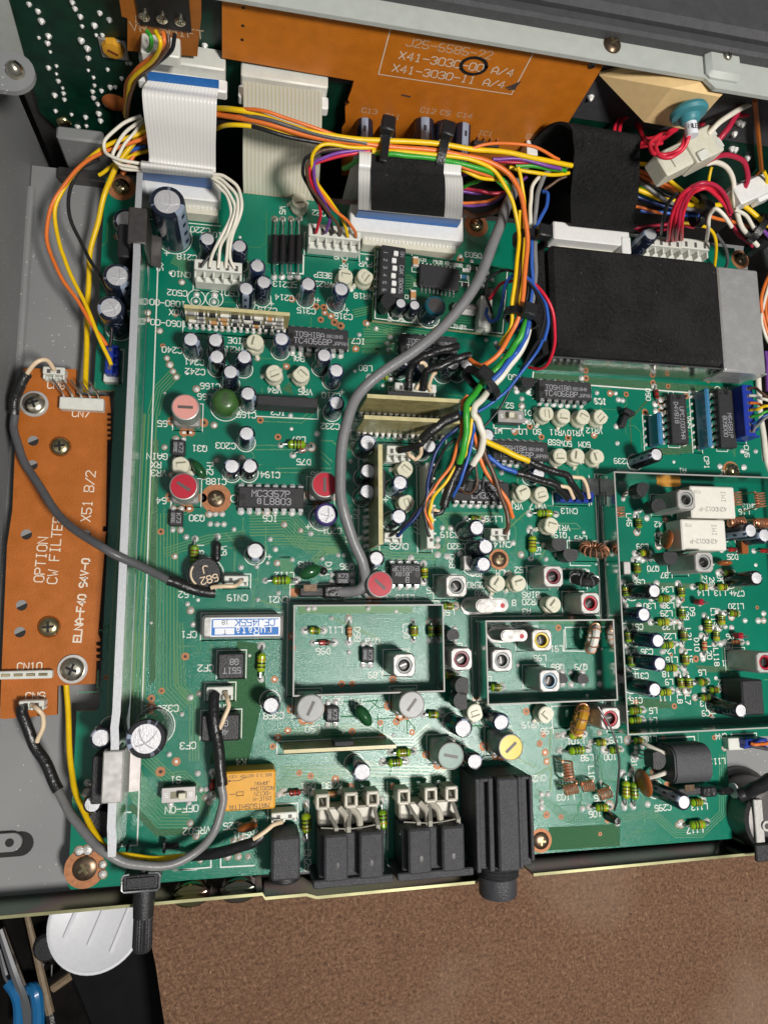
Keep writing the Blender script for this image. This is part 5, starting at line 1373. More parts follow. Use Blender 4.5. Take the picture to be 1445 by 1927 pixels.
# orange relay
a_, b_ = PZ('.', 421, 1529, 9), PZ('.', 519, 1449, 9)
t = thing('orange_relay', 'flat orange relay with dark print near the slide switch', 'relay', (0, 0, 0))
part('case', MB().box(a_.x, b_.x, a_.y, b_.y, 0.3, 9, 'relay_orange', 0.5), t)
m = MB(); cx_ = (a_.x + b_.x) / 2
for s_, f_, h_ in (('MATSUSHITA', 0.10, 1.25), ('DS1E-M', 0.28, 0.95), ('-DC12V', 0.41, 0.95), ('AG201344', 0.54, 0.95), ('JAPAN', 0.67, 0.95), ('805 3.0 BOTTOM VIEW', 0.88, 0.72)):
    yy = a_.y + (b_.y - a_.y) * f_; xx = cx_ if f_ in (0.10, 0.88) else b_.x - 3.6
    text_strokes(m, s_, h_, h_ * 0.14, 'ink_dark', 9.02, M180(xx, yy))
m.strip([(cx_ - 5.5, a_.y + 4.5), (cx_ - 3.6, a_.y + 4.5)], 0.16, 'ink_dark', 9.02); m.strip([(cx_ - 3.6, a_.y + 4), (cx_ - 1.8, a_.y + 4), (cx_ - 1.8, a_.y + 5), (cx_ - 3.6, a_.y + 5)], 0.16, 'ink_dark', 9.02, close=True)
m.strip([(cx_ - 5.5, a_.y + 8), (cx_ - 3, a_.y + 8), (cx_ - 1, a_.y + 8.8)], 0.16, 'ink_dark', 9.025); m.disc(cx_ - 5.6, a_.y + 8, 9.021, 0.3, 'ink_dark', 10)
part('marking', m, t)
# white relays in the large shield
for (q0, q1), lab in (((('x', 685, 830), ('x', 1062, 562)), 'lower of two cream white relays in the large shield'), ((('x', 768, 540), ('x', 1142, 268)), 'upper of two cream white relays in the large shield')):
    a_, b_ = PZ(*q0, 9), PZ(*q1, 9)
    t = thing('white_relay', lab, 'relay', (0, 0, 0), group='white relays')
    part('case', MB().box(a_.x, b_.x, a_.y, b_.y, 0.3, 9, 'relay_white', 0.4), t)
    m = MB(); text_strokes(m, '42ND012-P', 1.35, 0.2, 'ink_grey', 9.02, M180((a_.x + b_.x) / 2 - 0.3, a_.y + 3.0)); text_strokes(m, 'FCG', 0.9, 0.13, 'ink_grey', 9.02, M180(a_.x + 2.6, b_.y - 2.0)); text_strokes(m, 'IMI', 1.6, 0.18, 'ink_grey', 9.02, Matrix.Translation((b_.x - 4.4, b_.y - 3.4, 0)) @ Matrix.Rotation(PI / 2, 4, 'Z'))
    part('marking', m, t)
# blue resistor networks
for q0, q1, lab in ((('A', 527, 600), ('A', 573, 870), 'shorter blue resistor block left of an upright chip'), (('A', 925, 395), ('A', 985, 890), 'longer blue resistor block between the two upright chips')):
    a_, b_ = PZ(*q0, 7), PZ(*q1, 7)
    t = thing('resistor_network', lab, 'resistor', (0, 0, 0), group='blue resistor networks')
    m = MB(); x_ = (a_.x + b_.x) / 2
    m.box(x_ - 0.9, x_ + 0.9, min(a_.y, b_.y), max(a_.y, b_.y), 0.8, 7, 'net_blue', 0.5); part('body', m, t)
    n_ = max(4, int(abs(a_.y - b_.y) / 2.54))
    for i in range(n_):
        yy = min(a_.y, b_.y) + (i + 0.5) * abs(a_.y - b_.y) / n_
        part('pin', cached('npin', lambda: MB().box(-0.12, 0.12, -0.25, 0.25, -0.3, 0.9, 'pin_metal'), 'pin'), t, (x_, yy, 0)); pad(x_ - 1.6, yy, 0.6)
    yl, yh = min(a_.y, b_.y) - 0.8, max(a_.y, b_.y) + 0.8
    silk_mm([(x_ - 2.2, yl), (x_ + 1.6, yl), (x_ + 1.6, yh), (x_ - 2.2, yh)], 0.28, True)
# thermistors, ceramic discs, crystals
def lens(mt, a, b_, c_):
    m = MB(); n = 9; prof = [(max(0.03, math.sin(PI * i / n)), -math.cos(PI * i / n)) for i in range(n + 1)]
    m.lathe(prof, mt, 20, Matrix.Diagonal((a, b_, c_, 1))); return m
def blob(name, cat, k, x, y, z, dims, ang, mt, label, group=None, tilt=0.0):
    p = PZ(k, x, y, z); t = thing(name, label, cat, (p.x, p.y, 0), rz=math.radians(ang), group=group)
    o = part('body', cached(('lens', mt, dims), lambda: lens(mt, *dims), 'body'), t, (0, 0, z)); o.rotation_euler = (tilt, 0, 0)
    for s_ in (-1, 1):
        part('lead', MB().tube([(s_ * dims[0] * 0.5, 0, z - 0.4), (s_ * dims[0] * 0.62, 0, -0.3)], 0.3, 'pin_metal', 6), t); a = math.radians(ang)
        pad(p.x + s_ * dims[0] * 0.62 * math.cos(a), p.y + s_ * dims[0] * 0.62 * math.sin(a), 0.8)
    return t
blob('thermistor', 'thermistor', 'g', 1128, 1215, 3.4, (3.3, 1.5, 2.2), -55, 'thermistor_green', 'green bean shaped thermistor left of the TH2 marking', 'green thermistors')
blob('thermistor', 'thermistor', 'k', 312, 350, 3.6, (3.5, 2.0, 2.2), 22, 'thermistor_green', 'green bean shaped thermistor under the TH3 marking', 'green thermistors')
blob('thermistor', 'thermistor', 'k', 615, 1165, 4.5, (3.6, 1.9, 2.6), -55, 'thermistor_green', 'green bean shaped thermistor below the TH1 marking', 'green thermistors')
blob('disc_capacitor', 'capacitor', 'x', 545, 735, 4.5, (3.3, 1.0, 3.3), 80, 'brown_ceramic', 'brown disc capacitor right of the C72 marking', 'brown disc capacitors')
blob('disc_capacitor', 'capacitor', 'x', 1055, 945, 4, (2.6, 1.0, 2.4), 0, 'brown_ceramic', 'brown disc capacitor right of the lower open can', 'brown disc capacitors')
blob('disc_capacitor', 'capacitor', 'f', 748, 100, 5.5, (4.4, 1.1, 4.4), 100, 'brown_ceramic', 'large brown disc capacitor left of the R263 marking', 'brown disc capacitors')
blob('disc_capacitor', 'capacitor', 'd', 1400, 352, 3, (2.9, 1.3, 2.2), 10, 'brown_ceramic', 'brown disc capacitor behind the VR501 marking', 'brown disc capacitors')
blob('bead_diode', 'diode', 'k', 388, 345, 2.2, (1.2, 1.2, 1.3), 60, 'ferrite_black', 'tiny black bead diode beside the D11 marking')
p_ = PZ('x', 1245, 800, 3)
t = thing('brown_block', 'small flat brown part between two red diodes', 'component', (p_.x, p_.y, 0)); part('body', MB().box(-1.3, 1.3, -2.4, 2.4, 0.3, 3, 'brown_ceramic', 0.3), t)
def crystal(k, x, y, H, L_, W_, ang, label, dot):
    p = PZ(k, x, y, H); t = thing('crystal', label, 'crystal', (p.x, p.y, 0), rz=math.radians(ang), group='oval metal crystals')
    def oval(L2, W2): return [(L2 / 2 - W2 / 2 + W2 / 2 * math.cos(a), W2 / 2 * math.sin(a)) for a in [-PI / 2 + PI * i / 9 for i in range(10)]] + [(-L2 / 2 + W2 / 2 + W2 / 2 * math.cos(a), W2 / 2 * math.sin(a)) for a in [PI / 2 + PI * i / 9 for i in range(10)]]
    m = MB(); m.prism(oval(L_, W_), 0.9, H - 0.4, 'can_metal'); m.prism(oval(L_ - 0.7, W_ - 0.7), H - 0.4, H, 'can_metal'); part('can', m, t)
    part('flange', MB().prism(oval(L_ + 1.6, W_ + 1.6), 0.2, 0.9, 'can_metal'), t)
    if dot: part('paint_dot', MB().disc(L_ / 2 - 2.0, -0.2, H + 0.02, 0.75, 'red_core', 14), t)
crystal('k', 1345, 540, 13, 10.3, 4.0, 2, 'oval metal crystal with a red dot above the second shield', True)
crystal('l', 25, 705, 11, 8.6, 3.4, 0, 'oval metal crystal inside the second shield beside the yellow ringed can', True)

# ring coils
def toroid(k, x, y, z, R, r_, ang, tilt, core, wire, n, label):
    p = PZ(k, x, y, z); t = thing('ring_coil', label, 'coil', (p.x, p.y, 0), rz=math.radians(ang), group='ring coils')
    o = part('core', MB().tube([(R * math.cos(a), 0, R * math.sin(a)) for a in [2 * PI * i / 24 for i in range(24)]], r_, core, 10, closed=True), t, (0, 0, z)); o.rotation_euler = (tilt, 0, 0)
    m = MB()
    for i in range(n):
        a = 2 * PI * (i + 0.5) / n
        c_ = Vector((R * math.cos(a), 0, R * math.sin(a))); e1_ = Vector((math.cos(a), 0, math.sin(a))); e2_ = Vector((0, 1, 0))
        m.tube([c_ + e1_ * (r_ + 0.16) * math.cos(b_) + e2_ * (r_ + 0.16) * math.sin(b_) + Vector((-math.sin(a), 0, math.cos(a))) * 0.25 * math.sin(b_) for b_ in [2 * PI * j / 10 for j in range(10)]], 0.24, wire, 6, closed=True)
    o = part('winding', m, t, (0, 0, z)); o.rotation_euler = (tilt, 0, 0)
    q = R + 1
    silk_mm([(p.x - q - 2, p.y - 3.4), (p.x + q, p.y - 3.4), (p.x + q, p.y + 3.4), (p.x - q - 2, p.y + 3.4)], 0.28, True)
toroid('l', 470, 222, 6, 3.3, 1.3, 0, 0.5, 'brown_screw', 'copper_wire', 15, 'copper wound ring coil above the large shield wall near L49')
toroid('l', 412, 385, 6, 3.2, 1.5, 0, 0.4, 'ferrite_black', 'pin_metal', 7, 'black ring coil with silver turns beside the dark red ringed can')
toroid('l', 462, 720, 5.5, 3.6, 1.3, 75, -0.3, 'relay_white', 'copper_wire', 10, 'pale ring coil with copper turns inside the second shield')
toroid('l', 390, 1175, 6, 3.5, 1.6, 70, -0.3, 'band_gold', 'copper_wire', 10, 'gold and black ring coil below the second shield')
# air wound copper coils
def air_coil(k, x, y, z, R, L_, n, ang, label):
    n = max(4, int(n * 0.7))
    p = PZ(k, x, y, z); t = thing('copper_coil', label, 'coil', (p.x, p.y, 0), rz=math.radians(ang), group='copper coils')
    P = [(L_ * (i / (n * 10)) - L_ / 2, R * math.cos(2 * PI * i / 10), R * math.sin(2 * PI * i / 10) + z) for i in range(n * 10 + 1)]
    part('winding', MB().tube(P, L_ / n * 0.34, 'copper_wire', 6), t)
    for s_ in (-1, 1): part('lead', MB().tube([(s_ * L_ / 2, R * 0.8, z * 0.9), (s_ * (L_ / 2 + 0.4), R * 0.8, -0.2)], 0.3, 'copper_wire', 6), t)
for q, ang, L_, n, z, lab in (('f 325 30', 95, 5.4, 9, 5, 'copper coil above the L103 marking standing highest'), ('f 340 135', 8, 4.6, 8, 4, 'copper coil beside the L103 marking lying lowest'), ('f 435 118', 5, 3.8, 8, 4, 'copper coil in the middle of four near the jack'), ('f 532 160', 12, 4.2, 8, 4, 'copper coil above the 106 inductor rightmost of four'),
        ('x 1165 368', 90, 5.0, 9, 6, 'copper coil at the end of the upper white relay'), ('x 1372 380', 92, 5.4, 9, 7, 'copper coil upper right in the large shield'), ('x 1165 580', 3, 6.2, 9, 7, 'copper coil at the end of the lower white relay'), ('x 1395 590', 0, 5.8, 9, 7, 'copper coil at the right frame edge in the large shield'), ('x 122 485', 92, 3.6, 6, 4, 'copper coil against the left wall of the large shield')):
    k_, x_, y_ = q.split(); air_coil(k_, float(x_), float(y_), z, 1.5, L_, n, ang, lab)
# black coil block and grey ferrite tube
a_, b_ = PZ('l', 1310, 1155, 10), PZ('l', 1415, 950, 10)
t = thing('coil_block', 'matt black square block beside the L2 marking in the large shield', 'coil', (0, 0, 0)); part('body', MB().box(a_.x, b_.x, a_.y, b_.y, 0.3, 10, 'black_plastic', 0.5), t)
t = thing('ferrite_tube', 'thick grey ferrite tube with cream wires near the CN4 header', 'ferrite', (0, 0, 0))
a_, b_ = PZ('y', 530, 450, 10), PZ('y', 885, 450, 10)
Lf = b_.x - a_.x; cy_ = (a_.y + b_.y) / 2
rrect = [(cy_ + sx_ * 2.2 + 3.6 * math.cos(q + PI / 9 * i), 6.2 + sz_ * 2.0 + 3.6 * math.sin(q + PI / 9 * i)) for sx_, sz_, q in ((1, 1, 0), (-1, 1, PI / 2), (-1, -1, PI), (1, -1, 1.5 * PI)) for i in range(5)]
MXX = Matrix(((0, 0, 1, 0), (1, 0, 0, 0), (0, 1, 0, 0), (0, 0, 0, 1)))
m = MB(); ins = lambda k: [(cy_ + (u - cy_) * k, 6.2 + (v_ - 6.2) * k) for u, v_ in rrect]
m.prism(ins(0.93), a_.x, a_.x + 0.5, 'ferrite_grey', MXX); m.prism(rrect, a_.x + 0.5, b_.x - 0.5, 'ferrite_grey', MXX); m.prism(ins(0.93), b_.x - 0.5, b_.x, 'ferrite_grey', MXX)
m.prism(ins(0.5), a_.x - 0.03, a_.x - 0.01, 'core_well', MXX); part('core', m, t)
for dy in (5, -5):
    part('wire', MB().tube(spline([(a_.x + 4, (a_.y + b_.y) / 2 + dy * 0.3, 7), (a_.x - 1.5, (a_.y + b_.y) / 2 + dy * 0.7, 6), (a_.x - 4.5, (a_.y + b_.y) / 2 + dy * 1.05, 2.5), (a_.x - 5.2, (a_.y + b_.y) / 2 + dy * 1.15, -0.2)], 5), 0.75, 'wire_white', 8), t)
silk_line('y405,200,0 y740,185,0 y745,240,0', 0.35)
# slide switches
for q, lab, ang in (('d 1012 170', 'slide switch under the S1 marking with cream lever', 0), ('t 525 740', 'slide switch above the HI marking with cream lever', 0)):
    k_, x_, y_ = q.split(); p = PZ(k_, float(x_), float(y_), 4.5); t = thing('slide_switch', lab, 'switch', (p.x, p.y, 0), group='slide switches')
    part('case', cached('swc', lambda: MB().box(-4.4, 4.4, -1.9, 1.9, 0.2, 4.2, 'black_plastic', 0.2), 'case'), t)
    def plate():
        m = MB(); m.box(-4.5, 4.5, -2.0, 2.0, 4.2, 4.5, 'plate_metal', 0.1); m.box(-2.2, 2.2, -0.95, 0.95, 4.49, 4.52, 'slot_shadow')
        text_strokes(m, '5', 1.1, 0.18, 'white_glossy', 4.53, Matrix.Translation((-3.2, 0, 0))); text_strokes(m, '8', 1.1, 0.18, 'white_glossy', 4.53, Matrix.Translation((3.2, 0, 0))); return m
    part('plate', cached('swp', plate, 'plate'), t)
    part('lever', cached('swl', lambda: MB().box(0.1, 1.9, -0.85, 0.85, 4.5, 6.6, 'cream_plastic', 0.15), 'lever'), t, (0 if 'S1' in lab else -1.6, 0, 0))
    silk_mm([(p.x - 4.4, p.y - 1.6), (p.x - 4.4, p.y - 2.9), (p.x + 4.5, p.y - 2.9), (p.x + 4.5, p.y - 1.6)], 0.35)
    pad(p.x + 5.6, p.y); pad(p.x + 7.2, p.y); pad(p.x - 2.5, p.y - 3.4); pad(p.x + 2.5, p.y - 3.4)
# screws on the main board and on the orange side board
def board_screw(k, x, y, dia, mt, label, dome=1.0, ring=True, z=0.0):
    p = PZ(k, x, y, z + dome * 0.7); screw(label, (p.x, p.y, z + 0.06), dia, mt, dome, slot_mt='brass_screw' if mt == 'brown_screw' else 'core_well')
    if ring: PADS.append((p.x, p.y, dia / 2 + 0.9, 'C'))
board_screw('a', 685, 1045, 5.2, 'brass_screw', 'domed brass screw at the top left corner of the main board', 2.0)
board_screw('v', 1222, 650, 5.0, 'brass_screw', 'domed brass screw right of the felt covered ribbon connector', 1.8)
board_screw('g', 1225, 1378, 5.2, 'brown_screw', 'dark brown screw left of the IC6 chip', 0.8)
board_screw('k', 1385, 278, 5.0, 'brown_screw', 'dark brown screw beside the CN14 header', 0.9)
board_screw('o', 232, 940, 6.4, 'brown_screw', 'brown screw at the lower left corner of the main board', 0.8)
board_screw('q', 1318, 985, 5.2, 'brown_screw', 'brown screw right of the large black jack', 0.8)
board_screw('A', 1160, 1085, 5.0, 'brass_screw', 'domed brass screw above the large shield near the right', 2.2)
board_screw('i', 1300, 15, 5.0, 'brown_screw', 'dark screw beneath the crimson and white wires at right', 1.6)
for s_ in ('o175,735,0', 'o270,725,0', 'o440,890,0', 'o440,1000,0'): padpx(s_, 1.0, 'm')

# copper lands of the shield slots
LANDS = [('i', 555, 650, 7, 2.2), ('i', 1020, 688, 6.6, 2.2), ('x', 560, 232, 6.4, 2.6)]
# ================================================================== rail, clips, shields, modules
rl = thing('heat_sink_rail', 'long bright aluminium rail standing along the left of the board', 'rail', (0, 0, 0))
HR = 19.0
xt = lambda y_: -30.6
m = MB()
prof = [(-30.9, 122.5), (-29.3, 122.5), (-29.3, 104), (-28.9, 98), (-28.9, -26), (-29.2, -30), (-28.9, -34), (-28.9, -54), (-28.5, -57), (-28.5, -61.0), (-30.4, -61.0), (-30.7, -56.5), (-30.9, -54), (-30.9, -34), (-31.2, -30), (-30.9, -26), (-30.9, 98), (-31.1, 104)]
m.prism(prof, 3.0, HR, 'aluminium', side='rail_face')
m.box(-30.8, -29.0, -58, -50, 0, 3.0, 'aluminium'); m.box(-30.8, -29.0, 96, 104, 0, 3.0, 'aluminium'); m.box(-31.0, -28.8, -48, 94, 0.4, 3.0, 'rail_face')
part('plate', m, rl)
silk_mm([(-30.9 + 0.6, 104), (-30.3 + 0.4, -64.5), (-25.9, -64.5), (-26.6, 104)], 0.35)
silk_line('o645,295,0 o760,295,0', 0.35)
def clip(yc, w, h0, mt, label):
    t = thing('rail_clip', label, 'clip', (-29.9, yc, 0), group='rail clips')
    m = MB()
    m.box(-2.6, 2.3, -w / 2, w / 2, HR + 0.1, HR + 0.8, mt, 0.3)
    m.box(1.5, 2.3, -w / 2, w / 2, 8, HR + 0.1, mt, 0.1); m.box(-2.6, -1.8, -w / 2, w / 2, 8, HR + 0.1, mt, 0.1)
    m.add([(2.3, -w / 2 - 0.4, 8), (4.9, -w / 2 - 0.4, 7), (4.9, w / 2 - 1.4, 7), (2.3, w / 2 - 1.4, 8), (2.3, -w / 2 - 0.4, 7.5), (5.0, -w / 2 - 0.4, 6.4), (5.0, w / 2 - 1.4, 6.4), (2.3, w / 2 - 1.4, 7.5)], [(0, 1, 2, 3), (4, 7, 6, 5), (0, 4, 5, 1), (3, 2, 6, 7), (1, 5, 6, 2)], 'dark_steel')
    part('spring', m, t)
    m = MB(); m.box(-6.2, -2.7, -w / 2 - 1.5, w / 2 - 2, 1.5, 14, 'black_plastic', 0.4); part('transistor_body', m, t)
    for dy in (-1.8, 0.8): part('leg', MB().tube([(-6.1, -w / 2 + dy, 3), (-8.6, -w / 2 + dy, 2.0), (-9.6, -w / 2 + dy, -0.2)], 0.4, 'pin_metal', 6), t); pad(-29.9 - 9.6, yc - w / 2 + dy, 1.1)
clip(PZ('m', 480, 635, HR).y, 10.6, 0, 'dark_steel', 'dark spring clip over the upper end of the rail')
clip(PZ('n', 450, 1095, HR).y, 12.6, 0, 'bright_steel', 'shiny spring clip over the lower end of the rail')
p = PZ('o', 400, 440, 9); t = thing('round_black_part', 'black round coil behind the foot of the rail', 'coil', (p.x, p.y, 0)); part('body', MB().lathe([(3.6, 0.2), (3.9, 0.8), (3.9, 8.2), (3.5, 9), (0.1, 9)], 'black_plastic', 24), t)

def shield(label, x0, x1, y0, y1, H, walls='LRTB', th=0.35, inner=()):
    t = thing('shield_frame', label, 'shield', (0, 0, 0), group='metal shield frames')
    m = MB()
    def wall(a0, a1, b0, b1):
        m.box(a0, a1, b0, b1, 0.05, H - 0.25, 'shield_metal'); m.box(a0 - 0.04, a1 + 0.04, b0 - 0.04, b1 + 0.04, H - 0.25, H, 'shield_edge')
    if 'B' in walls: wall(x0, x1, y0, y0 + th)
    if 'T' in walls: wall(x0, x1, y1 - th, y1)
    if 'L' in walls: wall(x0, x0 + th, y0 + th + 0.05, y1 - th - 0.05)
    if 'R' in walls: wall(x1 - th, x1, y0 + th + 0.05, y1 - th - 0.05)
    part('walls', m, t)
    g = 1.1
    silk_mm([(x0 - g, y0 - g), (x1 + g, y0 - g), (x1 + g, y1 + g), (x0 - g, y1 + g)], 0.3, True)
    return t
shield('low metal shield frame around the L89 can in the board centre', 15.4, 60.0, -25.0, 0.6, 9.0)
shield('second metal shield frame holding yellow and blue ringed cans', 72.8, 115.2, -29.2, -4.4, 10.0)
t = shield('large metal shield frame at the right full of inductors', 117.6, 182, -39.6, 42.8, 10.5)
part('screw_tab', MB().box(111.5, 117.5, 36.2, 42.2, 0.2, 1.0, 'shield_metal', 0.2), t)
q_ = PZ('x', 180, 250, 10)
shield_b = t
p_ = PZ('A', 130, 1225, 2); t = thing('tin_screw', 'pale tin screw post at the outer corner of the large shield', 'screw', (p_.x, p_.y, 0)); part('head', MB().lathe([(1.6, 0.3), (1.6, 2.4), (0.9, 2.6), (0.8, 1.8), (0.1, 1.8)], 'can_metal', 18), t)
p_ = PZ('A', 100, 1330, 3); t = thing('clear_part', 'clear plastic part beside the blue CN13 header and shield', 'component', (p_.x, p_.y, 0)); part('body', MB().box(-1.8, 1.8, -2.4, 2.4, 0.2, 5, 'glass_clear', 0.4), t)
# black divider strip left of the large shield
silk_line('l490,-200,0 l500,600,0', 0.25); silk_line('i440,1235,0 i455,1400,0', 0.3)
for s_ in ('l330,150,0 l335,310,0 l450,312,0', 'l550,250,0 l545,310,0 l610,318,0', 'l605,335,0 l590,340,0 l595,450,0 l625,450,0', 'l300,672,0 l300,790,0 l425,792,0', 'l520,672,0 l520,785,0 l590,790,0', 'l445,210,0 l500,240,0'): silk_line(s_, 0.3)

# felt covered box with the bare metal end
fb = thing('felt_covered_box', 'metal box covered in black felt with bare right end', 'box', (0, 0, 0))
FX0, FX1, FY0, FY1, FH = 96.2, 158.4, 78.8, 116.8, 15.0
m = MB(); m.box(FX0, FX1, FY0 + 1.0, FY1, 4.2, FH, 'felt', 1.4); m.box(FX0 - 4.0, FX0 - 0.05, FY0 + 1.6, FY1 + 0.5, 0.2, 12.0, 'felt', 0.6); part('felt_cover', m, fb)
m = MB(); m.box(FX0 + 0.4, FX1 + 0.5, FY0, FY0 + 0.5, 0.1, FH - 2, 'shield_metal'); part('skirt', m, fb); m = MB(); m.box(FX0 + 0.3, FX1, FY1 - 0.4, FY1 + 0.2, 0.1, 5, 'shield_metal'); part('skirt', m, fb)
m = MB(); m.box(FX1 + 0.05, 174.5, FY0 - 0.6, FY1 - 1.4, 2, FH - 0.6, 'brushed', 0.5)
m.box(FX1 - 0.6, 174.9, FY0 - 1.1, FY0 - 0.62, 8, FH - 0.9, 'brushed'); part('bare_metal', m, fb)
silk_mm([(FX0 - 0.4, FY0 - 0.4), (FX0 - 0.9, FY0 - 3.6), (170.5, FY0 - 4.4), (170.4, FY0 - 1.4)], 0.45)
TRX = MB(); TRX.prism([(FX0 - 0.4, FY0 - 0.6), (FX0 - 0.7, FY0 - 3.4), (170, FY0 - 4.1), (170, FY0 - 1.2)], 0.005, 0.03, 'pour'); part('copper_areas', TRX, pcb, kind='stuff')

# standing sub-boards
def stand_board(label, x0, x1, y, z0, z1, th, txt=None, chip=False, smd=False):
    t = thing('standing_board', label, 'circuit board', (0, 0, 0), group='standing sub-boards')
    m = MB(); m.box(x0, x1, y, y + th, z0 + 1.2, z1, 'fibreglass_face'); m.box(x0 + 0.02, x1 - 0.02, y + 0.02, y + th - 0.02, z1, z1 + 0.06, 'fibreglass'); part('board', m, t)
    n = int((x1 - x0) / 1.9); m = MB()
    for i in range(n):
        x = x0 + (i + 0.5) * (x1 - x0) / n
        m.lathe([(0.75, 0), (0.55, 0.7), (0.3, 1.3)], 'solder', 8, Matrix.Translation((x, y - 0.02, z0 + 1.9)) @ Matrix.Rotation(PI / 2, 4, 'X'))
        m.box(x - 0.22, x + 0.22, y - 0.45, y - 0.2, z0 - 0.3, z0 + 2.2, 'brass_screw')
        pad(x, y - 0.6, 0.7)
    part('pins', m, t, kind='stuff')
    if txt:
        m = MB(); text_strokes(m, txt, 2.0, 0.3, 'trace', 0, MT((x0 + x1) / 2 - 1, z0 + 5.0, y - 0.03)); part('marking', m, t)
    if chip: part('chip', MB().box((x0 + x1) / 2 - 9, (x0 + x1) / 2 + 4, y + th, y + th + 1.6, z1 - 5, z1 - 0.5, 'ic_plastic', 0.2), t)
    silk_mm([(x0 - 1.2, y - 2.4), (x1 + 1, y - 2.4), (x1 + 1, y + 1.2), (x0 - 1.2, y + 1.2)], 0.3, True)
    return t
stand_board('upper of two leaning tan boards standing under the four wire header', 35.4, 65.8, 60.6, 0, 17.5, 1.2, chip=True)
stand_board('lower of two tan boards standing close together marked 3340', 34.5, 63.6, 54.2, 0, 17.5, 1.2, txt='-3340-')
t = stand_board('thin tan board standing along the board left of the trimmers', 0, 1, 0, 0, 1, 1.0) if False else None
t = thing('standing_board', 'tan board standing edge on beside the FM trimmer', 'circuit board', (0, 0, 0), group='standing sub-boards')
m = MB(); m.box(38.6, 39.9, 17.6, 46.8, 1.2, 17.5, 'fibreglass_face'); m.box(38.62, 39.88, 17.62, 46.78, 17.5, 17.56, 'fibreglass'); part('board', m, t)
m = MB()
for i in range(13):
    y_ = 18.6 + i * 2.25
    m.lathe([(0.7, 0), (0.5, 0.6), (0.3, 1.1)], 'solder', 8, Matrix.Translation((38.58, y_, 1.9)) @ Matrix.Rotation(-PI / 2, 4, 'Y')); m.box(38.2, 38.4, y_ - 0.2, y_ + 0.2, -0.3, 2.2, 'brass_screw'); pad(37.9, y_, 0.7)
part('pins', m, t, kind='stuff')
part('chip', MB().box(39.9, 41.5, 32, 40, 6, 14, 'ic_plastic', 0.2), t)
silk_mm([(35.8, 16.6), (42.4, 16.6), (42.4, 48), (35.8, 48)], 0.3, True)
VX0, VX1, VY = -17.4, 13.0, 86.0
t = stand_board('tan board standing under the CN10 header crowded with tiny parts', VX0, VX1, VY, 0, 12.5, 1.1)
m = MB(); rv = random.Random(8)
for r_ in range(3):
    for i in range(9):
        if rv.random() < 0.78:
            x = VX0 + 1.6 + i * 3.25 + rv.uniform(-0.4, 0.4); z = 4.0 + r_ * 2.9
            w_ = rv.choice((0.7, 0.9, 1.1)); mt_ = rv.choice(('ic_plastic', 'relay_white', 'black_plastic', 'resistor_tan', 'can_metal'))
            m.box(x - w_, x + w_, VY - 0.9, VY - 0.02, z - 0.6, z + 0.6, mt_); m.box(x - w_ - 0.45, x - w_, VY - 0.85, VY - 0.02, z - 0.6, z + 0.6, 'solder'); m.box(x + w_, x + w_ + 0.45, VY - 0.85, VY - 0.02, z - 0.6, z + 0.6, 'solder')
part('surface_parts', m, t, kind='stuff')
t = stand_board('tan board lying edge up below the green thermistor', 12.9, 44.6, -39.9, 0, 11.5, 1.0)
part('chip', MB().box(27, 32.5, -38.9, -37.4, 5, 11, 'ic_plastic', 0.2), t)

# the green encoder module on its own little board
md = thing('tone_module_board', 'small green module board with white outline and dip switch', 'circuit board', (0, 0, 0))
MZ = 4.0
m0 = MB(); mp_ = [(40.8, 115.0), (86.8, 112.7), (84.2, 88.7), (39.7, 90.5)]
m0.prism(mp_, MZ - 1.4, MZ, 'module_green', side='fibreglass'); part('board', m0, md)
ms = MB()
inn = [(41.5, 114.2), (86.0, 112.0), (83.5, 89.5), (40.5, 91.2)]
ms.strip(inn, 0.3, 'silk', MZ + 0.03, close=True)
for k_, x_, y_, s_, h_, r__ in (('r', 878, 292, 'PIEXX HILLSBORO, NH', 1.35, -3), ('r', 955, 903, 'TU-8PX', 1.5, -3), ('r', 600, 247, 'C10', 1.3, -3), ('r', 525, 490, 'U1', 1.3, -3), ('r', 440, 610, 'C3', 1.3, -3), ('r', 275, 828, 'U2', 1.3, -3), ('r', 385, 835, 'C8', 1.3, -3), ('r', 525, 850, 'C11', 1.3, -3), ('r', 1060, 628, 'R2', 1.2, -3), ('r', 1270, 442, 'R9', 1.2, -3), ('r', 1245, 920, 'GND', 1.3, -3)):
    p = PZ(k_, x_, y_, MZ); text_strokes(ms, s_, h_, 0.17, 'silk', MZ + 0.03, Matrix.Translation((p.x, p.y, 0)) @ Matrix.Rotation(math.radians(r__), 4, 'Z'), 0.58)
for s_ in ('r490,200 r490,365 r555,372 r560,240', 'r475,535 r475,640', 'r940,400 r1040,410 r1040,470 r940,460', 'r990,340 r1060,345'):
    P = [PZ(t_[0], *[float(v) for v in t_[1:].split(',')], MZ) for t_ in s_.split()]; ms.strip([(p.x, p.y) for p in P], 0.22, 'silk', MZ + 0.03)
part('silkscreen', ms, md)
mt_ = MB()
for i in range(6):
    P = [PZ('r', 430, 400 + i * 26, MZ), PZ('r', 470, 400 + i * 26, MZ), PZ('r', 520, 440 + i * 12, MZ), PZ('r', 560, 440 + i * 12, MZ)]
    mt_.strip([(p.x, p.y) for p in P], 0.22, 'trace_edge', MZ + 0.012)
for i in range(3):
    P = [PZ('r', 850, 800 + i * 24, MZ), PZ('r', 1100, 820 + i * 24, MZ)]; mt_.strip([(p.x, p.y) for p in P], 0.25, 'trace', MZ + 0.012)
part('tracks', mt_, md)
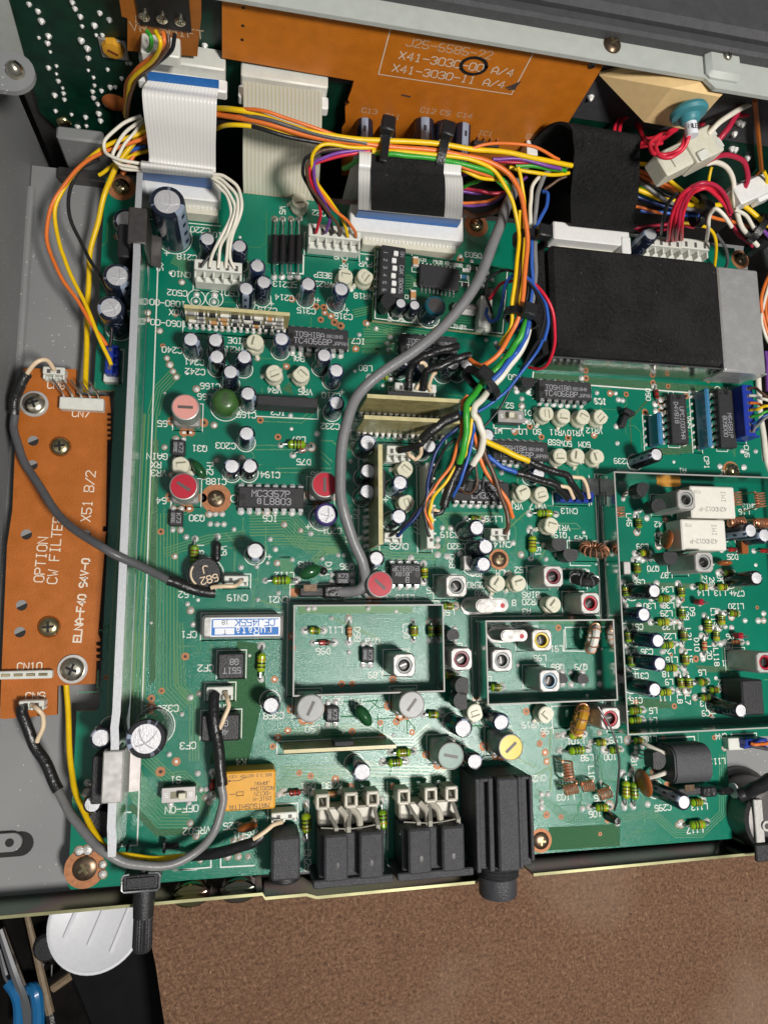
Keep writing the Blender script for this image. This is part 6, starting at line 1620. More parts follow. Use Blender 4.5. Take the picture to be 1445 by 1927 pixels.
# DIP switch
a_ = PZ('r', 320, 365, MZ + 5)
t = thing('dip_switch', 'black six way dip switch with white levers on the module', 'switch', (a_.x, a_.y, MZ), rz=math.radians(-3))
m = MB(); m.box(-4.4, 3.4, -8.4, 8.6, 0.2, 5, 'ic_plastic', 0.25)
for s_, y_ in (('1', 6.0), ('2', 3.5), ('3', 1.0), ('4', -1.6), ('5', -4.1), ('6', -6.6)): text_strokes(m, s_, 1.1, 0.16, 'ic_ink', 5.02, Matrix.Translation((-3.0, y_, 0)) @ Matrix.Rotation(-PI / 2, 4, 'Z'))
text_strokes(m, 'C&K SDA06', 1.25, 0.17, 'ic_ink', 5.02, Matrix.Translation((2.3, -2.3, 0)) @ Matrix.Rotation(-PI / 2, 4, 'Z')); text_strokes(m, 'ON', 1.1, 0.16, 'ic_ink', 5.02, Matrix.Translation((2.3, 6.2, 0)) @ Matrix.Rotation(-PI / 2, 4, 'Z'))
part('body', m, t)
for i, y_ in enumerate((6.0, 3.5, 1.0, -1.6, -4.1, -6.6)):
    part('lever', cached('dlev', lambda: MB().box(-0.9, 0.6, -0.8, 0.8, 4.6, 5.7, 'white_glossy', 0.15), 'lever'), t, ((0.3, -0.2, 0.1, -0.2, 0.1, 0)[i], y_, 0))
    part('pin', cached('dpn', lambda: MB().box(-5.6, -4.5, -0.25, 0.25, 0.3, 1.6, 'pin_metal'), 'pin'), t, (0, y_, 0))
a_, b_ = PZ('r', 585, 500, MZ + 2.4), PZ('r', 935, 330, MZ + 2.4)
cx_, cy_ = (a_.x + b_.x) / 2, (a_.y + b_.y) / 2
t = thing('surface_chip', 'wide dark surface mount chip on the green module', 'chip', (cx_, cy_, MZ), rz=math.radians(-3))
m = MB(); m.box(-6.7, 6.7, -3.7, 3.7, 0.2, 2.4, 'ic_plastic', 0.25); m.disc(-5.7, -2.9, 2.42, 0.4, 'core_well', 10); part('body', m, t)
for i in range(9):
    for s_ in (0, PI): part('pin', cached('spn', lambda: MB().box(-0.3, 0.3, 3.7, 5.2, 0.05, 0.5, 'pin_metal', 0.08), 'pin'), t, ((i - 4) * 1.35, 0, 0), rz=s_)
for q, D, H, lab, mt2 in (('r 385 672', 3.9, 8, 'left of two small silver topped capacitors on the module', 'plain_sleeve'), ('r 518 690', 3.9, 8, 'right of two small silver topped capacitors on the module', 'plain_sleeve'), ('r 722 690', 6.8, 9, 'teal drum shaped capacitor on the module', 'teal_sleeve')):
    k_, x_, y_ = q.split(); p = PZ(k_, float(x_), float(y_), MZ + H)
    t = thing('module_capacitor', lab, 'capacitor', (p.x, p.y, MZ), group='parts on the module')
    part('sleeve', MB().lathe([(D * 0.43, 0.1), (D / 2, 0.5), (D / 2, H - 0.6), (D * 0.44, H - 0.05), (D * 0.36, H)], mt2, 22, cap1=False), t)
    part('top_disc', MB().lathe([(D * 0.38, H - 0.2), (D * 0.36, H - 0.04), (0.1, H)], 'cap_aluminium' if mt2 != 'teal_sleeve' else 'dark_steel', 22), t)
    rg = MB(); rg.disc(p.x, p.y, MZ + 0.028, D / 2 + 0.55, 'silk', 24, ri=D / 2 + 0.25); part('outline', rg, md)
p = PZ('r', 265, 660, MZ + 7); t = thing('module_regulator', 'black half round regulator at the left of the module capacitors', 'transistor', (p.x, p.y, MZ), rz=0.7, group='parts on the module'); part('body', t92(7.5, 2.5), t); part('leg', MB().tube([(0, 0, 2.6), (0, 0, -0.2)], 0.3, 'pin_metal', 6), t)
for q, lab in (('r 528 265', 'tan chip capacitor beside the C10 print on the module'), ('r 505 590', 'tan chip capacitor beside the C3 print on the module')):
    k_, x_, y_ = q.split(); p = PZ(k_, float(x_), float(y_), MZ + 1.2); t = thing('chip_capacitor', lab, 'capacitor', (p.x, p.y, MZ), group='parts on the module')
    part('body', MB().box(-0.9, 0.9, -1.1, 1.1, 0.1, 1.3, 'resistor_tan', 0.1), t)
    for s_ in (1.1, -1.7): part('terminal', MB().box(-0.92, 0.92, s_, s_ + 0.6, 0.08, 1.32, 'solder', 0.08), t)
p = PZ('r', 1025, 715, MZ + 3.4); t = thing('crystal', 'long crystal can marked 3582 lying on the module', 'crystal', (p.x, p.y, MZ), rz=-0.03, group='parts on the module')
m = MB(); m.box(-4.6, 4.0, -1.9, 1.9, 0.3, 3.5, 'can_metal', 1.2); text_strokes(m, '3582', 1.6, 0.25, 'ink_dark', 3.53, Matrix.Translation((1, 0.3, 0))); part('can', m, t)
for q, lab, mt2 in (('r 1010 360', 'grey chip resistor upper right on the module', 'solder'), ('r 990 425', 'pale blue chip resistor on the module', 'net_blue'), ('r 1000 500', 'dark chip resistor on the module', 'ic_plastic'), ('r 1080 345', 'black three legged part under the thick grey cable', 'ic_plastic')):
    k_, x_, y_ = q.split(); p = PZ(k_, float(x_), float(y_), MZ); t = thing('chip_resistor', lab, 'resistor', (p.x, p.y, MZ), group='parts on the module'); part('body', MB().box(-0.9, 0.9, -0.6, 0.6, 0.06, 0.9, mt2, 0.1), t)
    for s_ in (-1.3, 0.92): part('terminal', MB().box(s_, s_ + 0.38, -0.62, 0.62, 0.04, 0.85, 'solder'), t)
for q in ('r 1215 375', 'r 1165 500', 'r 1190 440'):
    k_, x_, y_ = q.split(); p = PZ(k_, float(x_), float(y_), MZ); part('solder_joint', MB().lathe([(1.1, 0), (0.8, 0.6), (0.2, 1.1)], 'solder', 9, Matrix.Translation((p.x, p.y, MZ))), md)
p = PZ('r', 1255, 560, MZ + 5); t = thing('module_capacitor', 'small dark capacitor above the white module header', 'capacitor', (p.x, p.y, MZ), group='parts on the module'); part('sleeve', MB().lathe([(1.7, 0.1), (1.9, 0.4), (1.9, 4.6), (1.4, 5)], 'plain_sleeve', 18, cap1=False), t); part('top_disc', MB().lathe([(1.42, 4.9), (0.1, 5.0)], 'dark_steel', 18), t)
a_ = PZ('r', 1215, 760, MZ + 5); t = thing('wire_header', 'white three wire header at the right end of the module', 'connector', (a_.x, a_.y, MZ), rz=math.radians(-6), group='white wire headers')
m = MB(); m.box(-2.2, 0.6, -5.2, 5.6, 0.1, 5.0, 'white_plastic', 0.3); m.box(0.6, 2.4, -5.6, 5.9, 0.1, 3.2, 'white_plastic', 0.3); part('housing', m, t)

# ================================================================== rear sockets
# two DIN jacks
def din(x0, x1, label):
    yb, yf = PZ('.', 700, 1568, 15).y, PZ('.', 640, 1657, 14).y
    t = thing('din_jack', label, 'jack', (0, 0, 0), group='DIN jacks')
    m = MB(); w = x1 - x0
    m.box(x0, x0 + w * 0.40, yf, yb, 1.0, 15.0, 'grey_black_plastic', 0.5); m.box(x0 + w * 0.60, x1, yf, yb, 1.0, 15.0, 'grey_black_plastic', 0.5)
    m.box(x0 - 1.0, x1 + 1.0, yf - 0.2, yb - 0.5, 0.5, 11.5, 'grey_black_plastic', 0.4); part('body', m, t)
    m = MB()
    for xc in (x0 + w * 0.22, x0 + w * 0.80): m.lathe([(0.55, 15.02), (0.45, 15.025), (0.1, 15.03)], 'core_well', 12, Matrix.Translation((xc, yf + 4, 0)) @ Matrix.Diagonal((0.9, 1.5, 1, 1)))
    part('dimple', m, t)
    part('flange', MB().box(x0 - 2.6, x1 + 3.4, yf - 2.4, yf - 0.25, 0.5, 12.5, 'grey_black_plastic', 0.3), t)
    fr_ = MB(); yt = yb + 9.0
    xs = (x0 + 0.2, (x0 + x1) / 2 + 0.2, x1 - 1.6)
    fr_.box(x0 - 0.8, x1, yb + 0.1, yb + 5.0, 0.3, 7.0, 'din_ivory', 0.5)
    for xc in xs:
        fr_.box(xc - 1.9, xc + 1.9, yb + 5.0, yb + 5.9, 0.3, 9.0, 'din_ivory', 0.3); fr_.box(xc - 1.9, xc - 1.0, yb + 5.0, yb + 9.2, 3.0, 9.0, 'din_ivory', 0.3); fr_.box(xc + 1.0, xc + 1.9, yb + 5.0, yb + 9.2, 3.0, 9.0, 'din_ivory', 0.3); fr_.box(xc - 1.9, xc + 1.9, yb + 8.3, yb + 9.3, 3.0, 9.0, 'din_ivory', 0.3)
    fr_.tube(spline([((x0 + x1) / 2 - 3.0, yb + 5, 8), ((x0 + x1) / 2 - 1.3, yb + 3, 9.5), ((x0 + x1) / 2 - 1.3, yb - 0.4, 11)], 4), 0.95, 'din_ivory', 8)
    fr_.tube(spline([((x0 + x1) / 2 + 0.2, yb + 5, 8), ((x0 + x1) / 2 + 2.2, yb + 3, 9.5), ((x0 + x1) / 2 + 2.4, yb - 0.4, 11)], 4), 0.95, 'din_ivory', 8)
    part('insulator', fr_, t)
    for xa, xb_ in ((xs[0], xs[0] + 3.4), (xs[1], xs[1] - 1.2), (xs[2], xs[2] + 0.8)):
        m = MB(); m.add([(xa - 0.5, yb + 7.5, 6), (xa + 0.5, yb + 7.5, 6), (xb_ + 0.55, yb + 1.2, 12.5), (xb_ - 0.55, yb + 1.2, 12.5), (xa - 0.5, yb + 7.5, 5.6), (xa + 0.5, yb + 7.5, 5.6), (xb_ + 0.55, yb + 1.2, 12.1), (xb_ - 0.55, yb + 1.2, 12.1)], [(0, 1, 2, 3), (4, 7, 6, 5), (0, 4, 5, 1), (1, 5, 6, 2), (2, 6, 7, 3), (3, 7, 4, 0)], 'contact_metal'); m.box(xb_ - 0.55, xb_ + 0.55, yb - 0.3, yb + 1.2, 4, 12.4, 'contact_metal')
        part('contact', m, t)
    sp = MB(); sp.tube(spline([(x0 - 0.6, yb + 1.2, 11.6), ((x0 + x1) / 2, yb + 0.5, 11.8), (x1, yb + 1.2, 11.6)], 6), 0.2, 'contact_metal', 6); part('spring', sp, t)
    silk_mm([(x0 - 2.8, yf + 2), (x0 - 2.8, yb + 9.6)], 0.3)
d1a, d1b = PZ('p', 305, 900, 15).x, PZ('p', 968, 900, 15).x
din(d1a, d1b, 'left black DIN jack with ivory pin frame')
d2a, d2b = PZ('e', 870, 380, 15).x, PZ('e', 1185, 360, 15).x
din(d2a, d2b, 'right black DIN jack beside the long black jack')
# small black block jack at the left
a_, b_ = PZ('e', 92, 665, 13), PZ('e', 258, 405, 13)
t = thing('power_jack', 'plain black square jack below the sleeved CN22 leads', 'jack', (0, 0, 0))
m = MB(); m.box(a_.x, b_.x, a_.y, b_.y, 0.3, 13, 'grey_black_plastic', 0.6); part('body', m, t)
part('barrel', MB().lathe([(4.2, 0), (4.2, 1.6), (3.9, 2.0), (0.2, 2.0)], 'black_plastic', 24, Matrix.Translation(((a_.x + b_.x) / 2, a_.y, 6.6)) @ Matrix.Rotation(PI / 2, 4, 'X')), t)
part('dimple', MB().disc((a_.x + b_.x) / 2 - 0.1, a_.y + 5.4, 13.02, 0.55, 'core_well', 12), t)
# quarter inch jack
a_, b_ = PZ('q', 595, 1350, 15), PZ('q', 1220, 245, 15)
X0, X1, Y0, Y1 = a_.x, b_.x - 0.2, a_.y, b_.y
t = thing('phone_jack', 'long black ribbed phone jack with threaded barrel', 'jack', (0, 0, 0))
m = MB(); W_ = X1 - X0
m.box(X0, X1, Y0, Y1, 0.3, 12.6, 'grey_black_plastic', 0.3)
m.box(X0, X0 + W_ * 0.07, Y0, Y1, 12.6, 15, 'grey_black_plastic', 0.2); m.box(X0 + W_ * 0.22, X0 + W_ * 0.30, Y0, Y1, 12.6, 15, 'grey_black_plastic', 0.2); m.box(X0 + W_ * 0.07, X0 + W_ * 0.22, Y1 - 0.9, Y1, 12.6, 15, 'grey_black_plastic', 0.2)
m.box(X0 + W_ * 0.36, X0 + W_ * 0.72, Y0, Y1, 12.6, 16.0, 'grey_black_plastic', 0.5)
m.box(X0 + W_ * 0.74, X0 + W_ * 0.92, Y0 + 2, Y1, 12.6, 13.8, 'grey_black_plastic', 0.2); m.box(X0 + W_ * 0.74, X0 + W_ * 0.80, Y0, Y1, 13.8, 15, 'grey_black_plastic', 0.2); m.box(X1 - W_ * 0.055, X1, Y0 + 2, Y1, 12.6, 15, 'grey_black_plastic', 0.2); m.box(X0 + W_ * 0.80, X1 - W_ * 0.055, Y1 - 0.9, Y1, 13.8, 15, 'grey_black_plastic', 0.2)
text_strokes(m, '0651', 1.5, 0.2, 'grey_black_plastic', 13.83, Matrix.Translation((X0 + W_ * 0.86, Y0 + 6.5, 0)) @ Matrix.Rotation(-PI / 2, 4, 'Z'))
part('body', m, t)
MBx = Matrix.Translation((X0 + W_ * 0.50, Y0, 7.4)) @ Matrix.Rotation(PI / 2, 4, 'X')
thr = [(6.2, -0.5)]
for i in range(5): thr += [(6.2, i * 0.85), (5.6, i * 0.85 + 0.42)]
thr += [(5.5, 4.4), (5.5, 8.6), (5.1, 9.2), (3.4, 9.2), (3.3, 6.0), (0.2, 6.0)]
part('barrel', MB().lathe(thr, 'grey_black_plastic', 32, MBx), t)
# potentiometer with the loose shaft at the lower left
a_, b_ = PZ('o', 665, 1195, 12), PZ('o', 1080, 985, 12)
t = thing('potentiometer', 'small black potentiometer with knurled shaft over the rear edge', 'potentiometer', (0, 0, 0))
cx_ = (a_.x + b_.x) / 2
m = MB(); m.box(a_.x, b_.x, a_.y, b_.y, 2, 12, 'black_plastic', 0.3); m.box(a_.x + 1, b_.x - 1, a_.y + 0.8, b_.y - 0.6, 12.0, 12.5, 'ic_plastic', 0.15); m.tube([(cx_ + 0.3, b_.y + 0.2, 10.5), (cx_ + 0.3, b_.y + 3.0, 10.5)], 0.8, 'black_plastic', 10); part('case', m, t)
m = MB()
m.tube([(a_.x + 1.5, b_.y + 0.25, 12.2), (a_.x + 0.2, b_.y + 0.1, 12.2), (a_.x - 0.2, b_.y - 0.6, 12.2), (a_.x - 0.2, a_.y + 0.3, 12.2), (a_.x + 0.3, a_.y - 0.25, 12.2), (b_.x - 0.3, a_.y - 0.25, 12.2), (b_.x + 0.2, a_.y + 0.3, 12.2), (b_.x + 0.2, b_.y - 0.6, 12.2), (b_.x - 0.2, b_.y + 0.1, 12.2), (b_.x - 2.6, b_.y + 0.3, 12.2)], 0.28, 'pin_metal', 6); part('bracket', m, t)
sh_ = []
MS = Matrix.Translation((cx_ + 0.4, a_.y - 0.2, 7.5)) @ Matrix.Rotation(PI / 2, 4, 'X')
m = MB(); m.lathe([(2.4, 0), (2.9, 1.0), (2.75, 4), (2.6, 8)], 'black_plastic', 24, MS); part('bushing', m, t)
m = MB(); n = 44; vs = []; fs = []
for (r0, z_) in ((2.45, 7.9), (2.5, 15.2), (2.1, 16.4)):
    for i in range(n):
        rr_ = r0 * (1.0 if i % 2 else 0.93); aa = 2 * PI * i / n; vs.append((rr_ * math.cos(aa), rr_ * math.sin(aa), z_))
for k in range(2):
    for i in range(n): fs.append((k * n + i, k * n + (i + 1) % n, k * n + n + (i + 1) % n, k * n + n + i))
fs.append(tuple(range(2 * n, 3 * n))); m.add(vs, fs, 'black_plastic', MS); part('shaft', m.mesh('shaft', 20), t)
# silk outlines of the other unpopulated controls
silk_line('o1245,880,0 o1245,950,0 o1500,945,0', 0.35); silk_line('d985,555,0 d985,598,0 d1195,580,0 d1195,525,0', 0.35); silk_line('d1250,505,0 d1250,580,0 d1440,570,0', 0.35)
part('slot', MB().box(PZ('d', 930, 460, 0.1).x, PZ('d', 1012, 460, 0.1).x, PZ('d', 930, 482, 0.1).y, PZ('d', 930, 445, 0.1).y, -1.0, 0.09, 'core_well'), pcb)
part('post', MB().box(PZ('d', 925, 460, 2).x, PZ('d', 940, 460, 2).x, PZ('d', 930, 490, 2).y, PZ('d', 930, 425, 2).y, 0, 4, 'black_plastic', 0.2), pcb)
part('post', MB().box(PZ('o', 715, 700, 2).x, PZ('o', 735, 700, 2).x, PZ('o', 715, 740, 2).y, PZ('o', 715, 640, 2).y, 0, 4, 'black_plastic', 0.2), pcb)
# aerial socket at the far right bottom
p = PZ('y', 1380, 960, 4)
t = thing('antenna_socket', 'round metal antenna socket at the lower right corner', 'socket', (0, 0, 0))
cx_, cy_ = PZ('y', 1500, 1000, 8).x, PZ('y', 1500, 880, 8).y
part('shell', MB().lathe([(13, -8), (13, -7), (11, -6.6), (10.6, 8), (9.8, 9), (8.5, 9.2), (8.2, 6), (0.2, 6)], 'dark_steel', 40, Matrix.Translation((cx_, cy_ - 3, 0))), t)
part('terminal', MB().box(cx_ - 8.5, cx_ - 5.4, cy_ - 9, cy_ + 4, 9.3, 10.2, 'can_metal', 0.2), t)
part('insulator', MB().box(cx_ - 9.2, cx_ + 2, cy_ - 14.5, cy_ - 9.4, 9.3, 10.6, 'black_plastic', 0.3), t)
q = PZ('y', 1432, 1040, 10.7); part('eyelet', MB().lathe([(1.6, 0), (1.6, 0.3), (0.9, 0.3), (0.8, 0)], 'can_metal', 18, Matrix.Translation((q.x, q.y, 10.6)), False, False), t)
p = PZ('y', 1165, 1140, -2); t = thing('screw_stud', 'threaded steel stud right of the lower board corner', 'screw', (p.x, p.y, 0))
m = MB(); m.lathe([(r_, z_) for i in range(9) for r_, z_ in ((1.9, -7 + i), (1.5, -6.5 + i))] + [(1.2, 2.2), (0.1, 2.2)], 'steel_screw', 18); part('thread', m, t)
part('plate', MB().lathe([(4.5, -8), (4.5, -7.2), (1.0, -7.1)], 'bright_steel', 28), t)
# ================================================================== orange filter board at the left
sb = thing('filter_board', 'long orange option board for the filter at the left', 'circuit board', (0, 0, 0))
ZS = 2.0
q = lambda k, x, y: (lambda p: (p.x, p.y))(PZ(k, x, y, ZS))
left = [q('j', 0, 1180), q('j', 5, 1000), q('j', 40, 200), q('g', 70, 1445), q('g', 85, 1100), q('g', 115, 800), q('g', 130, 640)]
right = [q('g', 432, 645), q('g', 425, 795), q('g', 620, 800)]
jag = []
for y_ in range(880, 1060, 30): jag += [q('g', 628, y_), q('g', 628, y_ + 12), q('g', 606, y_ + 14), q('g', 606, y_ + 28)]
jag += [q('j', 600, 60), q('j', 598, 90), q('j', 582, 92), q('j', 580, 120), q('j', 600, 122), q('j', 597, 150), q('j', 590, 250), q('j', 555, 700)]
for y_ in range(735, 850, 36): jag += [q('j', 568, y_), q('j', 566, y_ + 10), q('j', 545, y_ + 12), q('j', 545, y_ + 30)]
jag += [q('j', 540, 985), q('j', 325, 995), q('j', 322, 1160), q('j', 20, 1185)]
part('board', MB().prism(left + right + jag, ZS - 1.5, ZS, 'phenolic', side='phenolic_edge'), sb)
ms = MB()
for s_, k_, x_, y_, h_, r_ in (('OPTION', 'j', 232, 280, 2.5, 88), ('CW FILTER', 'j', 312, 225, 2.5, 88), ('ELNA-F40 94V-0', 'j', 462, 510, 1.95, 87), ('X51 B/2', 'g', 500, 1365, 2.5, 87), ('CN7', 'g', 458, 898, 1.9, 0), ('CN8', 'g', 318, 738, 1.9, 0), ('CN10', 'j', 168, 886, 1.9, 0), ('CN9', 'j', 200, 1055, 2.0, 0)):
    p = PZ(k_, x_, y_, ZS); text_strokes(ms, s_, h_, 0.3 if 'ELNA' not in s_ else 0.42, 'orange_silk', ZS + 0.03, Matrix.Translation((p.x, p.y, 0)) @ Matrix.Rotation(math.radians(r_), 4, 'Z'))
part('silkscreen', ms, sb)
for k_, x_, y_ in (('g', 188, 1052), ('g', 182, 1190), ('j', 150, 138), ('j', 485, 140), ('j', 123, 540), ('j', 113, 692)):
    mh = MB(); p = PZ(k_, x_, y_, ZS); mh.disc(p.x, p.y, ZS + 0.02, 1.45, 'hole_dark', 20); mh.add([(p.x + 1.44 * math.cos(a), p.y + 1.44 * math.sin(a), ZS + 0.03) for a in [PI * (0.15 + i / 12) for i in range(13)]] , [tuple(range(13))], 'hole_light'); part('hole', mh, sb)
def side_screw(k, x, y, dia, label, washer=None, mt='steel_screw'):
    p = PZ(k, x, y, ZS + 1.2); screw(label, (p.x, p.y, ZS + (0.6 if washer else 0.05)), dia, mt, 1.5, washer=washer)
side_screw('g', 190, 838, 6.2, 'big domed screw with washer beside the CN8 header', 7.6)
side_screw('g', 338, 1080, 5.8, 'flat brass screw at the upper part of the orange filter board', mt='brass_screw')
side_screw('j', 273, 662, 6.0, 'flat brass screw right of a hole low on the orange filter board', mt='brass_screw')
side_screw('j', 408, 903, 6.4, 'big domed screw with washer at the lower edge of the filter board', 7.8)

# ================================================================== connectors
def header(label, q0, q1, H, n, mt='white_plastic', style='row', z0=0.05, step=0.38, axis='x', pins=True, group='white wire headers'):
    a_, b_ = PZ(q0[0], q0[1], q0[2], z0 + H), PZ(q1[0], q1[1], q1[2], z0 + H)
    x0, x1, y0, y1 = min(a_.x, b_.x), max(a_.x, b_.x), min(a_.y, b_.y), max(a_.y, b_.y)
    t = thing('wire_header', label, 'connector', ((x0 + x1) / 2, (y0 + y1) / 2, z0), group=group)
    w, d = (x1 - x0) / 2, (y1 - y0) / 2
    R_ = Matrix.Identity(4)
    if axis == 'y': w, d = d, w; R_ = Matrix.Rotation(PI / 2, 4, 'Z')
    m = MB()
    m.box(-w, w, -d * 0.25, d, 0, H, mt, 0.25, R_)
    m.box(-w, w, -d, -d * 0.3, 0, H * 0.55, mt, 0.2, R_)
    for i in range(n + 1):
        xx = -w + 0.35 + i * (2 * w - 0.7) / n
        m.box(xx - 0.3, xx + 0.3, -d * 0.98, -d * 0.25, H * 0.5, H * 0.86, mt, 0.1, R_)
    ho = part('housing', m, t)
    if pins:
        for i in range(n):
            xx = -w + 0.35 + (i + 0.5) * (2 * w - 0.7) / n
            part('contact', MB().box(xx - 0.5, xx + 0.5, -d * 0.1, d * 0.55, H + 0.005, H + 0.03, 'slot_dark', 0, R_), ho)
    if z0 < 1:
        g = 0.7; silk_mm([(x0 - g, y0 - g), (x1 + g, y0 - g), (x1 + g, y1 + g), (x0 - g, y1 + g)], 0.3, True)
    return t
header('cream five way header with white wires above the CN10 marking', ('g', 1098, 112), ('g', 1372, 42), 9, 5)
header('white six way header with coloured wires above the CN9 marking', ('v', 75, 780), ('v', 430, 682), 7, 6)
header('white header with four red wires at the upper right', ('w', 870, 690), ('w', 1032, 640), 9, 4)
header('white header with one white wire beside the red wire header', ('w', 1028, 705), ('w', 1165, 645), 9, 3)
header('white two way header beside the CN19 marking', ('j', 1268, 430), ('j', 1408, 372), 5, 2)
header('white two way header beneath the CF2 filter', ('j', 1168, 1085), ('j', 1322, 1000), 5, 2)
header('cream two way header at the top of the orange filter board', ('g', 238, 695), ('g', 368, 635), 4, 2, z0=ZS + 0.05)
header('cream two way header beside the CN9 print of the filter board', ('j', 102, 1140), ('j', 250, 1078), 4, 2, z0=ZS + 0.05)
header('cream two way header above the plain black square jack', ('e', 92, 335), ('e', 238, 265), 6, 2)
header('white two way header beside the CN29 marking', ('u', 225, 1130), ('u', 400, 1045), 5, 2)
header('long cream six way header standing upright right of the FM trimmer', ('u', 640, 1195), ('u', 728, 365), 9, 6, axis='y')
header('white header with a black lead under the VRX marking', ('s', 455, 850), ('s', 690, 720), 7, 3)
header('white four way header with sleeved leads behind the tan boards', ('s', 535, 225), ('s', 935, 120), 7, 4)
header('white header with the brown wire beside the CN14 marking', ('u', 1262, 1110), ('u', 1445, 1005), 7, 2)
header('blue four way header beside the CN13 marking', ('i', 288, 1378), ('i', 470, 1330), 5, 4, 'blue_plastic', group='blue headers')
header('large blue seven way header at the right edge with coloured wires', ('A', 1262, 798), ('A', 1368, 378), 9, 7, 'blue_plastic', axis='y', group='blue headers')
header('small blue header left of the rail with three wires', ('g', 592, 668), ('g', 668, 505), 6, 3, 'blue_plastic', axis='y', group='blue headers')
header('blue header with an orange wire beside the CN4 marking', ('y', 1240, 312), ('y', 1445, 205), 6, 2, 'blue_plastic', group='blue headers')
# foot of the blue ones
for q0, q1, lab in ((('y', 1075, 318), ('y', 1230, 195), 'white foot of the blue header beside the CN4 marking'), (('g', 585, 715), ('g', 672, 672), 'white block under the small blue header left of the rail')):
    a_, b_ = PZ(*q0, 3), PZ(*q1, 3); t = thing('header_foot', lab, 'connector', (0, 0, 0)); part('body', MB().box(a_.x, b_.x, a_.y, b_.y, 0.05, 3, 'white_plastic', 0.2), t)
# comb connectors on the filter board
a_, b_ = PZ('g', 333, 868, ZS + 3), PZ('g', 588, 812, ZS + 3)
t = thing('pin_header', 'cream five pin header above the CN7 print of the filter board', 'connector', (0, 0, 0))
m = MB(); m.box(a_.x, b_.x, a_.y, b_.y, ZS + 0.05, ZS + 3, 'white_plastic', 0.25); part('housing', m, t)
for i in range(5):
    x_ = a_.x + (i + 0.5) * (b_.x - a_.x) / 5
    part('pin', MB().tube([(x_, b_.y - 0.4, ZS + 2.4), (x_ - 0.1, b_.y + 0.6, ZS + 4.4), (x_ - 2.0, b_.y + 3.4, ZS + 8)], 0.3, 'pin_metal', 6), t)
a_, b_ = PZ('j', -60, 963, ZS + 2.4), PZ('j', 295, 908, ZS + 2.4)
t = thing('pin_header', 'cream pin header beside the CN10 print of the filter board', 'connector', (0, 0, 0))
m = MB(); m.box(a_.x, b_.x, a_.y, b_.y, ZS + 0.05, ZS + 2.2, 'white_plastic', 0.25); part('housing', m, t)
for i in range(6):
    x_ = b_.x - 2.2 - i * 3.1
    part('contact', MB().box(x_ - 1.1, x_ + 1.1, a_.y + 0.75, b_.y - 0.7, ZS + 2.2, ZS + 2.5, 'brass_screw', 0.08), t)

# flat cable connectors
def ffc_conn(label, q0, q1, clear0, clear1, H=8.5, rz=0.0):
    a_, b_ = PZ(q0[0], q0[1], q0[2], H), PZ(q1[0], q1[1], q1[2], H)
    t = thing('ribbon_connector', label, 'connector', (0, 0, 0), group='ribbon connectors')
    m = MB(); m.box(a_.x, b_.x, a_.y, b_.y, 3.2, H, 'white_glossy', 0.4); part('slider', m, t)
    c_, d_ = PZ(clear0[0], clear0[1], clear0[2], 4), PZ(clear1[0], clear1[1], clear1[2], 4)
    m = MB(); m.box(c_.x, d_.x, c_.y, min(a_.y + 1.5, d_.y), 0.05, 5.0, 'clear_plastic', 0.3); part('base', m, t)
    n = int((d_.x - c_.x) / 1.25); m = MB()
    for i in range(n):
        x_ = c_.x + 0.9 + i * (d_.x - c_.x - 1.8) / (n - 1)
        m.box(x_ - 0.2, x_ + 0.2, c_.y + 1.3, c_.y + 2.4, 5.0, 5.25, 'white_glossy')
    part('teeth', m, t)
    silk_mm([(c_.x - 0.6, c_.y - 0.7), (d_.x + 0.6, c_.y - 0.7)], 0.3)
ffc_conn('white ribbon connector behind the tall C220 capacitor', ('m', 455, 250), ('m', 1418, 110), ('m', 580, 445), ('m', 1395, 260))
ffc_conn('wide white ribbon connector above the CN3 marking', ('v', 358, 690), ('v', 1125, 600), ('v', 440, 800), ('v', 1070, 680))
ffc_conn('pale ribbon connector behind the black felt box', ('w', 415, 632), ('w', 778, 590), ('w', 425, 690), ('w', 740, 640), 9.5)
q_ = PZ('w', 765, 665, 10); t = thing('connector_post', 'pale post at the right end of the felt covered ribbon connector', 'connector', (0, 0, 0)); part('body', MB().box(q_.x - 1.7, q_.x + 1.7, q_.y - 3, q_.y + 3, 0.1, 10, 'white_glossy', 0.3), t)
for lab, q0, q1, zt_, Yc in (('white ribbon connector on the dark front board at the left', ('a', 800, 375), ('a', 1275, 300), 6.5, 0), ('white ribbon connector behind the second white ribbon', ('b', -80, 470), ('b', 425, 400), 6.5, 0)):
    a_, b_ = PY(*q0, 145), PY(*q1, 145)
    t = thing('ribbon_connector', lab, 'connector', (0, 0, 0), group='ribbon connectors')
    part('base', MB().box(a_.x, b_.x, 143.5, 149.6, min(a_.z, b_.z) - 1, min(a_.z, b_.z) + 5.0, 'white_plastic', 0.4), t)
    part('slider', MB().box(a_.x - 0.6, b_.x + 0.5, 139.6, 143.4, min(a_.z, b_.z) - 1.6, min(a_.z, b_.z) + 1.8, 'white_glossy', 0.4), t)

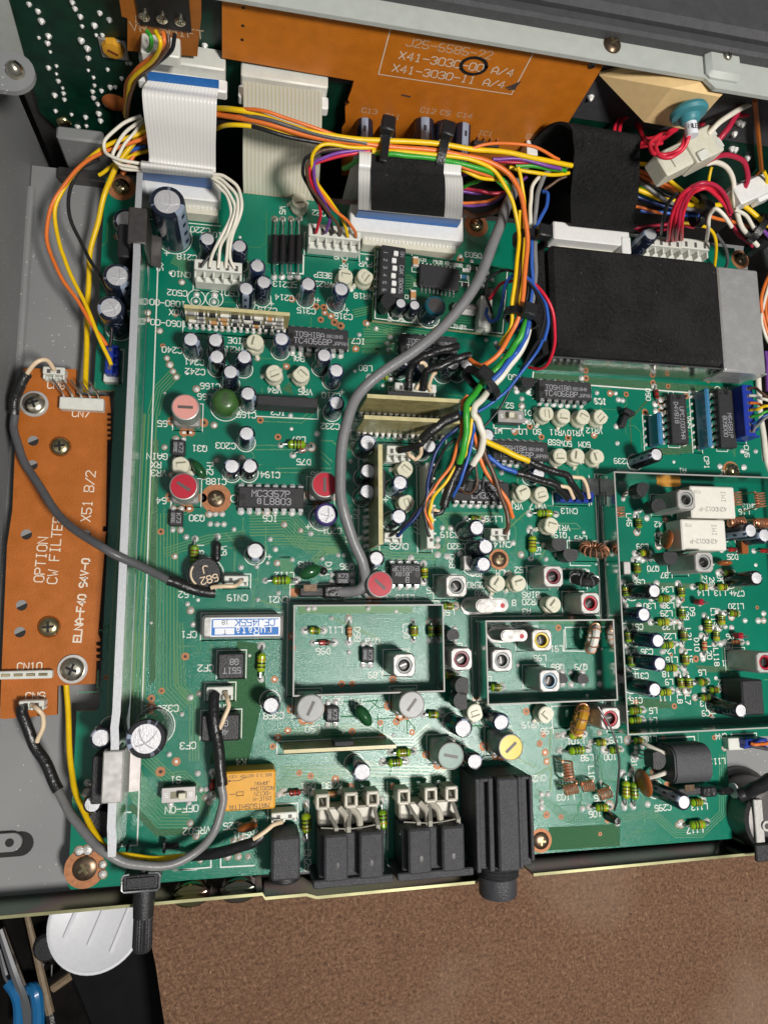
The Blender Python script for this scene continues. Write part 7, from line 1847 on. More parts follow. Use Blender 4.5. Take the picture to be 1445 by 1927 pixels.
# ================================================================== flat ribbons
def ribbon_mesh(st, n, mt, th=0.22, sub=6):
    """st: list of (left point, right point); a strip of real thickness with conductor stripes across it"""
    Lp = spline([a for a, b_ in st], sub); Rp = spline([b_ for a, b_ in st], sub)
    me_v = []; fs = []; uvs = []; W_ = 8
    for l_, r_ in zip(Lp, Rp):
        for i in range(W_ + 1): me_v.append(l_.lerp(r_, i / W_))
    N_ = len(Lp); nv = len(me_v)
    off = []
    for k in range(N_):
        t_ = (Lp[min(k + 1, N_ - 1)] - Lp[max(k - 1, 0)]); s_ = Rp[k] - Lp[k]; nn = t_.cross(s_).normalized()
        for i in range(W_ + 1): off.append(me_v[k * (W_ + 1) + i] + nn * th)
    vs = me_v + off
    for k in range(N_ - 1):
        for i in range(W_):
            a = k * (W_ + 1) + i
            fs.append((a, a + 1, a + W_ + 2, a + W_ + 1)); fs.append((nv + a, nv + a + W_ + 1, nv + a + W_ + 2, nv + a + 1))
        for i in (0, W_):
            a = k * (W_ + 1) + i; fs.append((a, a + W_ + 1, nv + a + W_ + 1, nv + a) if i == 0 else (a, nv + a, nv + a + W_ + 1, a + W_ + 1))
    me = bpy.data.meshes.new('ribbon'); me.from_pydata([tuple(v_ * S) for v_ in vs], [], fs); me.materials.append(MATS[mt])
    me.polygons.foreach_set('use_smooth', [True] * len(fs))
    uvl = me.uv_layers.new(name='UVMap')
    for lp in me.loops:
        i = (lp.vertex_index % nv) % (W_ + 1); k = (lp.vertex_index % nv) // (W_ + 1)
        uvl.data[lp.index].uv = (i / W_ * n, k / N_)
    me.set_sharp_from_angle(angle=math.radians(50)); me.update()
    return me
r1 = thing('ribbon_cable', 'white ribbon cable with blue ends at the left', 'ribbon cable', (0, 0, 0))
def stY(s): return [(PY('a', *l_, Y), PY('a', *r_, Y)) for l_, r_, Y in s]
part('ribbon', ribbon_mesh(stY([((838, 455), (1238, 502), 138.6), ((815, 488), (1232, 540), 137), ((806, 525), (1228, 580), 134.5), ((815, 640), (1225, 700), 131.5), ((832, 760), (1222, 805), 129.5), ((845, 880), (1222, 940), 127.5), ((842, 925), (1222, 975), 126)]), 20, 'ffc_white'), r1)
part('blue_end', ribbon_mesh(stY([((835, 400), (1240, 450), 139.4), ((836, 430), (1240, 478), 139.0), ((838, 458), (1238, 504), 138.7)]), 1, 'ffc_blue'), r1)
fold = MB(); lA, lB = PZ('a', 800, 940, 19), PZ('a', 1206, 988, 19)
part('fold', ribbon_mesh([(PZ('a', 800, 912, 20.5), PZ('a', 1206, 964, 20.5)), (PZ('a', 799, 925, 22.0), PZ('a', 1208, 975, 22.0)), (PZ('a', 798, 948, 20.5), PZ('a', 1207, 993, 20.5)), (PZ('a', 800, 968, 16.5), PZ('a', 1205, 1006, 16.5))], 20, 'ffc_white'), r1)
part('blue_end', ribbon_mesh([(PZ('a', 800, 966, 16), PZ('a', 1205, 1004, 16)), (PZ('a', 802, 990, 12.5), PZ('a', 1203, 1035, 12.5)), (PZ('a', 804, 1012, 9), PZ('a', 1200, 1064, 9))], 1, 'ffc_blue'), r1)
r2 = thing('ribbon_cable', 'second white ribbon cable hanging right of the first', 'ribbon cable', (0, 0, 0))
part('ribbon', ribbon_mesh([(PY('.', 458, 152, 139.5), PY('.', 606, 172, 139.5)), (PY('.', 458, 200, 138.5), PY('.', 606, 222, 138.5)), (PY('.', 457, 260, 136.5), PY('.', 604, 280, 136.5)), (PY('.', 457, 320, 134.0), PY('.', 601, 335, 134.0)), (PY('.', 458, 358, 132.4), PY('.', 598, 372, 132.4)), (PY('.', 458, 380, 132.3), PY('.', 596, 400, 132.3))], 20, 'ffc_cream'), r2)
r3 = thing('ribbon_cable', 'looped white ribbon cable wrapped by black felt tape', 'ribbon cable', (0, 0, 0))
bl = lambda lst: [(PZ('v', *l_, z), PZ('v', *r_, z)) for l_, r_, z in lst]
loop3 = bl([((408, 575), (1102, 640), 11), ((412, 545), (1115, 612), 16), ((413, 470), (1122, 530), 24), ((414, 380), (1124, 430), 30.5), ((415, 290), (1120, 345), 34.5), ((418, 248), (1110, 312), 36)])
l_e, r_e = loop3[-1]
loop3 += [(l_e + Vector((0, 3.5, 0.2)), r_e + Vector((0, 3.5, 0.2))), (l_e + Vector((0, 7, -4)), r_e + Vector((0, 7, -4))), (l_e + Vector((0, 9.0, -14)), r_e + Vector((0, 9.0, -14))), (l_e + Vector((0, 9.6, -32)), r_e + Vector((0, 9.6, -32)))]
part('ribbon', ribbon_mesh(loop3, 30, 'ffc_white'), r3)
part('blue_end', ribbon_mesh(bl([((410, 558), (1112, 622), 14.2), ((402, 580), (1102, 648), 11), ((394, 604), (1084, 675), 8.7)]), 1, 'ffc_blue'), r3)
def lerp_st(st, a, b_, up): return [(l_.lerp(r_, a) + up, l_.lerp(r_, b_) + up) for l_, r_ in st]
part('felt_tape', ribbon_mesh(lerp_st(loop3[1:8], 0.118, 0.822, Vector((0, -0.6, 0.5))), 1, 'felt', 0.5), r3)
r4 = thing('felt_ribbon', 'broad black felt covered ribbon loop at the upper right', 'ribbon cable', (0, 0, 0))
wl = lambda lst: [(PZ('w', *l_, z), PZ('w', *r_, z)) for l_, r_, z in lst]
loop4 = wl([((500, 575), (812, 608), 11), ((496, 500), (815, 530), 19), ((496, 420), (820, 440), 26), ((505, 330), (826, 350), 32), ((513, 230), (828, 260), 37), ((508, 160), (828, 215), 40)])
l_e, r_e = loop4[-1]
loop4 += [(l_e + Vector((-1.0, 3.5, 0.8)), r_e + Vector((0, 3.5, 0.8))), (l_e + Vector((-3, 7, -2)), r_e + Vector((0, 7, -2))), (l_e + Vector((-5, 9.5, -9)), r_e + Vector((0, 9.5, -9))), (l_e + Vector((-5.5, 10.2, -20)), r_e + Vector((0, 10.2, -20))), (l_e + Vector((-5, 8.5, -36)), r_e + Vector((0, 9.5, -36)))]
part('felt', ribbon_mesh(loop4, 1, 'felt', 0.9), r4)

# clear power connector and the white plug beyond it
p = PZ('w', 1078, 210, 42)
t = thing('clear_connector', 'clear milky power connector with white and crimson wires', 'connector', (p.x, p.y, 36), rz=math.radians(31))
m = MB(); m.box(-12.5, -1.5, -3.8, 3.8, 0, 6.5, 'clear_plastic', 0.5); m.box(-9, -3, -2.6, 2.6, 6.5, 7.2, 'clear_plastic', 0.2); part('plug', m, t)
m = MB(); m.box(-1.4, 9.8, -4.6, 4.6, -0.6, 7.3, 'clear_plastic', 0.5); m.box(8.0, 9.9, -3.6, -0.5, 1.0, 7.32, 'white_plastic'); m.box(8.0, 9.9, 0.5, 3.6, 1.0, 7.32, 'white_plastic'); m.box(-1, 2.8, -4.8, -1.8, 7.3, 8.3, 'white_plastic', 0.3); part('socket', m, t)
p = PZ('w', 1365, 400, 30); t = thing('wire_header', 'white plug below the thin copper strip at the upper right', 'connector', (p.x, p.y, 24), rz=math.radians(28), group='white wire headers')
m = MB(); m.box(-7, 7, -3.2, 3.2, 0, 7, 'white_glossy', 0.4); m.box(-6, 6, 3.2, 4.2, 1, 5, 'white_glossy', 0.2); m.box(2, 7.8, -4.6, -3.2, 1, 5, 'white_glossy', 0.3); part('housing', m, t)

# ================================================================== wires
def wire(label, col, r_, s, cat='wire', name=None, mt=None, group=None):
    P = spline(pts3(s) if isinstance(s, str) else s, 5)
    w1, w2 = RND.uniform(0, 6), RND.uniform(0, 6)      # hand-bent wires are never perfectly smooth
    P = [p + Vector((math.sin(i * 0.83 + w1), math.sin(i * 0.71 + w2), math.sin(i * 0.57 + w1 + w2))) * 0.10 if 0 < i < len(P) - 1 else p for i, p in enumerate(P)]
    return single(name or 'wire', MB().tube(P, r_, mt or 'wire_' + col.replace(' ', '_'), 10).mesh('wire', 60), label, cat, group)
W_ = '''
thick yellow wire along the top of the front loom|yellow|1.05|.365,200,1137 .402,203,1135.5 .440,205,37 .480,213,38 .560,240,38 .640,258,38 .720,263,38 .830,271,38 .900,281,38 .960,287,37 .1020,300,36 .1076,311,34
thin orange wire topmost over the second white ribbon|orange|.7|.365,203,1138 .404,206,1136 .480,205,40 .540,222,40 .600,243,39 .650,259,37.5
thick orange wire of the front loom turning down to the vertical loom|orange|1.05|.365,210,1136 .405,214,1134.5 .480,226,37 .560,249,37 .640,265,37 .705,272,37 .800,281,37 .860,290,37 .915,302,37 .955,325,36 .978,360,35 .988,410,33 .992,460,31 .986,530,29 .978,590,27 .962,625,25 .942,660,24 .915,685,22 .898,686,20 .884,676,18
black wire of the front loom under the orange one|black|.85|.365,224,1137 .404,228,1135 .480,238,36 .560,261,36 .640,273,35 .715,279,35 .760,290,35
lower yellow wire leaving the front loom at the left|yellow|.85|.370,256,1137 .402,243,1135 .430,235,34 .490,239,35.5 .560,258,35 .610,270,34.5 .690,276,35
brown grey wire between the yellow wires over the second ribbon|dark grey|.75|.365,216,1138 .404,220,1136 .480,219,38 .560,242,38.3 .640,261,38 .690,269,37.5
yellow wire under the ties curving down into the vertical loom|yellow|.85|.700,284,36 .760,285,37 .830,292,37.5 .890,300,37.5 .925,318,36 .950,348,35 .967,390,33 .976,440,30 .972,500,29 .964,560,27 .962,610,25 .940,650,22
green wire bent out of the front loom at the left of the felt tape|green|1.05|v315,275,24 v420,222,33 v530,188,36 v640,180,37 v760,190,37 v920,207,37 v1050,232,36.5 v1200,265,36 v1310,305,35 v1400,355,33 v1450,420,32
orange wire under the green one right of the second tie|orange|.75|v630,205,35 v820,217,36 v1000,237,36 v1150,278,35.5 v1300,322,34 v1390,352,33
second lower yellow wire beneath the orange one|yellow|.75|v1090,270,34 v1200,322,34 v1290,350,33 v1370,352,33
thin orange wire over the surface chip of the orange board|orange|.65|w0,205,38 w80,185,39 w200,175,39 w320,195,38.5 w440,255,36
purple wire into the felt loop at the upper right|purple|.75|w120,252,35 w250,252,35.5 w400,288,35 w450,300,34
red wire under the purple one before the felt loop|crimson|.7|w120,262,33 w230,268,34 w330,272,34
green wire entering the felt loop under the purple wire|green|.9|w230,285,33 w330,288,33.5 w430,302,33 w470,310,32
yellow wire lowest into the felt loop|yellow|.8|w200,292,32 w290,312,32.5 w390,328,32 w490,318,31
yellow black wire at the mouth of the felt loop|brown|.7|w370,400,26 w430,355,28 w500,330,29
purple wire leaving the six way header to the loom|purple|.7|v190,712,8 v215,640,14 v210,550,18 v150,450,24 v112,330,30 v118,235,33 v200,195,34.5 v350,157,35.5 v545,143,35.5
red wire leaving the six way header to the loom|red|.7|v125,712,8 v152,620,14 v150,530,19 v125,440,24 v78,320,30 v100,250,32 v240,203,34 v400,170,35 v545,150,35.5
black wire leaving the six way header at the left of its bunch|black|.7|v240,716,8 v222,630,14 v150,520,19 v78,410,25 v36,300,30 v52,215,33 v130,168,34.5 v300,150,35
brown wire leaving the six way header|brown|.7|v292,726,8 v268,655,14 v200,560,19 v110,440,25 v64,330,30 v75,240,33 v150,160,35 v330,140,35.5
yellow wire leaving the six way header in the highest arch|yellow|.75|v342,738,8 v305,625,14 v222,500,20 v132,370,26 v98,260,32 v115,155,36 v185,113,37 v350,128,36.8 v545,136,36.4
orange wire at the right end of the six way header|orange|.7|v395,738,8 v375,675,13 v318,618,17 v232,535,20 v128,400,25 v84,290,30 v90,200,33 v150,150,35
red wire low behind the felt tape at its right|crimson|.75|v1120,410,20 v1250,430,21 v1330,447,21 v1440,430,22
purple wire low behind the felt tape at its right|purple|.75|v1118,330,24 v1160,310,25 v1240,300,26
second purple wire crossing low under the loom|purple|.7|v1120,522,15 v1230,530,16 v1330,500,18 v1440,430,22 v1560,330,27
orange wire crossing low under the loom|orange|.7|v1120,510,16 v1220,510,17 v1340,480,19 v1440,420,22
green wire stub low at the right of the felt tape|green|.85|v1120,405,20 v1180,380,23 v1250,345,27
pale purple wire stub between red and orange low wires|purple|.7|v1120,430,19 v1180,442,19 v1260,440,19
thick brown wire sweeping above the domed brass screw|brown|1.15|v1130,570,9 v1200,600,11 v1290,590,13 v1390,540,17 v1440,480,22
cream white wire joining the vertical loom|white|.85|w362,335,30 w330,350,31 w308,400,31 w302,470,30 w300,560,29 w302,640,27 w300,730,25
grey coaxial lead of the vertical loom from the felt loop|grey|1.35|w495,292,31 w430,292,32 w380,318,32 w348,380,31 w330,460,30 w322,560,28 w322,650,27 w326,760,26 w322,860,25 w306,960,24 w285,1050,23 w268,1110,20 w235,1155,17 w190,1180,14 w150,1165,14 w130,1135,14
pale blue wire of the vertical loom|blue|.85|w362,408,27 w385,425,28 w378,480,28 w345,545,28 w315,600,28 w306,680,27 w310,780,26 w312,880,25 w296,970,24 w262,1030,23 w225,1080,20 w185,1130,18 w150,1180,17
brown wire at the left side of the vertical loom|brown|.7|w262,480,28 w258,600,27 w255,700,26 w245,820,25 w235,921,24 w225,1000,23
second yellow wire at the left side of the vertical loom|yellow|.7|w250,500,29 w248,650,27 w240,780,26 w228,921,25 w215,1020,23
thick blue wire bending under the black tie to its sleeve|blue|1.2|i118,320,25 i95,420,24 t640,15,22 t560,130,19 t450,270,19 t340,395,18 t285,500,17 t215,575,18 t150,650,18 t80,700,18 t20,722,18
thick green wire fanning down to its black sleeve|green|1.2|i95,350,24 i60,450,23 t575,20,22 t520,105,20 t470,180,18 t400,262,18 t310,345,17 t200,480,18 t110,600,20 t85,700,20 t92,820,19 t80,960,18 t50,1100,16 t22,1195,14
thick cream printed wire fanning down right of the green one|white|1.25|i105,380,22 t660,20,20 t560,180,18 t455,320,17 t340,450,16 t240,570,19 t170,650,20 t165,720,20 t205,790,19 t245,890,18 t250,1000,16 t215,1110,14 t150,1212,12
thin yellow wire beside the green one in the fan|yellow|.75|t120,650,20 t140,760,19 t130,880,18 t90,1040,16 u1000,300,14 u900,420,13 u830,545,12 u740,640,11 u680,750,11 u663,860,10 u690,945,9.5
thin orange wire at the left of the fan|orange|.75|t100,530,19 t60,600,18 t45,720,17 u968,60,16 u935,190,15 u860,400,14 u730,580,13 u645,700,12 u612,800,11 u640,910,10.5 u690,1010,9.5
navy wire at the far left of the fan ending in the CN29 header|navy|.8|u1000,-40,16 u905,50,15 u790,150,15 u700,320,14 u650,530,13 u630,700,12 u555,850,10 u440,985,8 u350,1078,5.5
thin black wire of the fan ending in the CN29 header|black|.65|u920,135,13 u830,200,13 u760,320,13 u690,480,12.5 u640,680,12 u575,790,11 u480,900,9 u370,1010,7 u285,1072,5.5
blue wire of the fan right of the black sleeve|blue|.75|t150,760,18 t160,860,17 u1075,150,15 u1010,400,13 u950,570,11 u890,690,8
black wire of the fan ending low in the long header|black|.65|u700,560,13 u625,720,12 u605,830,11 u625,950,10.5 u665,1085,9.5
thick brown wire of the fan ending in the CN14 header|brown|1.0|t145,665,20 t205,740,19 t240,860,17 u1180,220,15 u1250,400,14 u1340,640,12 u1410,850,10 u1425,960,9 u1398,1065,7.5
thick orange wire behind the brown one of the fan|orange|.95|u1080,40,16 u1120,190,14 u1200,440,12 u1320,600,11 u1420,740,10 u1470,900,8
thin brown loop crossing the LM chip|brown|.6|u1112,370,11 u1122,500,10 u1110,610,9 u1040,662,7.5 u945,622,6
thin black loop crossing the LM chip|black|.5|u1180,300,11 u1195,430,10 u1180,580,9 u1120,668,7 u1050,660,6
thick yellow lead crossing the chip under the HI marking|yellow|1.35|t225,935,15 t290,985,14 t420,1050,13 t560,1115,12.5 t705,1180,12
thick blue lead ending in a black sleeve beside the yellow one|blue|1.1|t300,1120,11 t350,1170,11 t450,1235,10.5 t585,1292,10
thin black wire sweeping from the module past the switch|black|.6|t800,-10,24 t700,150,20 t625,290,17 t540,440,13 t450,600,11 t340,760,9 t245,845,8
thin blue wire sweeping from the module past the switch|blue|.7|t832,-10,24 t770,120,21 t640,290,18 t500,470,15 t370,585,13 t200,695,11
red loop hanging against the left side of the felt box|red|.75|r1240,640,12 r1320,520,15 r1400,462,18 i-10,150,21 i60,135,24 i130,160,26 i200,230,27 i243,350,25 i250,470,21 i222,590,15 i165,637,10 i105,628,6
blue wire looping from the module header past the felt box|blue|.8|r1220,725,10 r1212,790,12 r1255,845,14 r1325,810,16 r1365,670,18 r1395,520,20 i0,120,23 i65,112,25 i135,165,26 i195,265,26 i212,370,25 i190,480,24
black wire looping from the module header past the felt box|black|.65|r1270,770,9.5 r1225,640,13 r1205,540,16 r1240,430,19 r1330,372,21 r1440,352,23 i70,125,25 i150,210,26 i190,330,26 i165,470,25
orange wire from the loom ending left in the small blue header|orange|.8|a835,765,20 a780,795,19 a680,830,18 a570,865,17 a430,965,14 a320,1110,11 a268,1260,9 a275,1400,8 g345,120,8 g440,260,8 g540,420,8 g605,512,7
yellow wire from the loom ending left in the small blue header|yellow|.85|a830,740,20 a700,785,19 a560,850,17 a425,975,13 a345,1095,11 a308,1230,9 a345,1400,8 g375,50,8 g470,250,8 g560,460,8 g630,622,7
black wire curving down into the small blue header|black|.75|a560,900,10 a450,960,11 a398,1070,10 a395,1230,9 a460,1370,8 g500,10,8 g590,160,9 g632,320,9 g625,520,7
thick yellow wire passing down behind the rail to the filter board|yellow|1.45|a830,700,16 a760,800,15 a660,940,12 a600,1080,8 a555,1250,5 a510,1445,2 g500,200,0 g490,500,-1 g485,770,2
thick yellow wire under the filter board curving along the rear|yellow|1.45|j375,960,-4 j385,1150,-3 j400,1440,1 d420,120,4 d480,280,8 d560,420,12 d620,495,13 d720,515,11 d860,530,9 d1000,525,6 d1090,512,3
blue wire short at the left behind the first ribbon|blue|.8|a825,825,14 a740,850,13 a640,905,11
thin brown orange wire short at the left behind the first ribbon|orange|.95|a835,790,12 a770,860,11 a690,985,9
yellow wire short low at the left behind the first ribbon|yellow|.8|a845,850,12 a770,870,11 a640,935,9 a560,990,7
green wire curling out of the cream front header|green|.75|a832,172,1138 a858,215,1136 a852,255,1137 a826,310,1141
orange wire from the cream front header down the dark board|orange|.75|a922,182,1138 a930,235,1136 a860,325,1137 a760,400,1139 a715,490,1141 a705,640,1142
yellow wire from the cream front header down the dark board|yellow|.75|a882,176,1138 a908,240,1135 a865,345,1136 a752,435,1138 a724,530,1140 a712,660,1141
brown wire from the cream front header down the dark board|brown|.75|a952,188,1138 a948,265,1136 a872,362,1136 a782,430,1138 a742,520,1139 a718,660,1140
black wire from the cream front header down the dark board|black|.75|a990,192,1138 a975,272,1137 a882,365,1137 a800,418,1139 a760,480,1141
white wire outermost of the loop under the ribbon fold|white|.7|a800,655,22 a690,700,22 a600,790,21 a592,850,20 a640,890,20 a720,910,20 a830,935,19
white wire second of the loop under the ribbon fold|white|.7|a808,668,21 a730,730,21 a660,820,20 a640,890,19 a680,930,18 a760,945,18 a830,955,18
white wire third of the loop under the ribbon fold|white|.65|a812,685,20 a750,760,20 a690,840,19 a665,905,18 a690,950,17 a830,965,17
upper white wire leaving the ribbon fold to the CN10 header|white|.7|a1200,985,19 a1275,1000,20 a1340,1050,20 a1370,1140,19 a1350,1250,17 a1310,1350,14 g1305,20,11 g1330,75,9.3
second white wire leaving the ribbon fold to the CN10 header|white|.7|a1200,995,18.5 a1260,1020,19 a1330,1090,19 a1350,1180,18 a1320,1290,16 a1290,1380,13 g1280,72,9.3
third white wire leaving the ribbon fold to the CN10 header|white|.7|a1200,1005,18 a1250,1040,18.5 a1310,1110,18 a1330,1200,17 a1290,1310,15 a1250,1400,12 g1235,72,9.3
lowest white wire leaving the ribbon fold to the CN10 header|white|.7|a1200,1015,17 a1240,1055,17.5 a1290,1120,17 a1310,1210,16 a1260,1330,14 a1210,1420,12 g1188,66,9.3
thin black wire ending at the left pin of the CN10 header|black|.6|a1340,1255,12 a1290,1330,11.5 a1230,1390,11 g1138,66,9.3
grey cable from the filter board to the CN19 header|dark grey|1.4|g85,880,5 g80,980,5 g110,1100,6 g170,1230,8 g260,1360,11 j330,30,14 j470,140,19 j620,235,22 j780,310,18 j950,395,10
grey cable rising from below the filter board to the CF2 header|grey|1.45|d320,130,4 d400,280,8 d520,430,13 d600,500,15 d720,555,14 d850,575,12 d1000,555,10 d1130,480,9 d1220,360,9 d1262,220,9 d1255,110,9
very thick grey cable curving down across the board to the black plug|pale grey|1.74|.975,340,26 .955,385,25 .938,430,24 .912,500,23 .880,560,22 .830,618,20 .780,660,19 .720,700,18 .685,730,17 .660,770,17 .645,830,16 .640,900,15 .646,960,14 .664,1015,12 .682,1060,10 .688,1090,8 .678,1108,6.5 .658,1114,5 .636,1114,4
first red wire of the four going into the white header|red|.9|w962,645,10 w975,560,29 w995,480,35 w1040,415,40 w1100,385,42 w1160,400,41 w1220,450,38 w1262,520,34
second red wire of the four going into the white header|red|.9|w986,645,10 w996,560,29 w1012,490,35 w1055,410,40 w1110,376,43 w1175,385,42 w1235,440,39 w1265,500,35
third red wire of the four going into the white header|crimson|.9|w1005,642,10 w1012,570,29 w1030,480,36 w1070,405,41 w1130,366,44 w1190,380,43 w1245,440,40 w1268,510,35
fourth red wire of the four going into the white header|red|.9|w1030,640,10 w1030,560,29 w1045,480,35 w1085,415,40 w1145,392,42 w1200,430,40 w1250,490,36
black wire left of the four red ones|black|.85|w930,620,10 w942,540,30 w962,470,35 w1005,415,39
crimson wire running on to the lower right tie|crimson|.95|w1258,470,21 w1262,540,20 w1300,610,18 w1350,655,17 w1400,690,16
thick white wire from the clear connector to the right tie|white|1.15|w1145,275,36 w1200,270,36 w1250,295,34 w1278,370,31 w1285,470,28 w1310,560,25 w1350,620,22 w1395,670,20
crimson wire from the clear connector looping right|crimson|1.15|w1140,272,37 w1200,240,38 w1270,235,38 w1330,270,36 w1348,340,33 w1330,400,30 w1305,440,28
thick white wire from above into the clear connector|white|1.2|w1158,132,43 w1200,85,45 w1255,45,46 w1320,5,46 w1400,-30,46
thick crimson wire from above into the clear connector|crimson|1.25|w1198,172,42 w1240,120,44 w1275,70,45 w1310,0,45 w1320,-40,45
red wire running out to the right frame edge at the top|red|1.1|w1290,45,42 w1360,35,42 w1460,22,42
white wire arching into the small three way header|white|.9|w1150,645,10 w1158,570,30 w1170,510,34 w1195,492,36 w1235,525,36 w1270,580,34
yellow wire right of the felt loop at the top|yellow|.9|w815,272,34 w870,285,34 w940,330,32 w1020,395,30 w1105,460,28
orange wire right of the felt loop|orange|.85|w812,308,32 w880,330,32 w950,375,30 w1010,410,29
second orange wire right of the felt loop|orange|.85|w812,322,31 w880,352,30 w940,385,29 w1000,405,28
pale grey wire right of the felt loop|pale grey|.85|w812,355,29 w870,390,29 w950,450,28 w1050,490,27 w1110,500,27
green wire right of the felt loop|green|.7|w812,370,28 w860,395,28 w920,425,27
thick yellow wire right of the felt loop low|yellow|1.15|w810,395,27 w880,425,27 w960,450,27 w1060,470,27 w1150,480,26 w1260,470,26 w1330,480,25 w1445,575,24
navy wire right of the felt loop|navy|.85|w808,430,25 w900,465,25 w1000,490,25 w1100,510,25
blue wire low right of the felt loop|blue|.8|w830,500,22 w930,510,23 w1040,522,24 w1120,525,24
red brown wire low right of the felt loop|orange|.7|w808,480,23 w880,500,23 w950,515,23
crimson wire flat behind the four wire header|crimson|.85|w800,582,13 w880,578,14 w960,565,15 w1040,572,15 w1090,580,14
yellow wire dropping behind the felt box at the right|yellow|.75|w1020,560,17 w1110,570,18 w1165,590,17 w1195,650,14 w1188,770,6
dark grey wire dropping behind the felt box at the right|dark grey|.8|w1195,610,16 w1240,680,13 w1250,740,9 w1235,790,5
yellow wire looping right of the white plug|yellow|.75|w1425,310,34 w1440,350,32 w1430,400,29
thin yellow wire left of the crimson loop|yellow|.7|w1175,290,33 w1160,340,31 w1165,390,29
brown wire from the large blue header|brown|.7|A1285,405,9.3 A1340,400,11 A1390,440,13 A1460,490,14
white wire from the large blue header|white|.75|A1290,462,9.3 A1350,470,11 A1400,490,13 A1460,510,14
orange wire from the large blue header|orange|.7|A1295,525,9.3 A1360,530,11 A1410,550,12 A1460,548,13
yellow wire from the large blue header|yellow|.75|A1300,585,9.3 A1360,575,12 A1410,555,13.5 A1460,545,14.5
green wire from the large blue header|green|.7|A1308,640,9.3 A1360,630,11 A1410,605,12.5 A1460,590,13.5
blue wire from the large blue header|blue|.7|A1308,698,9.3 A1360,680,11 A1410,640,12.5 A1460,610,13.5
grey wire from the large blue header|pale grey|.7|A1318,765,9.3 A1350,720,11 A1400,670,12.5 A1460,630,13.5
thick white cable running down the right frame edge|white|1.5|i1385,560,2 i1390,720,1 i1398,850,0 i1415,1000,0 i1440,1160,0 i1470,1250,0
purple wire at the right frame edge|purple|.9|i1432,540,2 i1440,640,2 i1444,760,2
orange wire down the right frame edge beside the bare metal|orange|.85|i1460,80,14 i1420,190,14 i1405,270,13 i1430,400,11 i1460,480,10
second orange wire at the right frame edge|orange|.8|i1470,150,12 i1440,230,12 i1432,330,11 i1470,430,10
white wire curving at the right frame edge beside the bare metal|white|.8|i1470,90,16 i1425,260,13 i1408,350,12 i1425,440,11 i1460,500,10
orange wire lying in the blue CN4 header|orange|.8|y1285,252,7 y1340,262,8 y1400,255,9 y1460,240,10
dark grey wire lying in the blue CN4 header|dark grey|.8|y1288,272,7 y1340,285,8 y1400,300,9 y1460,300,10
brown wire under the yellow ones right of the felt loop|brown|.8|w810,340,30 w900,374,29 w985,408,28 w1060,440,27
thin black wire right of the felt loop|black|.8|w810,348,28 w880,376,28 w960,425,27 w1020,455,26
purple wire emerging at the right edge tie|purple|.85|w1390,585,24 w1425,600,25 w1470,650,22
white wire beside the crimson one near the right tie|white|.85|w1285,495,28 w1340,525,27 w1380,590,25
yellow wire in the middle of the vertical loom|yellow|.8|w240,290,35 w262,380,32 w272,480,30 w274,600,28 w270,720,27 w262,850,25 w250,960,24
black wire between the orange and blue ones of the vertical loom|black|.75|w285,560,27 w288,650,26 w290,780,25 w288,900,24 w262,1000,22
brown wire beside the orange one of the vertical loom|brown|.75|w272,450,29 w268,560,28 w266,680,27 w262,800,25 w250,920,24
second green wire under the yellow ones of the front loom|green|.7|v1010,250,34 v1180,300,34 v1330,345,32 v1420,420,30
thin orange wire under the loom between the two ties|orange|.7|v620,208,34 v760,212,34 v900,222,34 v960,232,34
red wire low between the four red ones and the clear connector|crimson|.8|w820,595,11 w900,600,11 w960,590,11
orange wire from the right tie towards the bare metal|orange|.8|w1120,510,24 w1200,540,22 w1300,560,20 w1380,600,18
black coaxial cable leaving the lower right corner|black|2.3|y1165,748,7 y1230,725,8 y1300,690,10 y1380,650,12 y1480,590,14'''
for lab, col, r_, s in rows(W_):
    f_ = 0.55 if float(r_) > 1.4 and 'yellow wire' in lab or 'coaxial lead' in lab else 0.93 if 'very thick' in lab or 'corner' in lab else 0.80 if 'grey cable' in lab else 0.86 if 'thick green' in lab or 'printed' in lab else 0.70
    wire(lab, col, float(r_) * f_, s)
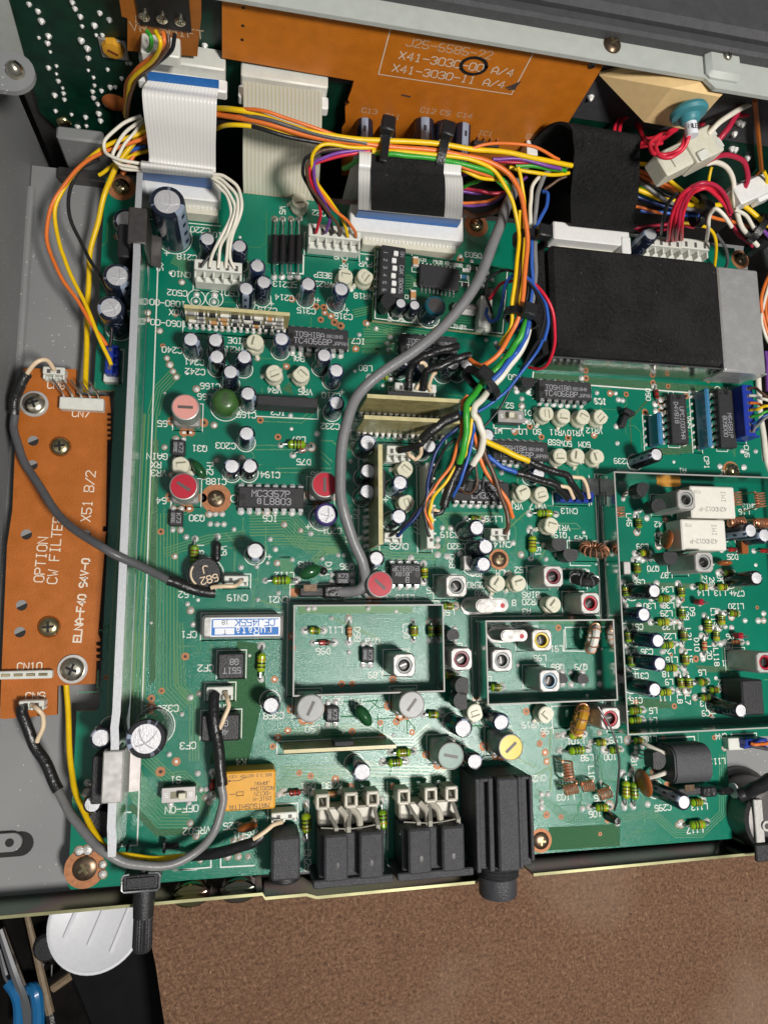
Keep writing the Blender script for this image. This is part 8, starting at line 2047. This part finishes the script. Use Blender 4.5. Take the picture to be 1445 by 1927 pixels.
SLV = '''
black heat shrink on the cable end at the upper filter board|1.55|g155,670,9 g120,730,8 g85,820,6 g78,900,5
black heat shrink on the grey cable end near the CN19 header|1.65|j950,395,10 j1060,435,8 j1150,465,7 j1215,468,6.5
black heat shrink on the lead below the filter board|1.6|j125,1100,6 j135,1180,5 j190,1320,4 j260,1440,4 d330,145,4.5
black sleeve on the lead from the CF2 header|1.7|d1258,115,9 d1245,-20,9 j1230,1290,8 j1210,1180,8 j1215,1040,6
black sleeve of the lead entering the square jack header|1.6|d1090,515,3 d1200,505,6 d1340,470,8 d1420,445,9 e40,400,9
upper black sleeve from the grey coaxial lead above the tan boards|1.75|r938,1090,14 r830,1115,14.5 r720,1145,14.5 r620,1185,14 r540,1222,13 r490,1270,11.5 r470,1350,10 s660,175,7.5
lower black sleeve from the orange lead above the tan boards|1.75|r1060,1180,15 r960,1200,15 r860,1240,14 r760,1290,13 r680,1310,12.5 r620,1360,11 s800,175,7.5
long black sleeve crossing the lower tan board to the VRX header|2.2|t20,722,18 s1120,430,18 s1000,490,17 s900,560,16 s800,660,14
black lead ending in the VRX header|1.15|s805,655,13 s780,700,12 s700,735,10 s570,760,7.5
black sleeve below the thick green wire|2.2|t22,1190,14 u950,400,13 u905,490,12 u860,590,11 u800,790,9
black sleeve below the thick cream wire|1.6|u1088,378,12 u1040,440,11 u990,520,9 u960,580,7
black sleeve on the thick yellow lead ending in the blue CN13 header|1.65|t700,1178,12 t780,1215,12 t900,1262,11.5 t1000,1290,11 t1080,1325,10.5 i350,1290,9 i400,1362,5.5
black sleeve on the thick blue lead ending in the blue CN13 header|1.65|t580,1290,10 t700,1325,10 t850,1370,9.5 t960,1410,9 i280,1320,8 i318,1362,5.5
black dangling tail of the sleeve in the long header|1.2|u800,800,9 u760,850,9 u705,870,9'''
for lab, r_, s in rows(SLV): wire(lab, '', float(r_) * (0.92 if 'heat' in lab or 'lead' in lab[:24] else 0.70), s, 'sleeve', 'heat_shrink_sleeve', 'shrink_black')
CRM = '''
cream wire end arching into the upper filter board header|g150,680,9 g185,625,11 g240,592,11 g285,610,9 g305,650,6.5
cream wire end lying in the CN19 header|j1195,440,8 j1260,430,9 j1330,432,8.5 j1362,400,5.5
cream wire end at the lower filter board header|j210,1315,5 j242,1230,6 j245,1170,7 j215,1130,8 j180,1105,6.3
cream wire end in the header beneath the CF2 filter|j1235,1255,8 j1265,1190,9 j1292,1120,9 j1290,1075,8 j1272,1035,5.5
cream wire end in the header above the square jack|e-10,420,10 e60,375,10 e110,335,9 e150,325,6.5
cream wire end left in the four way header|r565,1245,13 r620,1265,12.5 r635,1310,11 r610,1365,9 s735,175,7.5
cream wire end right in the four way header|r720,1340,12 r690,1380,11 s860,130,9 s880,180,7.5
cream loop beside the black lead of the VRX header|s775,655,13 s790,720,12 s775,810,9 s730,845,8 s685,815,8 s655,775,7.5
cream curl at the foot of the long black sleeve|u805,800,9 u765,835,9 u720,830,9 u700,810,9.2
upper cream end in the blue CN13 header|i325,1245,10 i375,1245,10 i412,1258,9.5 i432,1310,7.5 i441,1362,5.5
lower cream end in the blue CN13 header|i258,1288,9 i300,1298,9 i335,1315,8 i355,1365,5.5'''
for lab, s in rows(CRM): wire(lab, 'cream', 0.62, s)
# red leads coiled under the lamp house
RL = '''
red lead looping left under the tan box|c1000,690,52 c985,760,51 c950,830,50 c880,865,48 c810,860,47 c785,825,46 c800,780,45 c860,745,43
second red lead looping left under the tan box|c1012,690,52 c1000,770,52 c960,840,50 c900,880,49 c840,870,48 c815,830,47 c830,790,46
red coil nearest the felt loop under the tan box|c715,640,33 c640,640,33 c590,700,33 c595,775,33 c660,815,34 c760,815,34 c850,780,34 c930,725,34
second red coil nearest the felt loop under the tan box|c720,655,34 c660,650,34 c615,700,34 c620,760,34 c680,800,35 c770,795,35 c860,760,35
red strand dropping from the tan box edge|c705,660,32 c720,720,33 c750,765,34 c810,770,34 c880,735,34 c940,715,34
thin red strand hanging through the red coil|c725,700,35 c740,760,35.5 c790,805,35.5 c850,800,35.5
red lead running right behind the tan box|c1040,690,36 c1100,640,36 c1150,620,37 c1200,640,37 c1140,665,36 c1060,700,36
red lead going behind the clear connector|c1110,630,38 c1170,610,38 c1220,640,37 c1240,680,36'''
for lab, s in rows(RL): wire(lab, 'red', 0.62, s)

# plugs
a_, b_ = PZ('k', 255, 500, 5), PZ('k', 520, 425, 5)
t = thing('cable_plug', 'black two way plug at the end of the very thick grey cable', 'connector', (0, 0, 0), group='black plugs')
m = MB(); m.box(a_.x, a_.x + (b_.x - a_.x) * 0.5, a_.y + 0.5, b_.y - 0.6, 0.3, 4.4, 'black_plastic', 0.3); m.box(a_.x + (b_.x - a_.x) * 0.5, b_.x, a_.y, b_.y, 0.3, 5.2, 'shrink_black', 0.6); m.box(a_.x + 1, a_.x + 5, a_.y + 2, a_.y + 4, 4.4, 4.6, 'brown_screw', 0.05); part('body', m, t)
silk_mm([(a_.x - 2.6, a_.y - 0.8), (b_.x - 0.2, a_.y - 0.8), (b_.x - 0.2, b_.y + 0.4), (a_.x - 2.6, b_.y + 0.4)], 0.3, True); PADS.append((a_.x - 1.4, (a_.y + b_.y) / 2, 1.3, 'C'))
a_, b_ = PZ('y', 620, 785, 6), PZ('y', 925, 670, 6)
t = thing('cable_plug', 'black plug of the coaxial cable below the ferrite tube', 'connector', (0, 0, 0), group='black plugs')
m = MB(); m.box(a_.x, b_.x, a_.y + 0.6, b_.y, 0.3, 5, 'black_plastic', 0.3); m.box(a_.x + 2, a_.x + 5.5, a_.y + 2, a_.y + 4, 5.0, 5.2, 'brown_screw', 0.05); m.box(b_.x - 4, b_.x + 1.5, a_.y, b_.y + 0.2, 0.3, 6, 'shrink_black', 0.5); m.box(b_.x + 1.4, b_.x + 7.5, a_.y + 0.4, b_.y - 0.6, 1.5, 7, 'shrink_black', 1.0); part('body', m, t)
part('cut_mark', MB().lathe([(2.35, 0), (2.35, 0.5)], 'white_glossy', 16, Matrix.Translation((b_.x + 7.6, (a_.y + b_.y) / 2 - 0.1, 5.2)) @ Matrix.Rotation(PI / 2, 4, 'Y')), t); PADS.append((a_.x - 0.8, b_.y - 0.5, 1.3, 'C'))
# zip ties
def tie(label, k, x, y, z, ang, R, head=(0, 0), R2=None):
    p = PZ(k, x, y, z)
    t = thing('cable_tie', label, 'cable tie', p, rz=math.radians(ang), group='black cable ties')
    M_ = Matrix.Rotation(PI / 2, 4, 'Y') @ Matrix.Diagonal((1.0, (R2 or R) / R, 1, 1))
    part('band', MB().lathe([(R + 0.05, -1.2), (R + 0.75, -1.15), (R + 0.75, 1.15), (R + 0.05, 1.2)], 'tie_black', 24, M_, False, False), t)
    part('head', MB().box(-1.9 + head[0], 1.9 + head[0], -2.2 + head[1], 2.2 + head[1], R - 0.2, R + 3.2, 'tie_black', 0.4), t)
tie('black cable tie at the left over the felt tape', 'v', 583, 120, 35.5, -6, 3.4, (0, 2.6), 5.6)
part('tail', MB().box(-1.1, 1.1, -7.5, 0.5, 3.2, 4.1, 'tie_black', 0.2), bpy.data.objects['cable_tie'])
tie('black cable tie at the right over the felt tape', 'v', 975, 150, 35.5, -10, 3.4, (0, 2.6), 5.6)
tie('black cable tie upper on the vertical loom', 'w', 300, 645, 27, 85, 4.0, (0, -2), 4.6)
tie('black cable tie in the middle of the vertical loom', 'i', 65, 350, 25, 75, 3.8, (0, 0), 4.8)
tie('bulky black cable tie where the loom fans out', 't', 235, 420, 18, 50, 3.8, (0.2, 1.4), 5.6)
tie('black cable tie on the wires right of the felt loop', 'w', 1108, 500, 26, 0, 3.0, (0, -2), 4.4)
tie('black cable tie at the right edge on the white and crimson wires', 'w', 1392, 585, 24, -30, 3.0, (1.6, 3), 4.4)
p = PZ('w', 1415, 650, 20); t = thing('dark_bundle', 'dark spiral wrapped bundle at the right frame edge', 'cable', (0, 0, 0))
part('sleeve', MB().tube(spline([PZ('w', 1360, 690, 12), PZ('w', 1410, 655, 18), PZ('w', 1470, 610, 22)], 5), 2.6, 'shrink_black', 10), t)
part('sleeve', MB().tube(spline([PZ('w', 1445, 560, 20), PZ('w', 1430, 640, 18), PZ('w', 1470, 760, 12)], 5), 2.2, 'gutter_dark', 10), t)
# loose test wire near the lower right, with a rubber foot
wire('thin bare wire standing loose left of the large ferrite tube', '', 0.35, '.1125,1330,14 .1145,1362,14 .1160,1400,13 .1165,1450,11 .1160,1505,8 .1156,1525,6', mt='dark_steel')
p = PZ('f', 575, 300, 3); t = thing('rubber_sleeve', 'small black rubber sleeve at the foot of the loose bare wire', 'sleeve', (p.x, p.y, 0)); part('body', MB().lathe([(1.6, 0.1), (1.5, 3.0), (1.0, 6.0), (0.2, 6.1)], 'shrink_black', 14), t)
p = PZ('A', 250, 640, 2); t = thing('plastic_post', 'small black plastic stub on the bare green area by VR12', 'post', (p.x, p.y, 0), rz=-0.4)
m = MB(); m.box(-2.0, 2.2, 0.6, 2.4, 0.1, 4.2, 'black_plastic', 0.4); m.box(-0.9, 1.2, -4, 0.6, 0.1, 2.4, 'black_plastic', 0.3); part('body', m, t)

# ================================================================== pads, vias and the silk screen, finished last
for x_, y_ in ((1112, 243), (1215, 247)):
    p = PZ('g', x_, y_, 0); silk_ring(p.x, p.y, 2.6); silk_ring(p.x - 0.1, p.y - 1.0, 1.4, 0.22, 0.059); pad(p.x, p.y + 1.2, 0.9); pad(p.x - 0.2, p.y - 1.0, 0.8)
for s_, kd in (('g1030,152,0 g905,428,0 g945,583,0 g962,620,0 g980,657,0 g998,690,0 g1113,758,0 g1213,963,0 g932,1088,0 g1228,1162,0 g1372,1152,0 g835,325,0 g835,363,0', 'm'), ('j912,122,0 j1050,830,0 j858,1068,0 j858,1115,0 d910,38,0 n1215,925,0', 'c'), ('j1055,152,0 j990,262,0 j1365,325,0 j1325,108,0 j1062,532,0 j1080,570,0 j1095,648,0 j1078,1062,0 j1030,1158,0 j1130,1040,0 j958,1385,0 j1185,22,0 j1220,22,0 j1258,22,0 j1190,78,0 j1230,80,0 j1268,80,0 d770,22,0 d1120,48,0', 's'),
        ('h210,250,0 h345,290,0 h390,295,0 h395,325,0 h430,345,0 h372,365,0 h450,380,0 h485,400,0 h630,385,0 h178,630,0 h30,935,0 h130,1030,0 h570,530,0 h690,540,0', 'c'), ('h685,415,0 h590,450,0 h765,465,0 h750,500,0 h755,535,0 h110,120,0 h155,120,0 h200,125,0 h242,130,0 h200,908,0 h352,1012,0 h500,1130,0', 's'),
        ('k85,165,0 k165,82,0 k258,115,0 k315,132,0 k115,222,0 k70,298,0 k125,300,0 k210,280,0 k470,255,0 k505,255,0 k380,275,0 k605,155,0 k625,72,0 k10,320,0 k132,470,0 k15,508,0 k1060,100,0 k1110,100,0 k1035,255,0 k1085,262,0 k880,270,0 k1160,250,0 k432,612,0 k530,610,0 k532,805,0 k300,560,0 k335,555,0 k640,558,0 k35,775,0 k35,962,0', 's'),
        ('k110,960,0 k205,715,0 k710,1205,0 k550,1255,0 k890,1260,0 k800,1200,0 k715,1290,0 k185,1250,0 k100,1340,0 k130,1290,0 k490,985,0 k550,985,0 k780,960,0 k1245,1080,0 e250,45,0 e315,62,0 e540,125,0 e780,122,0 e455,80,0', 'c'), ('e132,170,0 e328,160,0 e378,162,0 e478,155,0 e540,185,0 e1118,130,0 e1132,165,0 e1138,200,0 e1140,235,0 e1138,265,0 e1136,295,0 e285,215,0 e718,190,0', 's'),
        ('i485,772,0 i590,775,0 i605,810,0 i630,815,0 i400,690,0 i395,600,0 i65,805,0 i65,845,0 i600,1055,0 i595,960,0 i1060,1080,0 i1220,1080,0 i815,875,0 i1030,795,0 i1300,1100,0 i1375,1100,0 i1310,1190,0 i1175,1185,0 i1180,1240,0 i35,745,0 i80,745,0', 's'), ('i560,775,0 i425,690,0 i425,600,0 i650,780,0 i755,880,0 i885,735,0 i800,715,0 i840,672,0 i740,665,0 i920,680,0 i1110,700,0 i325,1025,0 i175,1020,0 i110,960,0 i25,990,0 i470,1010,0 i985,790,0 i840,830,0 i845,870,0 i815,760,0', 'c'),
        ('l60,250,0 l110,100,0 l115,275,0 l200,275,0 l15,185,0 l765,45,0 l715,120,0 l700,240,0 l720,270,0 l705,370,0 l740,280,0 l820,410,0 l940,410,0 l910,490,0 l945,495,0 l940,530,0 l650,535,0 l720,535,0 l850,535,0 l920,625,0 l960,660,0 l930,750,0 l965,785,0 l850,795,0 l935,880,0 l970,880,0 l905,1010,0 l985,920,0 l940,1010,0 l1000,1015,0 l1030,965,0 l750,1125,0 l750,1180,0 l1030,430,0 l1180,345,0 l1165,575,0 l1205,575,0 l1315,620,0 l1390,620,0 l1150,750,0 l1180,750,0 l1070,660,0 l1080,835,0 l1035,1052,0 l1420,580,0 l1420,620,0 l1240,600,0 l1205,655,0 l1240,660,0 l1330,745,0 l820,1240,0 l1205,1295,0 l1200,1335,0', 's'),
        ('l90,1130,0 l165,1310,0 l195,1360,0 l185,1260,0 l870,50,0 l330,460,0 l345,605,0 l920,1100,0 l1040,835,0 l270,660,0 l590,555,0 l545,580,0 l960,500,0', 'c'), ('l420,1250,0 l455,1300,0 l265,1265,0 l265,1350,0 l440,1345,0 l500,1250,0 l540,1355,0 l660,1285,0 l740,1325,0 l800,1330,0 l625,1345,0', 's'),
        ('f175,165,0 f210,165,0 f175,205,0 f175,242,0 f405,245,0 f350,80,0 f600,330,0 f940,335,0 f640,240,0 f690,235,0 f770,220,0 f1090,320,0 f560,230,0', 's'), ('f203,280,0 f205,-20,0 f800,40,0 f925,130,0 f1030,-200,0', 'c'), ('d1078,330,0 d1112,405,0 d1290,520,0 d1350,520,0 d1405,520,0 d1325,430,0 d1370,420,0 d1135,540,0 d1185,215,0 d1165,185,0', 'm'), ('u45,950,0 u785,1000,0 u870,1000,0 u740,1260,0 u830,1275,0 u480,1290,0 u960,1250,0 u605,1345,0 u1360,460,0 u740,1110,0 u740,1175,0', 's'), ('r55,870,0 r140,920,0 r285,1000,0 r1210,1025,0 r960,215,0', 's'), ('r155,1135,0 r260,1065,0 r265,1135,0 r960,245,0', 'c')):
    padpx(s_, RND.uniform(0.72, 0.92), kd)
PD = MB(); rp_ = random.Random(21)
for x, y, r_, kd in PADS:
    r_ = r_ * rp_.uniform(0.95, 1.3)
    if kd == 'C':
        PD.disc(x, y, 0.052, r_, 'copper_pad', 28); continue
    if kd == 'c':
        PD.disc(x, y, 0.052, r_ * 1.15, 'copper_pad', 14)
        PD.disc(x, y, 0.058, r_ * 0.45, 'core_well' if rp_.random() < 0.5 else 'solder', 10); continue
    if kd == 'm' or rp_.random() < 0.12:
        PD.disc(x, y, 0.052, r_ * 1.15, 'copper_pad', 14)
    sx_, sy_ = rp_.uniform(-0.2, 0.2), rp_.uniform(-0.2, 0.2)
    PD.lathe([(r_, 0.06), (r_ * 0.82, 0.32), (r_ * 0.45, 0.62), (r_ * 0.18, 0.8)], 'solder', 10, Matrix.Translation((x, y, 0)) @ Matrix(((1, 0, sx_, 0), (0, 1, sy_, 0), (0, 0, 1, 0), (0, 0, 0, 1))))
# small free vias scattered over the board
pos = [(x, y) for x, y, *_ in PADS]
for _ in range(240):
    x, y = rp_.uniform(-42, 178), rp_.uniform(-73, 129)
    if (x > 159 and y < -45) or (x < -37 and -28 < y < 64) or (-32 < x < -25) or (95 < x < 175 and 74 < y < 118): continue
    if min((x - a) ** 2 + (y - b_) ** 2 for a, b_ in pos) < 9: continue
    pos.append((x, y)); r_ = rp_.uniform(0.45, 0.75)
    if rp_.random() < 0.3: PD.disc(x, y, 0.052, r_ * 1.3, 'copper_pad', 10); PD.disc(x, y, 0.058, r_ * 0.5, 'core_well', 8)
    else: PD.lathe([(r_, 0.05), (r_ * 0.7, 0.22), (r_ * 0.2, 0.34)], 'solder', 8, Matrix.Translation((x, y, 0)))
for k_, x_, y_, w_, h_ in LANDS:
    p = PZ(k_, x_, y_, 0); PD.box(p.x - w_ / 2, p.x + w_ / 2, p.y - h_ / 2, p.y + h_ / 2, 0.03, 0.055, 'gold_land')
    for s_ in (-1, 1): PD.disc(p.x + s_ * (w_ / 2 + 0.6), p.y, 0.06, 0.95, 'gold_land', 14)
part('solder_joints', PD.mesh('solder_joints', 40), pcb, kind='stuff')
part('silkscreen', SK.mesh('silkscreen', 0), pcb, kind='stuff')
